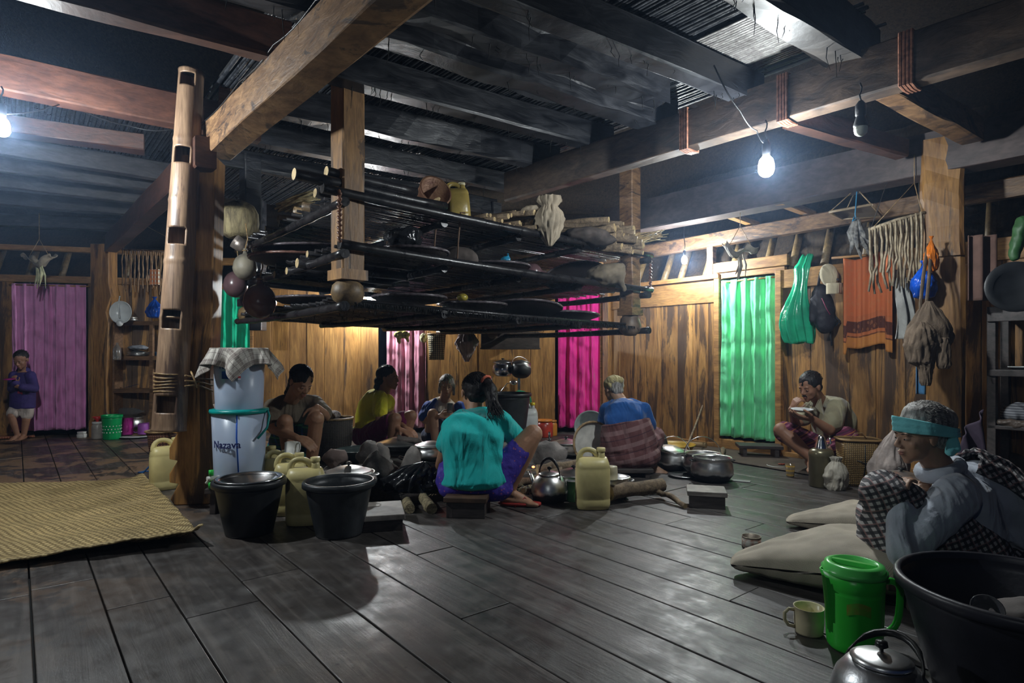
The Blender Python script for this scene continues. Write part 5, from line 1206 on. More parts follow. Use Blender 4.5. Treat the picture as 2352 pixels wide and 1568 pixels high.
for k in range(3): mb.tube([P(425,862+k*12,3.62),P(455,868+k*8,3.75),P(489,872+k*13,3.82)],.005,6)
mb.tube([P(438,852,3.7),P(447,872,3.66),P(452,890,3.7)],.006,6)
mb.build('rattan_lashing',ROPE,bpole)
# filter: two stacked translucent buckets
def mat_transl(name,col,alpha):
    m,nt,b=_nt(name); b.inputs['Base Color'].default_value=(*col,1); b.inputs['Roughness'].default_value=.3; b.inputs['Alpha'].default_value=alpha; return m
TRB=mat_transl('frosted_plastic',(.62,.74,.95),.50); WATR=mat_transl('water_tint',(.35,.45,.75),.35); NAVY=mat_plain('navy_print',(.02,.03,.16),.5); TEAL=mat_plain('teal_lid',(.0,.30,.28),.35)
fl=V((P(550,1120,3.75).x,3.75,0)); FZ=lambda py: zz(py,3.6)
st=stool('dark wooden block under the translucent water filter',fl,.3,.3,zz(1122,3.6),.1,DKW)
flt=thing('water_filter','translucent stacked-bucket water filter with a teal band between the buckets','water filter',tuple(fl))
zb,zm,zt_=zz(1120,3.6),zz(948,3.6),zz(805,3.6); R0=.158
mb=MB(); mb.lathe([(0,zb),(R0*.88,zb),(R0*.9,zb+.01),(R0*1.0,zm),(R0*.985,zm),(R0*.885,zb+.012)],fl,44); mb.build('lower_bucket',TRB,flt)
mb=MB(); mb.lathe([(0,zm),(R0*.84,zm),(R0*.86,zm+.01),(R0*.94,zt_),(R0*.925,zt_),(R0*.845,zm+.012)],fl,44); mb.build('upper_bucket',TRB,flt)
mb=MB(); mb.lathe([(R0*.9,zm-.012),(R0*1.06,zm-.012),(R0*1.08,zm),(R0*1.06,zm+.012),(R0*.86,zm+.016)],fl,44); mb.build('teal_lid',TEAL,flt)
mb=MB(); zw=zz(1038,3.6); mb.lathe([(0,zb+.014),(R0*.86,zb+.014),(R0*.925,zw),(0,zw)],fl,40); mb.build('water',WATR,flt)
mb=MB(); mb.lathe([(0,zm+.02),(.10,zm+.02),(.115,zm+.06),(.11,zm+.14),(.08,zm+.19),(0,zm+.205)],fl,24); mb.build('ceramic_element',mat_plain('ceramic',(.8,.8,.78),.6,vs=5),flt)
mb=MB(); mb.tube([fl+V((R0*1.1,-.0,zm)),fl+V((R0*1.22,-.02,zm-.03)),fl+V((R0*1.18,-.04,zm-.10)),fl+V((R0*.95,-.09,zm-.16))],.007,7); mb.build('bail_handle',TEAL,flt)
mb=MB(); mb.tube([fl+V((.05,-.146,zm)),fl+V((.048,-.146,zm-.15)),fl+V((.06,-.14,zb+.02))],.005,6); mb.build('blue_tube',mat_plain('blue_tube',(.02,.12,.6),.4),flt)
mb=MB(); q=P(487,1098,3.6); mb.tube([q+V((.09,.06,0)),q,q+V((-.02,-.02,0))],.014,10); mb.tube([q+V((-.01,0,0)),q+V((-.03,-.01,-.03))],.009,8); tp=mb.build('tap_body',WHT,flt)
mb=MB(); mb.tube([q+V((0,-.01,.02)),q+V((0,-.01,.05))],.014,10); mb.tube([q+V((0,-.01,-.02)),q+V((0,-.01,-.055))],.016,10); mb.build('tap_lever',mat_plain('lime_plastic',(.03,.6,.08),.35),flt)
text_mesh('Nazava',.060,NAVY,(0,0,zz(1022,3.6)-0),(0,0,-.08),flt,'lettering',bold=True,bend=R0*.985+.004)
text_mesh('Nazava',.04,NAVY,(0,0,zz(842,3.6)),(0,0,.0),flt,'lettering',bold=True,bend=R0*.925+.004)
mb=MB()
def lb(u,v): an=-math.pi/2+(u-.5)*.55; r=R0*.93+.003; return fl+V((r*math.cos(an),r*math.sin(an),zz(870,3.6)+v*.045))
mb.grid(lb,10,2); mb.build('blue_label',mat_plain('label_blue',(.02,.10,.42),.4,var=.3,vs=30),flt)
mb=MB()
def lb2(u,v): an=-math.pi/2+(.37)+u*.1; r=R0*.93+.003; return fl+V((r*math.cos(an),r*math.sin(an),zz(872,3.6)+v*.085))
mb.grid(lb2,3,2); mb.build('red_print',mat_plaid('red_glyphs',(.62,.62,.66),[(2,45,.2,.75,(.5,.05,.06),1)]),flt)
PLD=mat_plaid('plaid_cloth',(.50,.47,.42),[(0,9,.02,.36,(.20,.17,.15),.75),(1,9,.02,.36,(.20,.17,.15),.75),(0,18,.5,.56,(.1,.06,.06),.8),(1,18,.5,.56,(.1,.06,.06),.8),(0,36,.1,.2,(.7,.68,.62),.6)],kind='UV',scale=(.6,.6,.6))
def cover(u,v):
    x=(u-.5)*2; y=(v-.5)*2; r=max(abs(x),abs(y)); ang=math.atan2(y,x); k=math.hypot(x,y)
    Rt=.165; H=zt_+.014
    s=k*.27
    if s<=Rt: return fl+V((s*math.cos(ang-.5),s*math.sin(ang-.5),H+.003*math.sin(8*ang)))
    ex=s-Rt; fo=.035*math.sin(ang*7+.6)*min(1,ex/.12)+.015*math.sin(ang*13)*min(1,ex/.1)
    return fl+V(((Rt+ex*.34+fo)*math.cos(ang-.5),(Rt+ex*.34+fo)*math.sin(ang-.5),H-ex*.9))
mb=MB(); mb.grid(cover,70,70); one('cover_cloth',mb,PLD,'grey and cream checked cloth draped over the top of the water filter','cloth',solid=.003)
mb=MB(); mb.lathe([(0,0),(.05,0),(.055,.02),(.055,.2),(.04,.26),(.0,.27)],V((P(489,1000,4.3).x,4.3,zz(1008,4.3))),18); one('white_bottle',mb,WHT,'white plastic bottle behind the left side of the water filter','bottle')
stool('small crate under the white bottle behind the filter',V((P(489,1000,4.3).x,4.3,0)),.14,.14,zz(1008,4.3),0,DKW)
# black buckets in front
bucket('black bucket with a steel basin in it, in front of the water filter',G(573,1222),.172,.118,.285)
p=G(573,1222); basin('shiny steel basin sitting in the mouth of the left black bucket',p+V((0,0,.215)),.162,.08,STEEL)
b2=bucket('worn grey-black bucket, the right one of the two standing in front',G(779,1225),.172,.118,.285,mat_plain('black_plastic_worn',(.04,.045,.05),.4,var=.3,vs=8))
# jerrycans
GJ='pale yellow jerrycans beside the hearth'
def JC(label,px,py,h=.35,rz=0,**k): return jerrycan(label,G(px,py),rz,h,group=GJ,**k)
JC('stained yellow jerrycan between the two black buckets, frontmost of the cluster',702,1202,.375,.15,w=.105,t=.07)
JC('yellow jerrycan just behind the left black bucket, in front of the filter',548,1160,.33,.1,w=.098,cap=True)
JC('yellow jerrycan second from the front, behind the right rim of the left bucket',668,1180,.365,.3,w=.095)
JC('yellow jerrycan behind the others with the white mug beside its cap',640,1158,.345,-.1,w=.09)
JC('yellow jerrycan farthest back in the cluster beside the filter',606,1140,.34,.2,w=.1)
JC('narrow yellow jerrycan peeking out left of the carved post',384,1122,.36,.8,w=.11)
JC('large yellow jerrycan standing alone right of the woman in turquoise',1361,1166,.375,.05,w=.105,t=.075)
mug('white plastic mug tilted on top of the jerrycans',P(670,1052,3.75)+V((0,0,-.0)),.045,.095,WHT,rz=2.6,tilt=(.3,.3))
# low wooden boxes
LTOP=mat_wood('pale_top',(.42,.38,.34),(.2,.17,.15),grain=5,rough=.6)
stool('low wooden stool with a pale top, right of the two black buckets',G(872,1204),.26,.32,.09,.25,LTOP,DKW,box=True)
stool('low wooden stool with a grey top, standing free on the floor on the right',G(1622,1160),.235,.2,.105,-.25,LTOP,DKW,box=True)
stool('dark low bench in front of the mint curtain',G(1743,1050),.38,.22,.12,-.2,DKW,DKW)
# big front mat
MATW=mat_weave('palm_mat',(.74,.57,.27),(.26,.18,.07),s=11,kind='Object',rough=.65,bmp=1,rot=(0,0,.6))
m0,m1,m2,m3=G(-160,1120),G(330,1102),G(470,1252),G(-160,1330)
def matf(k=0):
    def f(u,v):
        p=(m0.lerp(m1,u)).lerp(m3.lerp(m2,u),v)
        e=min(v,1-v,u,1-u); lift=.012+.012*math.sin(u*7+v*3)*.5
        lift+= .06*math.exp(-((1-v)/.05)**2)*(.3+.7*u)+ .035*math.exp(-((1-u)/.04)**2)
        return p+V((0,.012*math.sin(u*30),lift+.004*math.sin(v*40)))
    return f
mb=MB(); mb.grid(matf(),90,60); one('woven_mat',mb,MATW,'large golden woven palm mat spread on the floor, front left','mat',solid=.008,disp=[(.012,.05)])
q0,q1,q2,q3=G(-60,1000),G(78,996),G(80,1006),G(-60,1013)
mb=MB(); mb.grid(lambda u,v: q0.lerp(q1,u).lerp(q3.lerp(q2,u),v)+V((0,0,.02)),10,6); one('floor_mat',mb,mat_weave('red_edge_mat',(.45,.22,.08),(.25,.06,.04),s=30,kind='Object'),'small reddish mat the child stands on','mat',solid=.02)
mb=MB(); r0,r1,r2,r3=WR(1.2,.0,.05),WR(3.6,0,.05),WR(3.4,0,.75),WR(1.3,0,.62); mb.grid(lambda u,v: r0.lerp(r1,u).lerp(r3.lerp(r2,u),v)+V((0,0,.008+.01*math.sin(v*3.1))),20,10); one('floor_mat',mb,mat_weave('dull_mat',(.16,.12,.085),(.07,.05,.035),s=40,kind='Object'),'long dull brown mat under the seated man by the right wall','mat',solid=.006)
mb=MB(); mb.tube([WR(.95,.03,.3),WR(1.45,.04,.2)],.028,10); one('rolled_mat',mb,mat_plain('roll',(.3,.2,.1),.8),'rolled mat end lying by the foot of the mint curtain','mat')
# hearth
HA=V((-.70,3.80,0))
def HR(t,u,z=0): return HA+RA*t+RU*u+V((0,0,z))
mb=MB(); q=[]
mb.grid(lambda u,v: HR(.05+2.2*u,.05+1.6*v,.035+.025*noise.noise(V((u*9,v*9,1)))+.04*math.sin(math.pi*u)*math.sin(math.pi*v)),50,40); o=one('ash_bed',mb,mat_plain('ash',(.13,.12,.11),.95,var=.35,vs=14,bmp=1,bscale=40),'bed of grey ash and dust inside the square hearth','ash',solid=.03); o['kind']='stuff'
HFW=mat_wood('hearth_frame',(.10,.08,.07),(.03,.025,.022),scale=(2,2,2),grain=5,rough=.7)
for i,(p0,p1,lab) in enumerate(((HR(0,0,.035),HR(2.2,0,.035),'front hearth edge timber under the woman in turquoise'),(HR(0,0,.035),HR(0,1.7,.035),'left hearth edge timber beside the stones'),(HR(2.2,0,.035),HR(2.2,1.7,.035),'right hearth edge timber near the round pots'),(HR(0,1.7,.035),HR(2.2,1.7,.035),'rear hearth edge timber at the back of the fire'))):
    mb=MB(); mb.beam(p0,p1,.08,.07,n=8,jit=.006,bev=.008); one('hearth_timber',mb,HFW,lab,'timber')
STN=mat_plain('hearth_stone',(.30,.27,.25),.85,var=.3,vs=6,bmp=.8,bscale=20); STN2=mat_plain('pink_stone',(.34,.25,.22),.85,var=.25,vs=7,bmp=.8,bscale=20)
def stone(label,c,r,mat=None,sq=(1,1,.8)):
    mb=MB(); n=V((random.random()*9,random.random()*9,1)); mb.ell((0,0,0),1,seg=20,rings=12)
    for v in mb.v:
        k=1+.35*noise.noise(v*1.2+n)+.16*noise.noise(v*2.6+n)+.06*noise.noise(v*7+n); 
        v.x*=r*sq[0]*k; v.y*=r*sq[1]*k; v.z*=r*sq[2]*k
    zmin=min(v.z for v in mb.v); 
    for v in mb.v: v+=V(c)-V((0,0,zmin))
    return one('hearth_stone',mb,mat or STN,label,'stone')
def dep(px,d,z=0): return V(((px-CX)/FPX*d,d,z))
stone('pinkish block of stone behind the lidded wok pan, left side of the hearth',dep(768,4.35,.13),.08,STN2,(1,.8,.75))
stone('squat stone carrying the pinkish stone at the left of the hearth',dep(768,4.35,.0),.1,STN,(1.1,1,.7))
stone('rough grey stone beside the dull basin, upper one at the left of the hearth',dep(848,4.4,.12),.1,STN,(.9,.9,.9))
stone('rough grey stone below the upper one at the left of the hearth',dep(840,4.35,.0),.1)
stone('rounded stone next to the edge of the covered wok',dep(872,4.4,.1),.09,STN,(.9,.9,1))
stone('dark stone under the covered wok',dep(885,4.4,.0),.11)
stone('large grey stone in front, between the lidded pan and the black plastic bag',dep(866,4.05,.0),.11,STN,(1,.9,1.2))
stone('upright stone supporting the flat pan, right of the black plastic bag',dep(950,4.2,.0),.09,STN,(.9,.9,1.5))
stone('hearth stone under the silver lidded pot in the middle',dep(1010,4.5,.0),.09,STN,(1,1,1.3))
stone('dark stone behind the woman in turquoise, right side of the hearth',dep(1262,4.75,.03),.11,STN,(1.1,1,1))
stone('small stone at the far right of the fire',dep(1300,4.6,.0),.09)
# covered wok etc
WOKB=mat_plain('wok_black',(.03,.03,.032),.4,.5,var=.3)
def wok(label,loc,R,h,lid=True,rag=False):
    r=thing('wok',label,'wok'); mb=MB(); pr=[(R*math.sin(t),h*(1-math.cos(t))) for t in [math.pi/2*i/10 for i in range(11)]]
    mb.lathe(pr+[(R*1.04,h+.003),(R*.98,h)]+[(a*.97,b+.006) for a,b in pr[::-1]],seg=40); mb.build('pan',WOKB,r)
    for s in (-1,1):
        mb=MB(); mb.tube([(s*R,-.04,h),(s*(R+.03),-.03,h+.012),(s*(R+.03),.03,h+.012),(s*R,.04,h)],.006,7); mb.build('handle',WOKB,r)
    if lid: mb=MB(); mb.lathe([(0,h+R*.27),(R*.3,h+R*.25),(R*.62,h+R*.14),(R*.85,h+.012),(R*.88,h+.006)],seg=40); mb.build('lid',ALU,r); mb=MB(); mb.lathe([(.008,h+R*.26),(.018,h+R*.34),(0,h+R*.36)],seg=12); mb.build('knob',BAKE,r)
    return at(r,loc)
wok('wide black wok with a shallow aluminium lid, at the back left of the hearth',dep(917,4.65,.17),.2,.09)
c=dep(935,4.58,.30); blobo('rag','dark oily rag lying on the wok lid','cloth',tuple(c),[('c',c+V((-.06,0,.01)),c+V((.08,0,-.01)),.025,.03)],DKC,.008,[(.04,.03)],2)
t=wok('flat black pan beneath the silver lidded pot in the middle of the hearth',dep(985,4.3,.16),.18,.05,False)
pot('silver lidded pot on the flat black pan, left of the woman in turquoise',dep(990,4.3,.20),.115,.10,True,ALU,ears=False,knob=False)
t=pot('broad pan with a domed lid and long handle, behind the right black bucket',dep(801,3.75,.13),.155,.09,True,mat_pot('sooty_pot_low',.02,.03),lidr=.93)
mb=MB(); mb.tube([(-.14,-.0,.08),(-.34,-.02,.085)],.009,8); mb.build('long_handle',STEEL,t)
stone('flat stone under the broad lidded pan',dep(801,3.75,.0),.12,STN,(1,1,.75))
basin('dull grey-green plastic basin beyond the pinkish stone',dep(828,4.95,.08),.19,.1,mat_plain('dull_basin',(.10,.13,.125),.45))
mb=MB(); mb.box(dep(828,4.95,.04),(.4,.3,.08)); one('wood_block',mb,DKW,'dark wooden block under the dull basin','block')
# black plastic bag, corn cobs, embers
c=dep(943,3.95,.13); 
crumple('plastic_bag','big crumpled black plastic bag beside the hearth, left of the woman in turquoise','bag',c+V((0,0,-.0)),[(.10,-.10),(.17,-.06),(.175,-.01),(.13,.05),(.09,.09),(.03,.115),(.01,.12)],PLB,1.05,.6,fold=.42,seed=31,nf=13,lean=(.09,.0))
COB=mat_plain('corn_cob',(.45,.37,.22),.8,var=.3,vs=40,bmp=.8,bscale=80)
logo('log','short pale log at the front edge of the hearth, pointing at the viewer','log',dep(962,3.95,.05),dep(992,3.62,.03),.035,.035,COB,None,.004,12,6)
logo('log','stubby pale log left of the other one at the hearth edge','log',dep(930,3.85,.03),dep(943,3.62,.03),.033,.03,COB,None,.004,12,4)
EMB=mat_emit('ember',(1.0,.09,.02),5)
for (x,y,d) in ((1003,1110,4.0),(1008,1122,3.98),(1022,1116,4.02),(1225,1072,4.2),(1014,1080,4.05),(996,1113,4.04)):
    p=P(x,y,d); mb=MB(); mb.ell(p,(.011,.011,.008),seg=8,rings=6); o=one('ember',mb,EMB,'small glowing red ember in the hearth','ember','glowing embers in the hearth')
for (a_,b_,r,lab) in ((dep(985,4.1,.06),dep(1060,4.5,.06),.025,'burning log running under the middle pots'),(dep(1180,4.2,.05),dep(1290,4.35,.12),.028,'log poking out to the right of the woman in turquoise'),(dep(1235,4.35,.13),dep(1350,4.45,.15),.04,'thick dark log behind the kettle'),(dep(1250,4.2,.04),dep(1205,3.95,.05),.022,'small split log near the kettle'),(dep(1400,3.85,.08),dep(1520,4.05,.08),.05,'thick split log lying right of the small steel pot'),(dep(1505,4.0,.05),dep(1577,3.75,.025),.018,'thin branch sticking out from the split log over the floor'),(dep(1240,4.6,.04),dep(1160,4.75,.05),.03,'charred log behind the woman in turquoise')):
    logo('log',lab,'log',a_,b_,r,r*.9,WD,None,.012,9,6,PALE)
mb=MB(); 
for i in range(60):
    p=dep(random.uniform(880,1010),random.uniform(3.85,4.3),.05); d=V((random.uniform(-.04,.04),random.uniform(-.04,.04),random.uniform(0,.02))); mb.tube([p,p+d],[.003,.002],4)
for i in range(40):
    p=dep(random.uniform(1190,1240),random.uniform(3.9,4.2),.04); d=V((random.uniform(-.04,.04),random.uniform(-.04,.04),random.uniform(0,.02))); mb.tube([p,p+d],[.003,.002],4)
one('kindling',mb,COB,'loose scattered kindling chips in the hearth ash','kindling')['kind']='stuff'
# dark basket with flat tray by brown-shirt woman
basket('tall soot-dark basket behind the squatting woman in brown','' or dep(768,5.2,0),[(.12,0),(.135,.1),(.15,.25),(.155,.40)],mat_weave('dark_basket',(.10,.08,.06),(.03,.025,.02),s=24,kind='Object',ax='XZ'),rimr=.01)
t=basin('small woven brown dish tilted on the dark basket','' or dep(742,5.1,.42),.09,.035,mat_weave('brown_dish',(.36,.24,.12),(.14,.08,.04),s=45,kind='Object'),(-.6,.3))
c=dep(765,5.25,.42); blobo('rice_heap','pale speckled heap showing in the mouth of the dark basket','food',tuple(c),[('e',c,(.07,.07,.045))],mat_plain('speckled',(.55,.48,.46),.8,var=.35,vs=60),.01,[(.02,.02)],1)
# right side pots
kettle('shiny round kettle with a soot-black bottom beside the lone jerrycan',G(1262,1150),.118,.17,2.4)
pot('lidded steel pan behind the kettle',dep(1318,4.05,.04),.13,.11,True,mat_pot('sooty_pot_low',.02,.03))
mug('green plastic cup between the kettle and the lone jerrycan',G(1317,1150),.045,.13,mat_plain('soft_green',(.13,.33,.13),.4),rz=2)
pot('straight steel pot with a lid, right of the lone jerrycan',G(1419,1142),.075,.13,True,ALU,ears=True,knob=False,lidr=1.1)
mug('cream enamel cup upside down on the straight steel pot',dep(1404,3.85,.24),.04,.08,mat_plain('cream_enamel',(.6,.55,.38),.35),rz=1,tilt=(math.pi,0))
pot('lidded pot beyond the fire, in front of the magenta curtain',dep(1300,5.25,.07),.125,.11,True,ALU)
pot('dark flat pan under the lidded pot beyond the fire',dep(1300,5.25,0),.17,.06,False,WOKB)
kettle('black sooty kettle left of the pot beyond the fire',dep(1262,5.1,.04),.11,.15,1.5,WOKB)
mug('small blue cup with a spoon right of the pot beyond the fire',dep(1337,5.3,.15),.04,.08,mat_plain('blue_cup',(.02,.17,.45),.4),rz=0)
mb=MB(); mb.box(dep(1345,5.35,.075),(.2,.12,.15)); one('wood_block',mb,DKW,'dark block carrying the small blue cup','block')
mb=MB(); mb.tube([dep(1337,5.3,.17),dep(1345,5.25,.25),dep(1352,5.22,.24)],.007,6); one('spoon',mb,WHT,'white spoon standing in the small blue cup','spoon')
t=tray_round('large pale round winnowing tray leaning beside the woman in the blue shirt',dep(1362,4.95,.2),.19,(1.25,.15),.3,mat_plain('pale_tray',(.62,.60,.54),.7),ROPE,group=None)
pot('round soot-bottomed pot with a tilted lid, nearest the woman in the blue shirt',G(1547,1078),.125,.155,False,wire=True)
mb=MB(); R_=.115; mb.lathe([(0,.03),(R_*.6,.022),(R_,.004),(R_*1.03,.0)],seg=32); o=tag(mb.build('pot_lid',ALU),'aluminium lid resting tilted on the round pot','lid'); at(o,G(1547,1078)+V((-.01,0,.165)),0,(.1,.18))
pot('open round pot with a spoon, second from the woman in the blue shirt',dep(1614,4.75,.02),.135,.155,False,wire=True)
mb=MB(); mb.box(dep(1614,4.75,.01),(.2,.2,.02)); one('wood_block',mb,DKW,'flat board under the open round pot','board')
pot('largest round pot with a soot-black lower half, frontmost on the right',G(1635,1103),.14,.175,False)
basin('shallow steel dish lying flat left of the largest round pot',G(1571,1094),.115,.018,STEEL,name='plate',cat='plate')
basin('yellow plastic basin behind the round pots','' or G(1548,1046),.19,.11,mat_plain('yellow_plastic',(.55,.35,.05),.4))
t=bucket('small yellow bucket hidden behind the nearest round pot',G(1513,1070),.07,.05,.12,MATS['yellow_plastic'])
logo('pole','long thin stick leaning from the floor to the wall by the mint curtain','pole',dep(1568,4.95,.10),WR(srat(1622),.42,.06),.01,.008,WD,None,.002,8,4)
logo('pole','smoothed wooden pole lying on the floor towards the mint curtain','pole',dep(1645,4.9,.03),WR(1.7,.04,.3),.02,.03,WD,None,.002,10,4)
mb=MB(); p=G(1660,1104); mb.box(p+V((.1,0,.004)),(.2,.06,.004),Matrix.Rotation(-.5,3,'Z')); one('foil_wrapper',mb,mat_plain('dull_foil',(.3,.3,.3),.5),'flattened shiny wrapper on the floor right of the largest round pot','wrapper')
mb=MB(); p=G(1478,1136); mb.tube([p+V((-.08,.02,.008)),p+V((.1,-.01,.008))],.008,6,flat=.5); mb.tube([p+V((-.08,.0,.008)),p+V((.1,-.04,.008))],.008,6,flat=.5); one('fire_tongs',mb,mat_plain('tongs',(.12,.1,.09),.4,.6),'flat fire tongs on the floor right of the small steel pot','tongs')
c=dep(1505,5.25,.10); blobo('dark_sack','dark knobbly sack beside the woman in the blue shirt','sack',tuple(c),[('e',c+V((0,.1,.06)),(.13,.12,.16))],DKC,.014,[(.08,.06)],2)
# by the man
basin('white plate with red chilli on the floor in front of the seated man',G(1787,1072),.085,.016,GLZ,name='plate',cat='plate')
c=G(1795,1072)+V((0,0,.024)); blobo('chilli','small heap of red chilli on the white plate','food',tuple(c),[('e',c,(.03,.02,.008))],mat_plain('chilli',(.6,.06,.02),.4,var=.3,vs=60),.004,[(.01,.01)],0)
cupglass('patterned tea glass on the floor beside the white plate',G(1815,1094),.034,.095,mat_plaid('tea_glass',(.20,.15,.09),[(2,30,.3,.6,(.5,.3,.04),.8)],rough=.1))
p=G(1886,1117); t=thing('thermos','olive-brown thermos flask with a steel top beside the woven basket','thermos',tuple(p)); OLV=mat_plain('olive_metal',(.17,.15,.09),.3,.5,var=.08)
mb=MB(); mb.lathe([(0,0),(.075,0),(.081,.01),(.081,.215),(.083,.22),(.083,.24),(.075,.26),(.05,.275),(0,.28)],p,32); mb.build('body',OLV,t)
mb=MB(); mb.lathe([(.045,.27),(.04,.3),(.03,.33),(.026,.355),(.01,.37),(0,.372)],p,24); mb.tube([p+V((.04,0,.29)),p+V((.07,0,.31)),p+V((.06,0,.35))],.008,8); mb.build('cup_top',STEEL,t)
LBK=mat_weave('lunch_basket',(.36,.23,.075),(.12,.07,.025),s=24,kind='Object',rough=.55,ax='XZ')
t=basket('square-sided honey-brown woven basket with an open rim, between thermos and old woman',None,[(.105,0),(.11,.02),(.125,.18),(.135,.33)],LBK,sq=(1,.8),straps=mat_plain('rim_honey',(.36,.22,.09),.5)); at(t,G(1970,1112),-.15)
mb=MB(); mb.tube([(.01,-.105,.30),(.012,-.1,.15),(.0,-.09,.02)],.004,6); mb.tube([(-.04,-.1,.19),(.012,-.108,.17),(.05,-.1,.18)],.004,6); mb.build('cord',BAKE,t)
mb=MB(); mb.tube([(-.05,0,.33),(-.02,0,.37),(.03,0,.375),(.06,0,.33)],.004,6); mb.build('handle',ROPE,t)
c=dep(1920,4.25,.10); crumple('white_sack','small white sack between the thermos and the woven basket','sack',c,[(.05,-.10),(.075,-.07),(.08,0),(.06,.06),(.03,.10),(.04,.13)],mat_plain('white_sack',(.50,.46,.38),.7,var=.15,bmp=.3),fold=.25,seed=22)
c=dep(2038,4.25,.2); crumple('white_sack','printed white rice sack with a peaked top behind the woven basket','sack',c,[(.09,-.19),(.12,-.15),(.125,-.02),(.10,.06),(.07,.12),(.03,.2),(.02,.22)],mat_plain('rice_sack',(.50,.42,.38),.7,var=.25,vs=9,bmp=.4),1,.7,fold=.25,seed=21,lean=(.06,0))
0 and ('white_sack','printed white rice sack with a peaked top behind the woven basket','sack',tuple(c),[('c',c+V((-.01,0,-.1)),c+V((.02,0,.05)),.1,.09),('c',c+V((.02,0,.0)),c+V((.06,0,.2)),.08,.02),('e',c+V((-.05,0,.1)),(.05,.05,.04))],mat_plain('rice_sack',(.50,.42,.38),.7,var=.25,vs=9,bmp=.4),.011,[(.05,.06)],2)
pot('dull lidded pot just left of the old woman, behind her knees',dep(2070,3.7,.0),.13,.2,True,mat_plain('dull_alu',(.28,.27,.25),.4,.8),ears=False)
# sacks in front
SACK=mat_weave('sack_weave',(.60,.53,.42),(.44,.38,.29),s=110,kind='Object',rough=.75,bmp=.35)
def pillow(label,c,lx,ly,h,rz,seed):
    mb=MB(); 
    def f(s):
        def g(u,v):
            x=(u-.5)*2;y=(v-.5)*2; e=max(0,1-abs(x)**2.6)**.5*max(0,1-abs(y)**2.6)**.5
            z=h*.5+s*h*.5*(e**.8)+.012*noise.noise(V((x*3,y*3,seed)))*e
            if s<0: z=max(z*.9,.004)
            tk=min(1,.22+.78*(x+1)/1.1); z=z*(.35+.65*tk) if z>.004 else z; px_=x*lx*(1-.06*abs(y)**2*tk); py_=y*ly*(1-.1*abs(x)**2)*tk-(1-tk)*ly*.35
            return V((px_,py_,z if s>0 else min(z,h*.5)))
        return g
    mb.grid(f(1),48,36); k=len(mb.f); mb.grid(f(-1),48,36)
    for i in range(k,len(mb.f)): mb.f[i]=mb.f[i][::-1]
    q=rot2(rz)
    for v in mb.v:
        w_=q@v; v.x,v.y,v.z=w_.x+c[0],w_.y+c[1],w_.z
    return one('sack',mb,SACK,label,'sack',disp=[(.02,.12)])
pillow('large plump cream-coloured sack lying on the floor in front of the old woman',(1.33,2.58,0),.38,.26,.21,-.36,1)
pillow('smaller cream-coloured sack behind the large one, by the old woman\'s feet',(1.83,3.28,0),.33,.18,.15,-.35,2)
# tin can
p=G(1726,1256); t=thing('tin_can','open round food tin with a printed label on the floor left of the sacks','can',tuple(p)); mb=MB(); mb.lathe([(0,0),(.044,0),(.046,.003),(.044,.006),(.044,.05),(.046,.055),(.042,.055),(.041,.006),(0,.005)],p,32); mb.build('body',mat_plain('old_tin2',(.45,.38,.3),.35,.7,var=.3),t)
mb=MB(); mb.lathe([(.0448,.008),(.0448,.047)],p,32); mb.build('paper_label',mat_plain('tin_label',(.62,.62,.56),.6,var=.35,vs=45,col2=(.45,.22,.14)),t,solid=.0006)
mug('cream enamel mug with a handle on the floor beside the green pitcher',G(1858,1452),.0475,.088,mat_plain('cream_mug',(.68,.60,.38),.3,var=.06),rz=-.15)
# green pitcher
def pitcher():
    c=G(1962,1487); t=thing('pitcher','bright green translucent plastic pitcher with a lid, front right','pitcher',tuple(c)); M=mat_plain('green_pitcher',(.04,.60,.05),.3,var=.06,vs=3,bmp=.03,sss=.25)
    h=.255; mb=MB(); pr=[(0,0),(.072,0),(.08,.012),(.082,.03),(.086,h*.72),(.0865,h*.74),(.084,h*.755),(.087,h*.78),(.09,h)]
    mb.lathe(pr+[(.085,h),(.08,.03),(0,.015)],c,44)
    for v in mb.v:
        if v.z>.19:
            d=V((v.x-c.x,v.y-c.y,0)); an=math.atan2(d.y,d.x); k=math.exp(-((abs(an)-math.pi)/.3)**2)*(v.z-.19)/.06
            v.x-=.02*k
    mb.build('body',M,t)
    mb=MB(); mb.lathe([(.093,h-.012),(.096,h-.008),(.096,h+.002),(.088,h+.006),(.086,h+.018),(.074,h+.022),(.066,h+.022),(.062,h+.01),(0,h+.01)],c,44); mb.box(c+V((0,0,h+.017)),(.018,.128,.014),Matrix.Rotation(.9,3,'Z')); 
    mb.build('lid',mat_plain('green_lid',(.10,.62,.12),.28,var=.08,vs=3,bmp=.03),t)
    mb=MB(); mb.tube([c+V((.085,0,h*.83)),c+V((.12,0,h*.86)),c+V((.147,0,h*.80)),c+V((.15,0,h*.7)),c+V((.146,0,h*.38)),c+V((.132,0,h*.26)),c+V((.11,0,h*.2)),c+V((.083,0,h*.17))],.0125,10,flat=.8,up=V((0,1,0))); mb.build('handle',M,t,subd=1)
    mb=MB()
    def g(u,v): an=-math.pi/2-.75+u*.8; r=.0868; return c+V((r*math.cos(an),r*math.sin(an),.13+.035*v+.01*math.sin(math.pi*u)))
    mb.grid(g,14,3); mb.build('faded_label',mat_plain('faded_label',(.10,.36,.03),.5,var=.3,vs=30,col2=(.22,.28,.03)),t)
pitcher()
# front kettle
k_=kettle('dull silver kettle with a black knob and handle at the bottom right edge','' or V((.97,1.6,0)),.12,.145,-.8,mat_plain('brushed_alu',(.65,.66,.68),.36,1,var=.1),fold=-1.15)
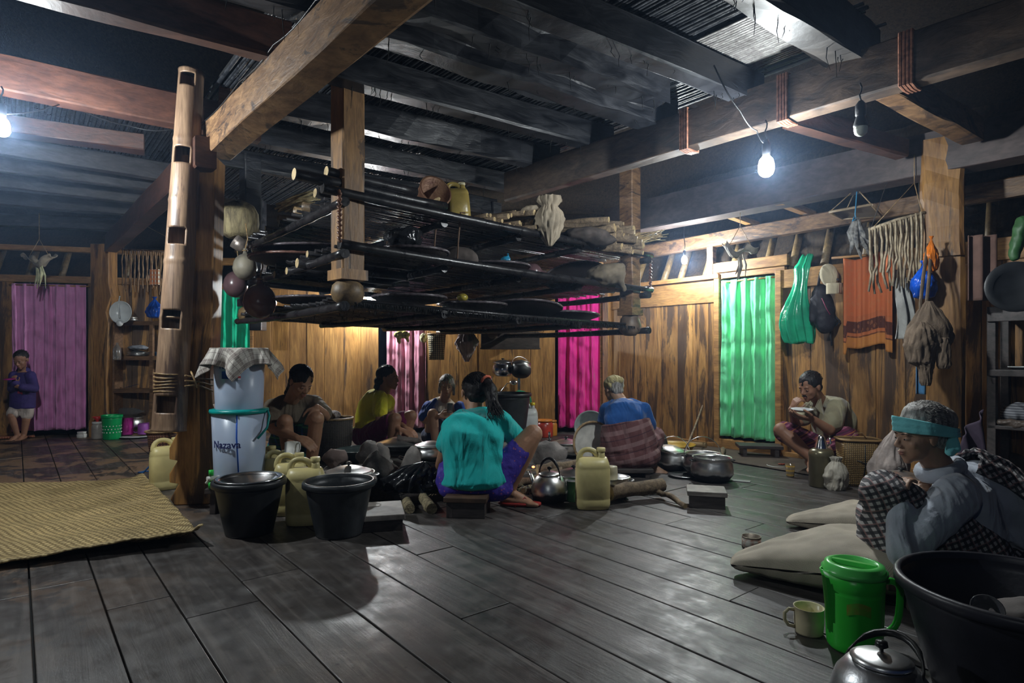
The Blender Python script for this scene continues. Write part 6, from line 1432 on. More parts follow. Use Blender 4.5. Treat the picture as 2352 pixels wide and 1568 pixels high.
# big black tub on the right
tb=bucket('big black tub filling the lower right corner, a glass and a cloth inside','' or V((1.43,1.72,0)),.285,.21,.30,mat_plain('black_tub',(.022,.022,.03),.4,bmp=.06))
p=V((1.33,1.72,.2)); mb=MB(); mb.lathe([(0,0),(.03,0),(.04,.07),(.037,.07),(.028,.006),(0,.006)],p,20,axis=(-.3,-.6,.7)); one('drinking_glass',mb,mat_plain('clear_glass',(.8,.8,.85),.05,trans=.9,var=0,bmp=0),'wet drinking glass inside the big black tub','glass')
c=V((1.48,1.72,.215)); blobo('wash_cloth','dull brownish cloth lying in the big black tub','cloth',tuple(c),[('e',c,(.13,.09,.04))],mat_plain('wash_cloth',(.14,.12,.11),.8),.012,[(.03,.05)],2)
stool('dark reddish-brown low bench behind the green pitcher and tub','' or V((1.72,2.25,0)),.62,.2,.10,-.35,mat_wood('red_bench',(.12,.05,.04),(.05,.022,.018),grain=5,rough=.4),DKW)
# stool under woman in turquoise, slipper is a thing too
stool('low dark wooden block the woman in turquoise sits on','' or G(1078,1176),.25,.3,.12,-.1,mat_wood('stool_dark',(.17,.10,.06),(.06,.035,.022),grain=5,rough=.5),DKW,box=True)
# ================================================================ PEOPLE
def skin(n,c): return mat_plain(n,c,.5,var=.1,vs=9,bmp=.12,bscale=70,sss=.06)
SK=skin('skin_brown',(.44,.235,.14)); SKD=skin('skin_dark',(.33,.165,.10)); SKO=folds(skin('skin_old',(.42,.25,.165)),14,.35,.006)

def mat_hair(n,c,c2):
    if n in MATS: return MATS[n]
    m,nt,b=_nt(n); w=nd(nt,'ShaderNodeTexNoise',i_Scale=30,i_Detail=6.0); nt.links.new(coords(nt,'Object',(3,3,.5)),w.inputs['Vector'])
    nt.links.new(ramp(nt,w.outputs[0],[(.35,c2),(.65,c)]),b.inputs['Base Color']); b.inputs['Roughness'].default_value=.5; b.inputs['Specular IOR Level'].default_value=.3; bump(nt,b,w.outputs[0],.7,.006); MATS[n]=m; return m
HBL=mat_hair('hair_black',(.022,.018,.017),(.006,.005,.005)); HGR=mat_hair('hair_grey',(.42,.40,.37),(.10,.09,.08))
LIPM=mat_plain('lips',(.28,.10,.08),.5); EYEW=mat_plain('eye_white',(.32,.28,.25),.2,var=.03,bmp=0); EYED=mat_plain('eye_dark',(.012,.008,.006),.15,bmp=0)
class Fig:
    def __init__(s,label,root,skinm,k=1.0,voxel=.006):
        s.r=thing('person',label,'person',tuple(root)); s.sk=MB(); s.m=skinm; s.k=k; s.vox=voxel
    def chain(s,mb,pts,rad,flat=1.0,up=V((0,0,1))):
        for i in range(len(pts)-1): mb.cap(pts[i],pts[i+1],rad[i]*s.k,rad[i+1]*s.k,flat=flat,up=up)
    def head(s,c,F,U=V((0,0,1)),h=.225,hair=None,ears=True,lips=True,neck=None,jaw=1.0,old=False,brow=True,mous=False):
        F=V(F).normalized(); R=F.cross(U).normalized(); U=R.cross(F).normalized(); s.hc=V(c); s.hM=Matrix((R,F,U)).transposed(); s.hh=h
        M=s.hM
        def T(x,y,z): return s.hc+M@V((x*h,y*h,z*h))
        s.T=T
        def E(p,r): s.sk.ell(T(*p),(r[0]*h,r[1]*h,r[2]*h),M,18,12)
        E((0,-.06,.14),(.335,.40,.36)); E((0,.10,-.10),(.265,.255,.33)); E((0,.13,-.29),(.205*jaw,.20,.16)); E((0,.255,-.42),(.085,.075,.065))
        E((.16,.22,-.12),(.085,.085,.09)); E((-.16,.22,-.12),(.085,.085,.09)); E((0,.1,-.2),(.25,.2,.2))
        s.sk.cap(T(-.15,.31,.065),T(.15,.31,.065),.04*h); s.sk.cap(T(0,.345,.02),T(0,.425,-.125),.03*h,.046*h); E((.05,.385,-.15),(.036,.045,.03)); E((-.05,.385,-.15),(.036,.045,.03))
        E((0,.345,-.25),(.095,.045,.03)); E((0,.34,-.30),(.08,.045,.03)); E((0,.30,-.36),(.07,.05,.04))
        for q in (-1,1):
            E((q*.13,.305,-.015),(.06,.045,.038))
            if ears: E((q*.335,-.03,-.04),(.03,.075,.11)); E((q*.355,-.05,-.0),(.018,.06,.075))
        if neck is not None: s.sk.cap(T(0,-.10,-.2),V(neck),.052*s.k,.056*s.k)
        # face parts
        for q in (-1,1):
            mb=MB(); mb.ell(T(q*.13,.335,-.02),(.046*h,.020*h,.011*h),M,10,7); e=mb.build('eye',EYEW if not old else EYED,s.r)
            mb=MB(); mb.ell(T(q*.128,.353,-.02),(.019*h,.01*h,.015*h),M,8,6); mb.build('iris',EYED,e)
            if brow:
                mb=MB(); mb.tube([T(q*.06,.365,.065),T(q*.13,.362,.085),T(q*.2,.315,.065)],[.008*h,.013*h,.006*h],6,flat=.6); mb.build('eyebrow',HBL if not old else HGR,s.r)
        if lips:
            mb=MB(); mb.ell(T(0,.365,-.255),(.08*h,.032*h,.018*h),M,12,8); mb.ell(T(0,.362,-.292),(.07*h,.03*h,.02*h),M,12,8); mb.build('lips',LIPM,s.r)
        if mous: mb=MB(); mb.cap(T(-.1,.36,-.225),T(0,.395,-.205),.015*h,.02*h); mb.cap(T(0,.395,-.205),T(.1,.36,-.225),.02*h,.015*h); mb.build('moustache',HBL,s.r)
    def hair(s,mat,extra=(),short=False,strands=0,seed=1,cap=(.365,.425,.375),capc=(0,-.10,.165),nape=True,curl=.0,sl=(.15,.3)):
        h=s.hh; M=s.hM; T=s.T; mb=MB(); mb.ell(T(*capc),(cap[0]*h,cap[1]*h,cap[2]*h),M,20,14)
        if nape: mb.ell(T(0,-.24,-.06),(.29*h,.22*h,.26*h),M)
        for e in extra:
            if e[0]=='e': mb.ell(T(*e[1]),tuple(q*h for q in e[2]),M)
            else: mb.cap(T(*e[1]),T(*e[2]),e[3]*h,e[4]*h)
        o=mb.build('hair',mat,s.r,remesh=.006,smooth_it=3,disp=[(.006,.02),(.01,.06)])
        if strands:
            random.seed(seed); mb=MB()
            for i in range(strands):
                th=random.uniform(0,2*math.pi); ph=random.uniform(.15,1.5); d=V((math.sin(ph)*math.cos(th),math.sin(ph)*math.sin(th),math.cos(ph)))
                if d.y>.45 and d.z<.75: continue
                L=random.uniform(*sl)*2.2; pts=[]; back=V((random.uniform(-.25,.25),-1,-.35)); sway=random.uniform(-.5,.5)*curl
                for q in range(6):
                    lift=1.0+.012*q*random.random()+curl*.10*math.sin(q*1.7+i)*random.random()+(.02 if q else -.01)
                    pts.append(T(capc[0]+d.x*cap[0]*lift,capc[1]+d.y*cap[1]*lift,capc[2]+d.z*cap[2]*lift))
                    tg=back-d*back.dot(d); tg=tg.normalized() if tg.length>.05 else V((0,0,-1)); side=tg.cross(d)
                    d=(d+tg*L/5*1.6+side*(sway*.2+random.uniform(-.06,.06)*(1+curl*2))).normalized()
                mb.tube(pts,[.0015,.0024,.0024,.002,.0015,.0006],4,cap=False)
            mb.build('hair_strands',mat,s.r)
        return o
    def hand(s,wr,d,n,thumb,curl=.5,k=1.0,spread=.1,mb=None):
        """wr wrist, d pointing direction, n back-of-hand normal, thumb: +1/-1 side"""
        mb=mb or s.sk; wr=V(wr); d=V(d).normalized(); n=V(n); n=(n-d*n.dot(d)).normalized(); sd=d.cross(n)*thumb; k*=s.k
        mb.cap(wr,wr+d*.035*k,.021*k,.024*k,flat=.75,up=n)
        for i,(o,fl) in enumerate(((.030,.9),(.010,1.0),(-.010,.95),(-.029,.75))):
            kn=wr+d*(.078 if i else .076)*k+sd*o*k; mb.cap(wr+d*.02*k+sd*o*.5*k,kn,.015*k,.0115*k)
            dd=(d+sd*(o*spread*10)).normalized(); p=kn; ang=0
            for j,L in enumerate((.040,.026,.021)):
                ang+=curl*(.7,1.0,.8)[j]; v=dd*math.cos(ang)-n*math.sin(ang); q=p+v*L*fl*k; mb.cap(p,q,(.0098-.0009*j)*k,(.009-.0009*j)*k,seg=10); p=q
        t0=wr+d*.018*k+sd*.02*k; t1=t0+(d*.5+sd*.75-n*.35).normalized()*.04*k; t2=t1+(d*.8+sd*.35-n*(.3+curl*.3)).normalized()*.032*k; t3=t2+(d*.9+sd*.0-n*(.3+curl*.4)).normalized()*.026*k
        mb.cap(t0,t1,.015*k,.012*k); mb.cap(t1,t2,.0115*k,.010*k,seg=10); mb.cap(t2,t3,.010*k,.0085*k,seg=10)
    def foot(s,an,d,L=.22,n=V((0,0,1)),mb=None,side=1):
        mb=mb or s.sk; an=V(an); d=V(d).normalized(); n=V(n); n=(n-d*n.dot(d)).normalized(); k=L/.22; sd=d.cross(n)*side
        heel=an-n*.045*k-d*.03*k; ball=an-n*.062*k+d*.125*k; mid=an-n*.03*k+d*.05*k
        mb.cap(an,heel,.033*k,.031*k); mb.cap(heel,ball,.029*k,.026*k); mb.cap(mid,ball,.034*k,.024*k); mb.cap(an,mid,.034*k,.03*k)
        mb.cap(heel+sd*.01*k,ball+sd*.022*k,.024*k,.02*k); mb.cap(heel-sd*.01*k,ball-sd*.022*k,.024*k,.018*k)
        for i,o in enumerate((.034,.015,-.001,-.016,-.030)):
            p=ball+sd*o*k-n*.004*k; q=p+d*((.052,.05,.044,.038,.03)[i])*k-n*.004*k; mb.cap(p,q,(.016,.011,.0105,.01,.0095)[i]*k,(.014,.009,.0085,.008,.0075)[i]*k,seg=9)
    def leg(s,hip,kn,an,mb=None,r=(.078,.056,.052,.036)):
        mb=mb or s.sk; hip,kn,an=V(hip),V(kn),V(an); s.chain(mb,[hip,kn],[r[0],r[1]]); m_=kn.lerp(an,.32); s.chain(mb,[kn,m_,an],[r[1]*.92,r[2],r[3]])
    def arm(s,sh,el,wr,r=(.047,.038,.036,.025)):
        sh,el,wr=V(sh),V(el),V(wr); s.chain(s.sk,[sh,el],[r[0],r[1]]); s.chain(s.sk,[el,el.lerp(wr,.3),wr],[r[1]*.95,r[2],r[3]])
    def done(s): return s.sk.build('body',s.m,s.r,remesh=s.vox,smooth_it=2)
    def cloth(s,name,mb,mat,voxel=.009,disp=((.03,.09),(.012,.035)),sm=4,label=None):
        disp=[(a*.3,b*1.2) for a,b in disp]
        o=mb.build(name,mat,s.r,remesh=voxel,smooth_it=sm,disp=list(disp)) 
        if label: o['label']=label
        return o
def torso(mb,pts,rad,flat,front):
    mb.tube(pts,rad,22,flat=flat,up=V(front)); 
    mb.ell(pts[0],(rad[0]*.96,rad[0]*.96*flat,rad[0]*.18)); 
# ---------------- woman in turquoise (back view)
def A():
    f=Fig('person seen from behind in a turquoise t-shirt and blue shorts, squatting on a low block',G(1085,1165),SK)
    hd=P(1090,905,3.86); f.head(hd,(-.35,.85,-.30),V((.05,.3,1)),.245,neck=P(1092,945,3.80))
    f.hair(HBL,extra=[('e',(.0,-.2,.1),(.33,.34,.36)),('c',(.13,-.46,.22),(.22,-.62,.0),.15,.17),('c',(.22,-.62,.0),(.28,-.66,-.32),.17,.13),('c',(.28,-.66,-.32),(.36,-.62,-.62),.13,.05)],strands=300,sl=(.2,.3))
    mb=MB(); random.seed(4)
    for i in range(120):
        a=f.T(.16+random.uniform(-.05,.05),-.5+random.uniform(-.05,.05),.18); b=f.T(.24+random.uniform(-.14,.1),-.72+random.uniform(-.06,.1),-.15); c=f.T(.36+random.uniform(-.2,.16),-.70+random.uniform(-.08,.1),-.5+random.uniform(-.15,.1)); d=c+V((random.uniform(-.01,.03),-.005,-random.uniform(.01,.045)))
        mb.tube([a,b,c,d],[.003,.0035,.0028,.0008],4,cap=False)
    mb.build('ponytail_strands',HBL,f.r)
    q=f.T(.12,-.53,.24); mb=MB(); n=24; ax_=(f.T(.22,-.62,.0)-f.T(.10,-.42,.24)).normalized(); s1,u1=frame(ax_)
    mb.tube([q+(s1*math.cos(2*math.pi*i/n)+u1*math.sin(2*math.pi*i/n))*.03 for i in range(n)],.009,8,closed=True,cap=False); mb.build('hair_tie',mat_plain('coral',(.75,.18,.10),.7,bmp=.4),f.r)
    pel=P(1088,1098,3.72); sp=[pel,P(1086,1060,3.73),P(1086,1015,3.74),P(1092,975,3.77),P(1096,955,3.79),P(1093,938,3.80)]
    torso(f.sk,sp,[.14,.125,.15,.16,.10,.055],.6,(0,1,0))
    shL=P(1035,982,3.76); shR=P(1158,968,3.76); elL=P(1017,1052,3.86); wrL=P(1006,1082,4.02)
    f.arm(shL,elL,wrL); f.hand(wrL,(-.1,.75,-.45),(-.3,-.3,.8),1,.6)
    elR=P(1196,1030,3.95); wrR=P(1175,1075,4.12); f.arm(shR,elR,wrR); f.hand(wrR,(-.5,.7,-.3),(.1,-.1,1),-1,.7)
    hipR=P(1132,1098,3.74); knR=P(1224,997,3.80); anR=P(1168,1128,3.82); f.leg(hipR,knR,anR,r=(.088,.062,.058,.038)); f.foot(anR,(.97,-.15,0),.225,side=1)
    hipL=P(1050,1098,3.74); knL=P(1030,1025,4.15); anL=P(1035,1115,4.05); f.leg(hipL,knL,anL,r=(.088,.062,.058,.038)); f.foot(anL+V((0,0,.02)),(-.1,1,0),.22)
    f.done()
    mb=MB(); torso(mb,[P(1090,1108,3.71),P(1088,1070,3.72),P(1084,1035,3.73),P(1086,1000,3.735),P(1094,968,3.77),P(1096,950,3.79),P(1094,938,3.80)],[.215,.185,.186,.195,.165,.105,.062],.74,(0,1,0))
    mb.cap(shL+V((.03,0,.01)),shL.lerp(elL,.52),.068,.066); mb.cap(shR+V((-.03,0,.01)),shR.lerp(elR,.55)+V((.01,0,0)),.070,.068)
    mb.cap(P(1060,957,3.78),shL,.05,.06); mb.cap(P(1130,952,3.78),shR,.05,.06)
    f.cloth('shirt',mb,cloth_mat('turquoise_jersey',(.0,.52,.50),rough=.8),disp=((.05,.13),(.02,.05)))
    SH=mat_plain('blue_shorts',(.05,.03,.32),.7,var=.2,vs=12,bmp=.3)
    m=SH; nt=m.node_tree; b=nt.nodes['Principled BSDF']; v=nd(nt,'ShaderNodeTexVoronoi',i_Scale=38.0); nt.links.new(coords(nt),v.inputs['Vector'])
    nt.links.new(mixc(nt,(.045,.025,.30),(.45,.12,.18),ramp(nt,v.outputs['Distance'],[(.16,.8),(.22,0)])),b.inputs['Base Color'])
    mb=MB(); mb.ell(P(1090,1118,3.74),(.215,.135,.10)); mb.cap(P(1140,1102,3.73),hipR.lerp(knR,.62),.108,.078); mb.cap(P(1040,1105,3.74),hipL.lerp(knL,.6),.105,.078); mb.ell(P(1050,1118,3.72),(.12,.12,.08)); mb.ell(P(1135,1120,3.72),(.12,.12,.08))
    f.cloth('shorts',mb,m,disp=((.03,.06),(.015,.03)))
    fs=P(1190,1160,3.80); RB=mat_plain('red_rubber',(.55,.05,.04),.5)
    mb=MB(); c=anR+V((.05,-.01,-.104)); loft(mb,[(-.008,.135,.045,0),(.008,.135,.047,0)],24,2.4); q=rot2(-.15)
    for v_ in mb.v: w_=q@v_; v_.x,v_.y,v_.z=w_.x+c.x+.02,w_.y+c.y,w_.z+.016
    o=mb.build('flip_flop',RB,f.r); mb=MB(); mb.tube([c+V((-.01,-.045,.02)),c+V((.05,-.025,.075)),c+V((.10,-.012,.03))],.007,6,flat=.5); mb.tube([c+V((-.01,.045,.02)),c+V((.05,.01,.075)),c+V((.10,-.012,.03))],.007,6,flat=.5); mb.build('strap',RB,o)
A()
# ---------------- woman in brown t-shirt
def B():
    d=4.6; f=Fig('person in a brown t-shirt squatting beside the water filter, black hair tied back',G(690,1107),SK)
    f.head(P(692,878,4.5),(.72,-.60,-.50),V((.12,.0,1)),.23,neck=P(672,915,4.62))
    f.hair(HBL,extra=[('c',(0,-.40,-.15),(-.12,-.62,-.45),.13,.12),('c',(-.12,-.62,-.45),(-.2,-.85,-.9),.11,.05)],strands=220,sl=(.2,.3))
    pel=P(668,1030,4.75); sp=[pel,P(668,990,4.76),P(668,950,4.72),P(670,925,4.66),P(672,912,4.62)]
    torso(f.sk,sp,[.13,.12,.14,.12,.055],.62,(.6,-.7,0))
    sL=P(625,935,4.62); sR=P(722,925,4.72); eL=P(628,985,4.42); wL=P(682,1005,4.28); eR=P(748,955,4.62); wR=P(728,935,4.45)
    f.arm(sL,eL,wL); f.hand(wL,(.85,-.25,-.35),(.2,-.5,.8),-1,.3,k=1.05)
    f.arm(sR,eR,wR); f.hand(wR,(-.2,-.35,-.7),(.3,-.8,.2),1,.45)
    hL=P(640,1035,4.7); kL=P(655,968,4.38); aL=P(668,1085,4.45); hR=P(695,1035,4.75); kR=P(727,962,4.42); aR=P(712,1085,4.5)
    f.leg(hL,kL,aL); f.foot(aL,(.5,-.9,0),.22); f.leg(hR,kR,aR); f.foot(aR,(.6,-.8,0),.22); f.done()
    mb=MB(); torso(mb,[P(668,1015,4.75),P(668,985,4.76),P(669,950,4.72),P(671,928,4.67),P(672,913,4.62)],[.155,.15,.165,.15,.062],.68,(.6,-.7,0))
    mb.cap(sL,sL.lerp(eL,.72),.066,.066); mb.cap(sR,sR.lerp(eR,.8),.066,.066); mb.cap(P(655,920,4.64),sL,.05,.06); mb.cap(P(690,918,4.66),sR,.05,.06)
    f.cloth('shirt',mb,cloth_mat('brown_jersey',(.15,.115,.075)),disp=((.04,.1),(.015,.04)))
    mb=MB(); mb.ell(P(668,1040,4.73),(.19,.15,.1)); mb.cap(hL,hL.lerp(kL,.85),.095,.07); mb.cap(hR,hR.lerp(kR,.85),.095,.07); mb.ell(P(690,1000,4.6),(.07,.06,.10))
    f.cloth('shorts',mb,mat_plaid('teal_plaid',(.02,.09,.10),[(0,11,.1,.3,(.02,.12,.35),.9),(2,13,.3,.45,(.05,.30,.14),.8),(2,13,.7,.75,(.25,.05,.2),.7)]),disp=((.03,.05),))
B()
# ---------------- woman in yellow
def C():
    f=Fig('person in a yellow blouse and maroon skirt sitting sideways by the dusty pink curtain',G(870,1045),SKD)
    f.head(P(893,868,5.45),(.95,-.25,.02),V((0,0,1)),.215,neck=P(882,898,5.5),lips=True)
    f.hair(HBL,extra=[('e',(.0,-.42,-.12),(.26,.24,.22)),('e',(0,-.52,-.36),(.2,.16,.14)),('e',(.1,-.1,.3),(.3,.35,.22))],strands=260,curl=.5,sl=(.12,.25),seed=5)
    sp=[P(848,985,5.55),P(848,960,5.56),P(856,930,5.55),P(870,908,5.52),P(880,896,5.5)]
    torso(f.sk,sp,[.13,.125,.14,.11,.055],.68,(.9,-.3,0))
    s1=P(873,913,5.36); e1=P(872,965,5.3); w1=P(917,985,5.16); s2=P(880,910,5.68); e2=P(900,960,5.6); w2=P(930,982,5.4)
    f.arm(s1,e1,w1); f.hand(w1,(.85,-.2,-.35),(.2,-.3,.9),1,.4); f.arm(s2,e2,w2); f.hand(w2,(.8,-.3,-.4),(.2,-.3,.9),-1,.5)
    h1=P(850,998,5.45); k1=P(908,962,5.2); a1=P(898,1030,5.2); h2=P(858,998,5.65); k2=P(944,955,5.5); a2=P(922,1030,5.55)
    f.leg(h1,k1,a1); f.foot(a1,(.9,-.4,0),.21); f.leg(h2,k2,a2); f.foot(a2,(.9,-.4,0),.21); f.done()
    mb=MB(); torso(mb,[P(846,983,5.55),P(847,960,5.56),P(856,932,5.55),P(869,910,5.52),P(879,898,5.5)],[.15,.15,.16,.135,.066],.74,(.9,-.3,0))
    mb.cap(s1,s1.lerp(e1,.62),.066,.068); mb.cap(s2,s2.lerp(e2,.5),.06,.062); mb.ell(P(885,925,5.5),(.09,.1,.09))
    f.cloth('blouse',mb,cloth_mat('yellow_cotton',(.78,.68,.03)),disp=((.04,.1),(.015,.04)))
    mb=MB(); mb.ell(P(850,998,5.55),(.17,.17,.13)); mb.cap(h1,h1.lerp(k1,.8),.10,.08); mb.cap(h2,h2.lerp(k2,.8),.10,.085); mb.cap(P(850,1010,5.5),P(885,1010,5.4),.1,.08)
    f.cloth('skirt',mb,cloth_mat('maroon_cotton',(.17,.01,.08)),disp=((.03,.07),))
C()
# ---------------- old woman, far side of hearth
def Dd():
    f=Fig('elderly grey-haired person in a white and blue shirt facing the camera across the hearth',G(1015,1027),SKO,.95)
    f.head(P(1026,886,6.1),(.12,-1,-.08),V((0,0,1)),.215,neck=P(1022,915,6.18),old=True)
    f.hair(HGR,strands=90,sl=(.2,.4),extra=[('c',(-.3,.05,.1),(-.33,-.05,-.4),.09,.07),('c',(.3,.05,.1),(.33,-.05,-.3),.09,.07)],curl=.2)
    torso(f.sk,[P(1015,990,6.3),P(1015,960,6.3),P(1018,930,6.25),P(1022,915,6.2)],[.14,.14,.14,.06],.62,(0,-1,0))
    s1=P(983,930,6.2); e1=P(975,965,6.05); w1=P(1010,955,5.9); s2=P(1056,930,6.2); e2=P(1068,965,6.05); w2=P(1042,955,5.9)
    f.arm(s1,e1,w1); f.hand(w1,(.9,-.1,.1),(0,-1,.3),-1,.6); f.arm(s2,e2,w2); f.hand(w2,(-.9,-.1,.1),(0,-1,.3),1,.6)
    f.leg(P(990,1000,6.25),P(994,950,5.95),P(1000,1015,6.0)); f.foot(P(1000,1015,6.0),(0,-1,0)); f.leg(P(1040,1000,6.25),P(1050,965,5.95),P(1045,1015,6.0)); f.foot(P(1045,1015,6.0),(0,-1,0)); f.done()
    mb=MB(); torso(mb,[P(1015,985,6.3),P(1015,955,6.3),P(1018,932,6.25),P(1022,917,6.2)],[.17,.17,.17,.075],.68,(0,-1,0)); f.cloth('shirt',mb,cloth_mat('cream_cotton2',(.60,.55,.45)),disp=((.04,.08),))
    for (p_,q_) in ((P(984,934,6.12),P(976,955,6.06)),(P(1056,934,6.12),P(1068,955,6.06))):
        mb=MB(); mb.cap(p_,q_,.06,.068); f.cloth('blue_sleeve',mb,cloth_mat('royal_blue',(.01,.06,.35)),disp=((.03,.06),))
    mb=MB(); mb.cap(P(1000,918,6.06),P(984,940,6.04),.022,.03); f.cloth('blue_stripe',mb,MATS['royal_blue'],disp=((.01,.06),))
    mb=MB(); mb.ell(P(1015,1000,6.25),(.22,.2,.13)); mb.cap(P(1020,980,6.1),P(1025,1010,6.0),.10,.08); f.cloth('sarong',mb,cloth_mat('navy_cotton',(.015,.03,.10)))
    g=P(1033,938,5.85); mb=MB(); mb.lathe([(0,-.04),(.026,-.04),(.032,.05),(.03,.05),(.024,-.035),(0,-.035)],g,18); one('drinking_glass',mb,MATS['clear_glass'],'small clear glass held by the elderly person facing the camera','glass')
Dd()
# ---------------- person in blue shirt, back view
def E_():
    f=Fig('person in a blue t-shirt and checked maroon sarong, crouching with back turned, cloth-wrapped hair',G(1445,1085),SKO)
    f.head(P(1408,895,5.05),(-.45,.75,-.35),V((0,.2,1)),.205,neck=P(1424,920,5.0))
    f.hair(HGR,strands=50,sl=(.1,.2))
    mb=MB(); h=f.hh; mb.ell(f.T(0,-.10,.24),(.39*h,.44*h,.33*h),f.hM); mb.ell(f.T(.05,-.50,.24),(.15*h,.13*h,.14*h),f.hM); mb.cap(f.T(-.3,-.2,.1),f.T(.3,-.2,.12),.12*h); f.cloth('head_cloth',mb,cloth_mat('straw_cloth',(.50,.42,.20)),.006,((.03,.03),),2)
    torso(f.sk,[P(1452,1040,4.85),P(1448,1000,4.87),P(1440,960,4.9),P(1432,930,4.95),P(1426,920,5.0)],[.15,.14,.15,.13,.055],.62,(-.3,1,0))
    s1=P(1395,940,4.98); e1=P(1385,985,5.1); w1=P(1380,1015,5.25); s2=P(1478,940,4.92); e2=P(1492,985,4.98); w2=P(1480,1010,5.15)
    f.arm(s1,e1,w1); f.hand(w1,(-.1,.8,-.4),(-.5,0,.7),1,.5); f.arm(s2,e2,w2); f.hand(w2,(-.3,.8,-.3),(.3,0,.9),-1,.6)
    f.leg(P(1415,1045,4.9),P(1400,1000,5.2),P(1410,1060,5.1)); f.foot(P(1410,1060,5.1),(-.2,1,0)); h2=P(1480,1045,4.85); k2=P(1508,1000,4.98); a2=P(1490,1068,4.92); f.leg(h2,k2,a2); f.foot(a2+V((0,0,.0)),(.92,-.3,0),.23,side=1); f.done()
    mb=MB(); torso(mb,[P(1440,985,4.885),P(1437,955,4.9),P(1433,938,4.92),P(1428,921,4.98)],[.175,.185,.165,.066],.66,(-.3,1,0)); mb.cap(s1,s1.lerp(e1,.7),.062,.062); mb.cap(s2,s2.lerp(e2,.8),.064,.064); mb.cap(P(1410,928,4.98),s1,.045,.055); mb.cap(P(1450,926,4.95),s2,.045,.055)
    f.cloth('shirt',mb,cloth_mat('blue_jersey',(.01,.09,.33)),disp=((.04,.1),(.015,.04)))
    mb=MB(); mb.ell(P(1447,1045,4.85),(.245,.20,.14)); mb.tube([P(1436,968,4.88),P(1440,990,4.87),P(1445,1030,4.86)],[.20,.22,.245],22,flat=.80,up=V((-.3,1,0))); mb.cap(h2,k2.lerp(a2,.1),.11,.075); mb.cap(P(1415,1045,4.9),P(1402,1005,5.15),.1,.085); mb.cap(k2,a2.lerp(k2,.35),.07,.07); mb.ell(P(1400,1040,4.9),(.1,.12,.1))
    f.cloth('sarong',mb,mat_plaid('maroon_check',(.12,.045,.045),[(2,9,.05,.35,(.26,.16,.16),.7),(0,7,.05,.3,(.22,.12,.12),.55),(2,9,.7,.76,(.05,.02,.03),.9)],rot=(0,.25,0)),disp=((.05,.1),(.02,.03)))
    stool('low dark block under the person in the blue shirt',G(1450,1092),.3,.22,.07,0,DKW)
E_()
# ---------------- man eating
def F_():
    f=Fig('man in a khaki uniform shirt and striped sarong, sitting cross-legged and eating by the wall',G(1880,1085),SKD,1.02)
    f.head(P(1860,888,4.82),(-.88,-.42,-.30),V((0,0,1)),.225,neck=P(1885,925,4.92),mous=True)
    f.hair(HBL,nape=True,strands=60,sl=(.05,.1),curl=.1,cap=(.36,.42,.37),capc=(0,-.09,.175))
    pel=P(1918,1032,5.0); torso(f.sk,[pel,P(1918,1000,5.02),P(1912,960,5.0),P(1902,930,4.96),P(1888,918,4.92)],[.15,.14,.16,.14,.055],.62,(-.8,-.6,0))
    s1=P(1925,932,4.78); e1=P(1905,988,4.6); w1=P(1868,962,4.58); s2=P(1868,935,5.1); e2=P(1828,975,5.0); w2=P(1818,940,4.74)
    f.arm(s1,e1,w1); f.hand(w1,(-.9,.05,.12),(0,-.25,-1),1,.28,k=1.1,spread=.25); f.arm(s2,e2,w2); f.hand(w2,(.25,-.25,.75),(-.9,-.2,.3),1,.9,k=.92)
    h1=P(1930,1040,4.9); k1=P(1945,1005,4.62); a1=P(1868,1052,4.62); h2=P(1900,1040,5.1); k2=P(1795,988,4.9); a2=P(1865,1052,4.75)
    f.leg(h2,k2,a2,r=(.08,.062,.06,.04)); f.foot(a2,(.6,-.75,-.05),.24,n=V((-.5,-.2,.8))); f.leg(h1,k1,a1); f.foot(a1+V((0,0,-.0)),(-.35,-.9,0),.24,n=V((.1,0,1))); f.done()
    KU=cloth_mat('khaki_uniform',(.33,.30,.19),rough=.75)
    mb=MB(); torso(mb,[P(1918,1022,5.0),P(1918,995,5.02),P(1912,960,5.0),P(1903,933,4.96),P(1889,919,4.92)],[.175,.17,.185,.16,.07],.68,(-.8,-.6,0)); mb.cap(s1,s1.lerp(e1,.72),.072,.078); mb.cap(s2,s2.lerp(e2,.6),.068,.072); mb.cap(P(1895,925,4.9),s1,.05,.062); mb.cap(P(1880,925,4.98),s2,.05,.06)
    f.cloth('shirt',mb,KU,disp=((.035,.08),(.015,.03)))
    for (a_,b_,c_,e_) in (((1885,915,4.80),(1893,955,4.70),(1872,935,4.70),(1880,918,4.76)),((1870,918,4.9),(1862,945,4.8),(1858,932,4.86),(1866,920,4.9))):
        mb=MB(); q=[P(*a_),P(*b_),P(*c_),P(*e_)]; mb.add(q,[[0,1,2,3]],False); mb.build('collar',KU,f.r,solid=.006)
    mb=MB(); mb.beam(P(1902,918,4.83),P(1925,928,4.76),.035,.006,n=2); mb.build('epaulette',mat_plain('epaulette',(.55,.52,.40),.6,var=.4,vs=80,col2=(.2,.18,.1)),f.r)
    mb=MB(); mb.ell(pel+V((0,0,-.03)),(.2,.2,.12)); mb.cap(h2,h2.lerp(k2,.92),.115,.09); mb.cap(h1,h1.lerp(k1,.98),.115,.09); mb.cap(P(1880,1030,4.85),P(1840,1020,4.88),.08,.05); mb.cap(k1,k1.lerp(a1,.35),.08,.07)
    f.cloth('sarong',mb,mat_plaid('striped_sarong',(.13,.02,.06),[(2,14,.05,.25,(.40,.14,.22),.9),(2,14,.45,.52,(.50,.20,.03),.9),(2,14,.7,.85,(.05,.015,.04),.9)],rot=(.15,.4,0)),disp=((.03,.08),))
    o=basin('white plate the man holds up in his left hand',P(1842,945,4.60)+V((0,0,.0)),.075,.022,GLZ,(.06,0),name='plate',cat='plate')
F_()
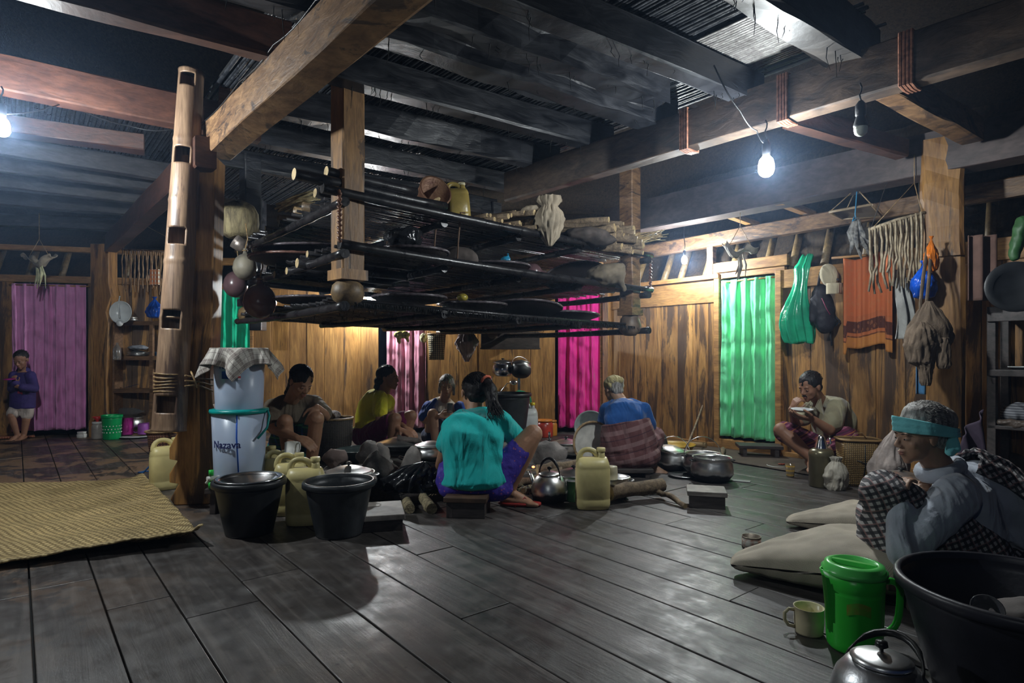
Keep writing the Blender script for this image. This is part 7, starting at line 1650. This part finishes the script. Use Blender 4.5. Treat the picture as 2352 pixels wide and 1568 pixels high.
# ---------------- old woman front right
def G_():
    f=Fig('elderly person with a turquoise headband, grey sweater and checked sarong, crouching at the right',G(2180,1340),SKO,1.0,.005)
    f.head(P(2112,1000,2.48),(-.97,.02,-.10),V((-.05,0,1)),.225,neck=P(2165,1085,2.5),jaw=.9)
    f.hair(HGR,cap=(.37,.43,.40),capc=(0,-.12,.20),strands=700,sl=(.12,.28),curl=.45,seed=3,extra=[('e',(0,-.38,.22),(.3,.28,.3)),('e',(0,-.1,.42),(.3,.34,.2))])
    # headband
    BND=cloth_mat('teal_band',(.20,.66,.70)); mb=MB(); h=f.hh
    def band(u,v):
        a=2*math.pi*u; y=-.10+.515*math.cos(a); x=.425*math.sin(a); z=.13+.13*math.cos(a)*1.0+(v-.5)*.27*(.75+.25*math.cos(a)); k=1+.012*math.sin(v*16+a*2)-.10*max(0,z-.2)
        return f.T(x*k,y*k-.02,z)
    mb.grid(band,80,14,wrap=True); mb.build('headband',BND,f.r,solid=.008)
    mb=MB(); mb.ell(f.T(-.26,-.42,.0),(.02,.02,.024)); mb.cap(f.T(-.28,-.40,-.02),f.T(-.35,-.28,-.26),.012,.02); mb.cap(f.T(-.3,-.42,-.02),f.T(-.37,-.38,-.22),.010,.015); f.cloth('headband_knot',mb,BND,.006,((.03,.03),),2)
    pel=P(2262,1262,2.55); torso(f.sk,[pel,P(2285,1210,2.58),P(2272,1150,2.58),P(2225,1105,2.55),P(2180,1090,2.52)],[.13,.12,.13,.12,.055],.7,(-.9,-.3,0))
    s1=P(2195,1140,2.36); e1=P(2078,1268,2.28); w1=P(2068,1165,2.36); s2=P(2185,1130,2.72); e2=P(2100,1250,2.75); w2=P(2082,1160,2.58)
    f.arm(s1,e1,w1); f.hand(w1,(.15,.25,.9),(-.9,-.25,.2),-1,.75,k=1.0); f.arm(s2,e2,w2); f.hand(w2,(.1,-.35,.85),(-.9,.2,.2),1,.8)
    h1=P(2240,1275,2.42); k1=P(2035,1140,2.42); a1=P(2060,1300,2.4); h2=P(2240,1270,2.68); k2=P(2030,1130,2.68); a2=P(2055,1280,2.68)
    f.leg(h1,k1,a1); f.foot(a1+V((0,0,.03)),(-1,0,0)); f.leg(h2,k2,a2); f.foot(a2+V((0,0,.03)),(-1,0,0)); f.done()
    SW=cloth_mat('grey_sweater',(.44,.48,.55),rough=.95,sheen=.3)
    mb=MB(); torso(mb,[P(2262,1245,2.55),P(2280,1205,2.57),P(2268,1150,2.57),P(2232,1115,2.55),P(2188,1095,2.52)],[.165,.17,.18,.155,.07],.78,(-.9,-.3,0)); mb.cap(s1,e1,.085,.062); mb.cap(e1,w1,.062,.052); mb.cap(s2,e2,.075,.06); mb.cap(e2,w2,.06,.05); mb.cap(P(2195,1105,2.5),s1,.06,.08)
    mb.cap(w1.lerp(e1,.02),w1.lerp(e1,.25),.043,.045); mb.cap(P(2225,1150,2.46),P(2240,1220,2.46),.10,.11)
    f.cloth('sweater',mb,SW,.008,((.035,.10),(.02,.05)))
    mb=MB(); n=22; c=P(2160,1078,2.5); mb.tube([c+V((.066*math.cos(2*math.pi*i/n)+.0,.066*math.sin(2*math.pi*i/n),.012*math.cos(2*math.pi*i/n)*2)) for i in range(n)],.026,10,closed=True,cap=False,flat=1.3); mb.build('collar',SW,f.r)
    CK=mat_plaid('check_sarong2',(.42,.40,.39),[(0,42,.02,.5,(.02,.02,.025),.90),(2,42,.02,.5,(.02,.02,.025),.90),(0,21,.7,.8,(.3,.16,.15),.6),(2,21,.7,.8,(.3,.16,.15),.6)],rot=(.2,.35,.3))
    mb=MB(); mb.cap(k1+V((.03,0,-.03)),P(2040,1265,2.44),.10,.12); mb.cap(k2+V((.03,0,-.03)),P(2035,1255,2.66),.10,.12); mb.cap(k1,h1,.10,.13); mb.cap(k2,h2,.1,.13); mb.ell(P(2240,1285,2.55),(.24,.23,.11)); mb.ell(P(2130,1300,2.52),(.24,.2,.07)); mb.ell(P(2040,1200,2.54),(.10,.17,.14)); mb.ell(P(2120,1250,2.55),(.16,.2,.1))
    f.cloth('sarong',mb,CK,.010,((.05,.10),(.03,.04)),5)
    # shawl part of the checked cloth over the back
    def sh(u,v):
        pts=[P(2200,1088,2.53),P(2232,1112,2.55),P(2268,1150,2.57),P(2283,1205,2.57),P(2268,1265,2.56),P(2235,1310,2.55)]
        t=u*(len(pts)-1); i=min(int(t),len(pts)-2); p=pts[i].lerp(pts[i+1],t-i); d=(pts[i+1]-pts[i]).normalized(); n=V((0,1,0)).cross(d); n=n if n.x>0 else -n
        an=math.radians(-78+150*v); k=(.55+.45*min(1,u*3)); R=(.165+.012*noise.noise(V((u*9,v*14,2)))+.008*math.sin(v*38+u*5))*(.75+.35*min(1,u*2.4))
        return p+n*R*math.cos(an)+V((0,R*1.22*math.sin(an)*k,0))
    mb=MB(); mb.grid(sh,50,24); mb.build('shawl',CK,f.r,solid=.008)
G_()
# ---------------- child
def H_():
    K=.62; f=Fig('small child in a dark purple hoodie and pale shorts standing before the pink curtain',(P(50,812,6.5).x,6.5,.03),SKD,K,.005)
    f.head(P(48,826,6.45),(.10,-.85,-.42),V((0,0,1)),.185,neck=P(50,850,6.52))
    f.hair(HBL,nape=False,strands=30,sl=(.03,.06),cap=(.35,.41,.37),capc=(0,-.10,.175))
    torso(f.sk,[P(52,930,6.52),P(52,900,6.52),P(52,868,6.52),P(50,852,6.52)],[.085,.085,.09,.04],.7,(0,-1,0))
    s1=P(32,862,6.5); e1=P(28,892,6.42); w1=P(36,878,6.33); s2=P(70,862,6.5); e2=P(78,892,6.45); w2=P(48,888,6.34)
    f.arm(s1,e1,w1); f.hand(w1,(.1,-.5,.6),(0,-.8,-.5),1,.9); f.arm(s2,e2,w2); f.hand(w2,(-.8,-.3,.2),(0,-.8,-.4),-1,.7)
    zf=.04+.045
    a1=V((P(40,0,6.46).x,6.46,zf)); a2=V((P(55,0,6.5).x,6.5,zf))
    f.leg(P(40,932,6.52),P(26,955,6.42),a1,r=(.085,.062,.055,.04)); f.foot(a1,(-.1,-1,0),.14); f.leg(P(62,932,6.52),P(60,965,6.5),a2,r=(.085,.062,.055,.04)); f.foot(a2,(.2,-1,0),.14); f.done()
    HD=mat_plain('purple_hoodie',(.05,.03,.17),.8,var=.2,vs=8,bmp=.3)
    mb=MB(); torso(mb,[P(52,936,6.52),P(52,905,6.52),P(52,870,6.52),P(51,855,6.52)],[.125,.125,.115,.06],.75,(0,-1,0)); mb.cap(s1,e1,.048,.045); mb.cap(e1,w1,.045,.038); mb.cap(s2,e2,.05,.047); mb.cap(e2,w2.lerp(e2,.15),.047,.04); mb.ell(P(54,852,6.6),(.075,.05,.05))
    f.cloth('hoodie',mb,HD,.006,((.02,.05),))
    text_mesh('Bug',.035,mat_plain('red_print2',(.5,.05,.08),.6),P(46,901,6.415)-V(f.r['_o']),(math.pi/2,0,0),f.r,'lettering',bold=True)
    mb=MB(); c=P(36,884,6.36); mb.ell(P(34,890,6.41),(.02,.012,.035)); mb.build('orange_print',mat_plain('orange_print',(.6,.22,.04),.6),f.r)
    mb=MB(); mb.ell(P(52,934,6.52),(.115,.09,.06)); mb.cap(P(40,935,6.52),P(30,950,6.45),.065,.06); mb.cap(P(62,935,6.52),P(62,952,6.51),.065,.06); f.cloth('shorts',mb,cloth_mat('pale_shorts',(.55,.47,.42)),.006,((.015,.04),))
    o=basin('small pink plate the child holds',P(22,872,6.27),.05,.01,MGP,(.1,0),name='plate',cat='plate')
H_()
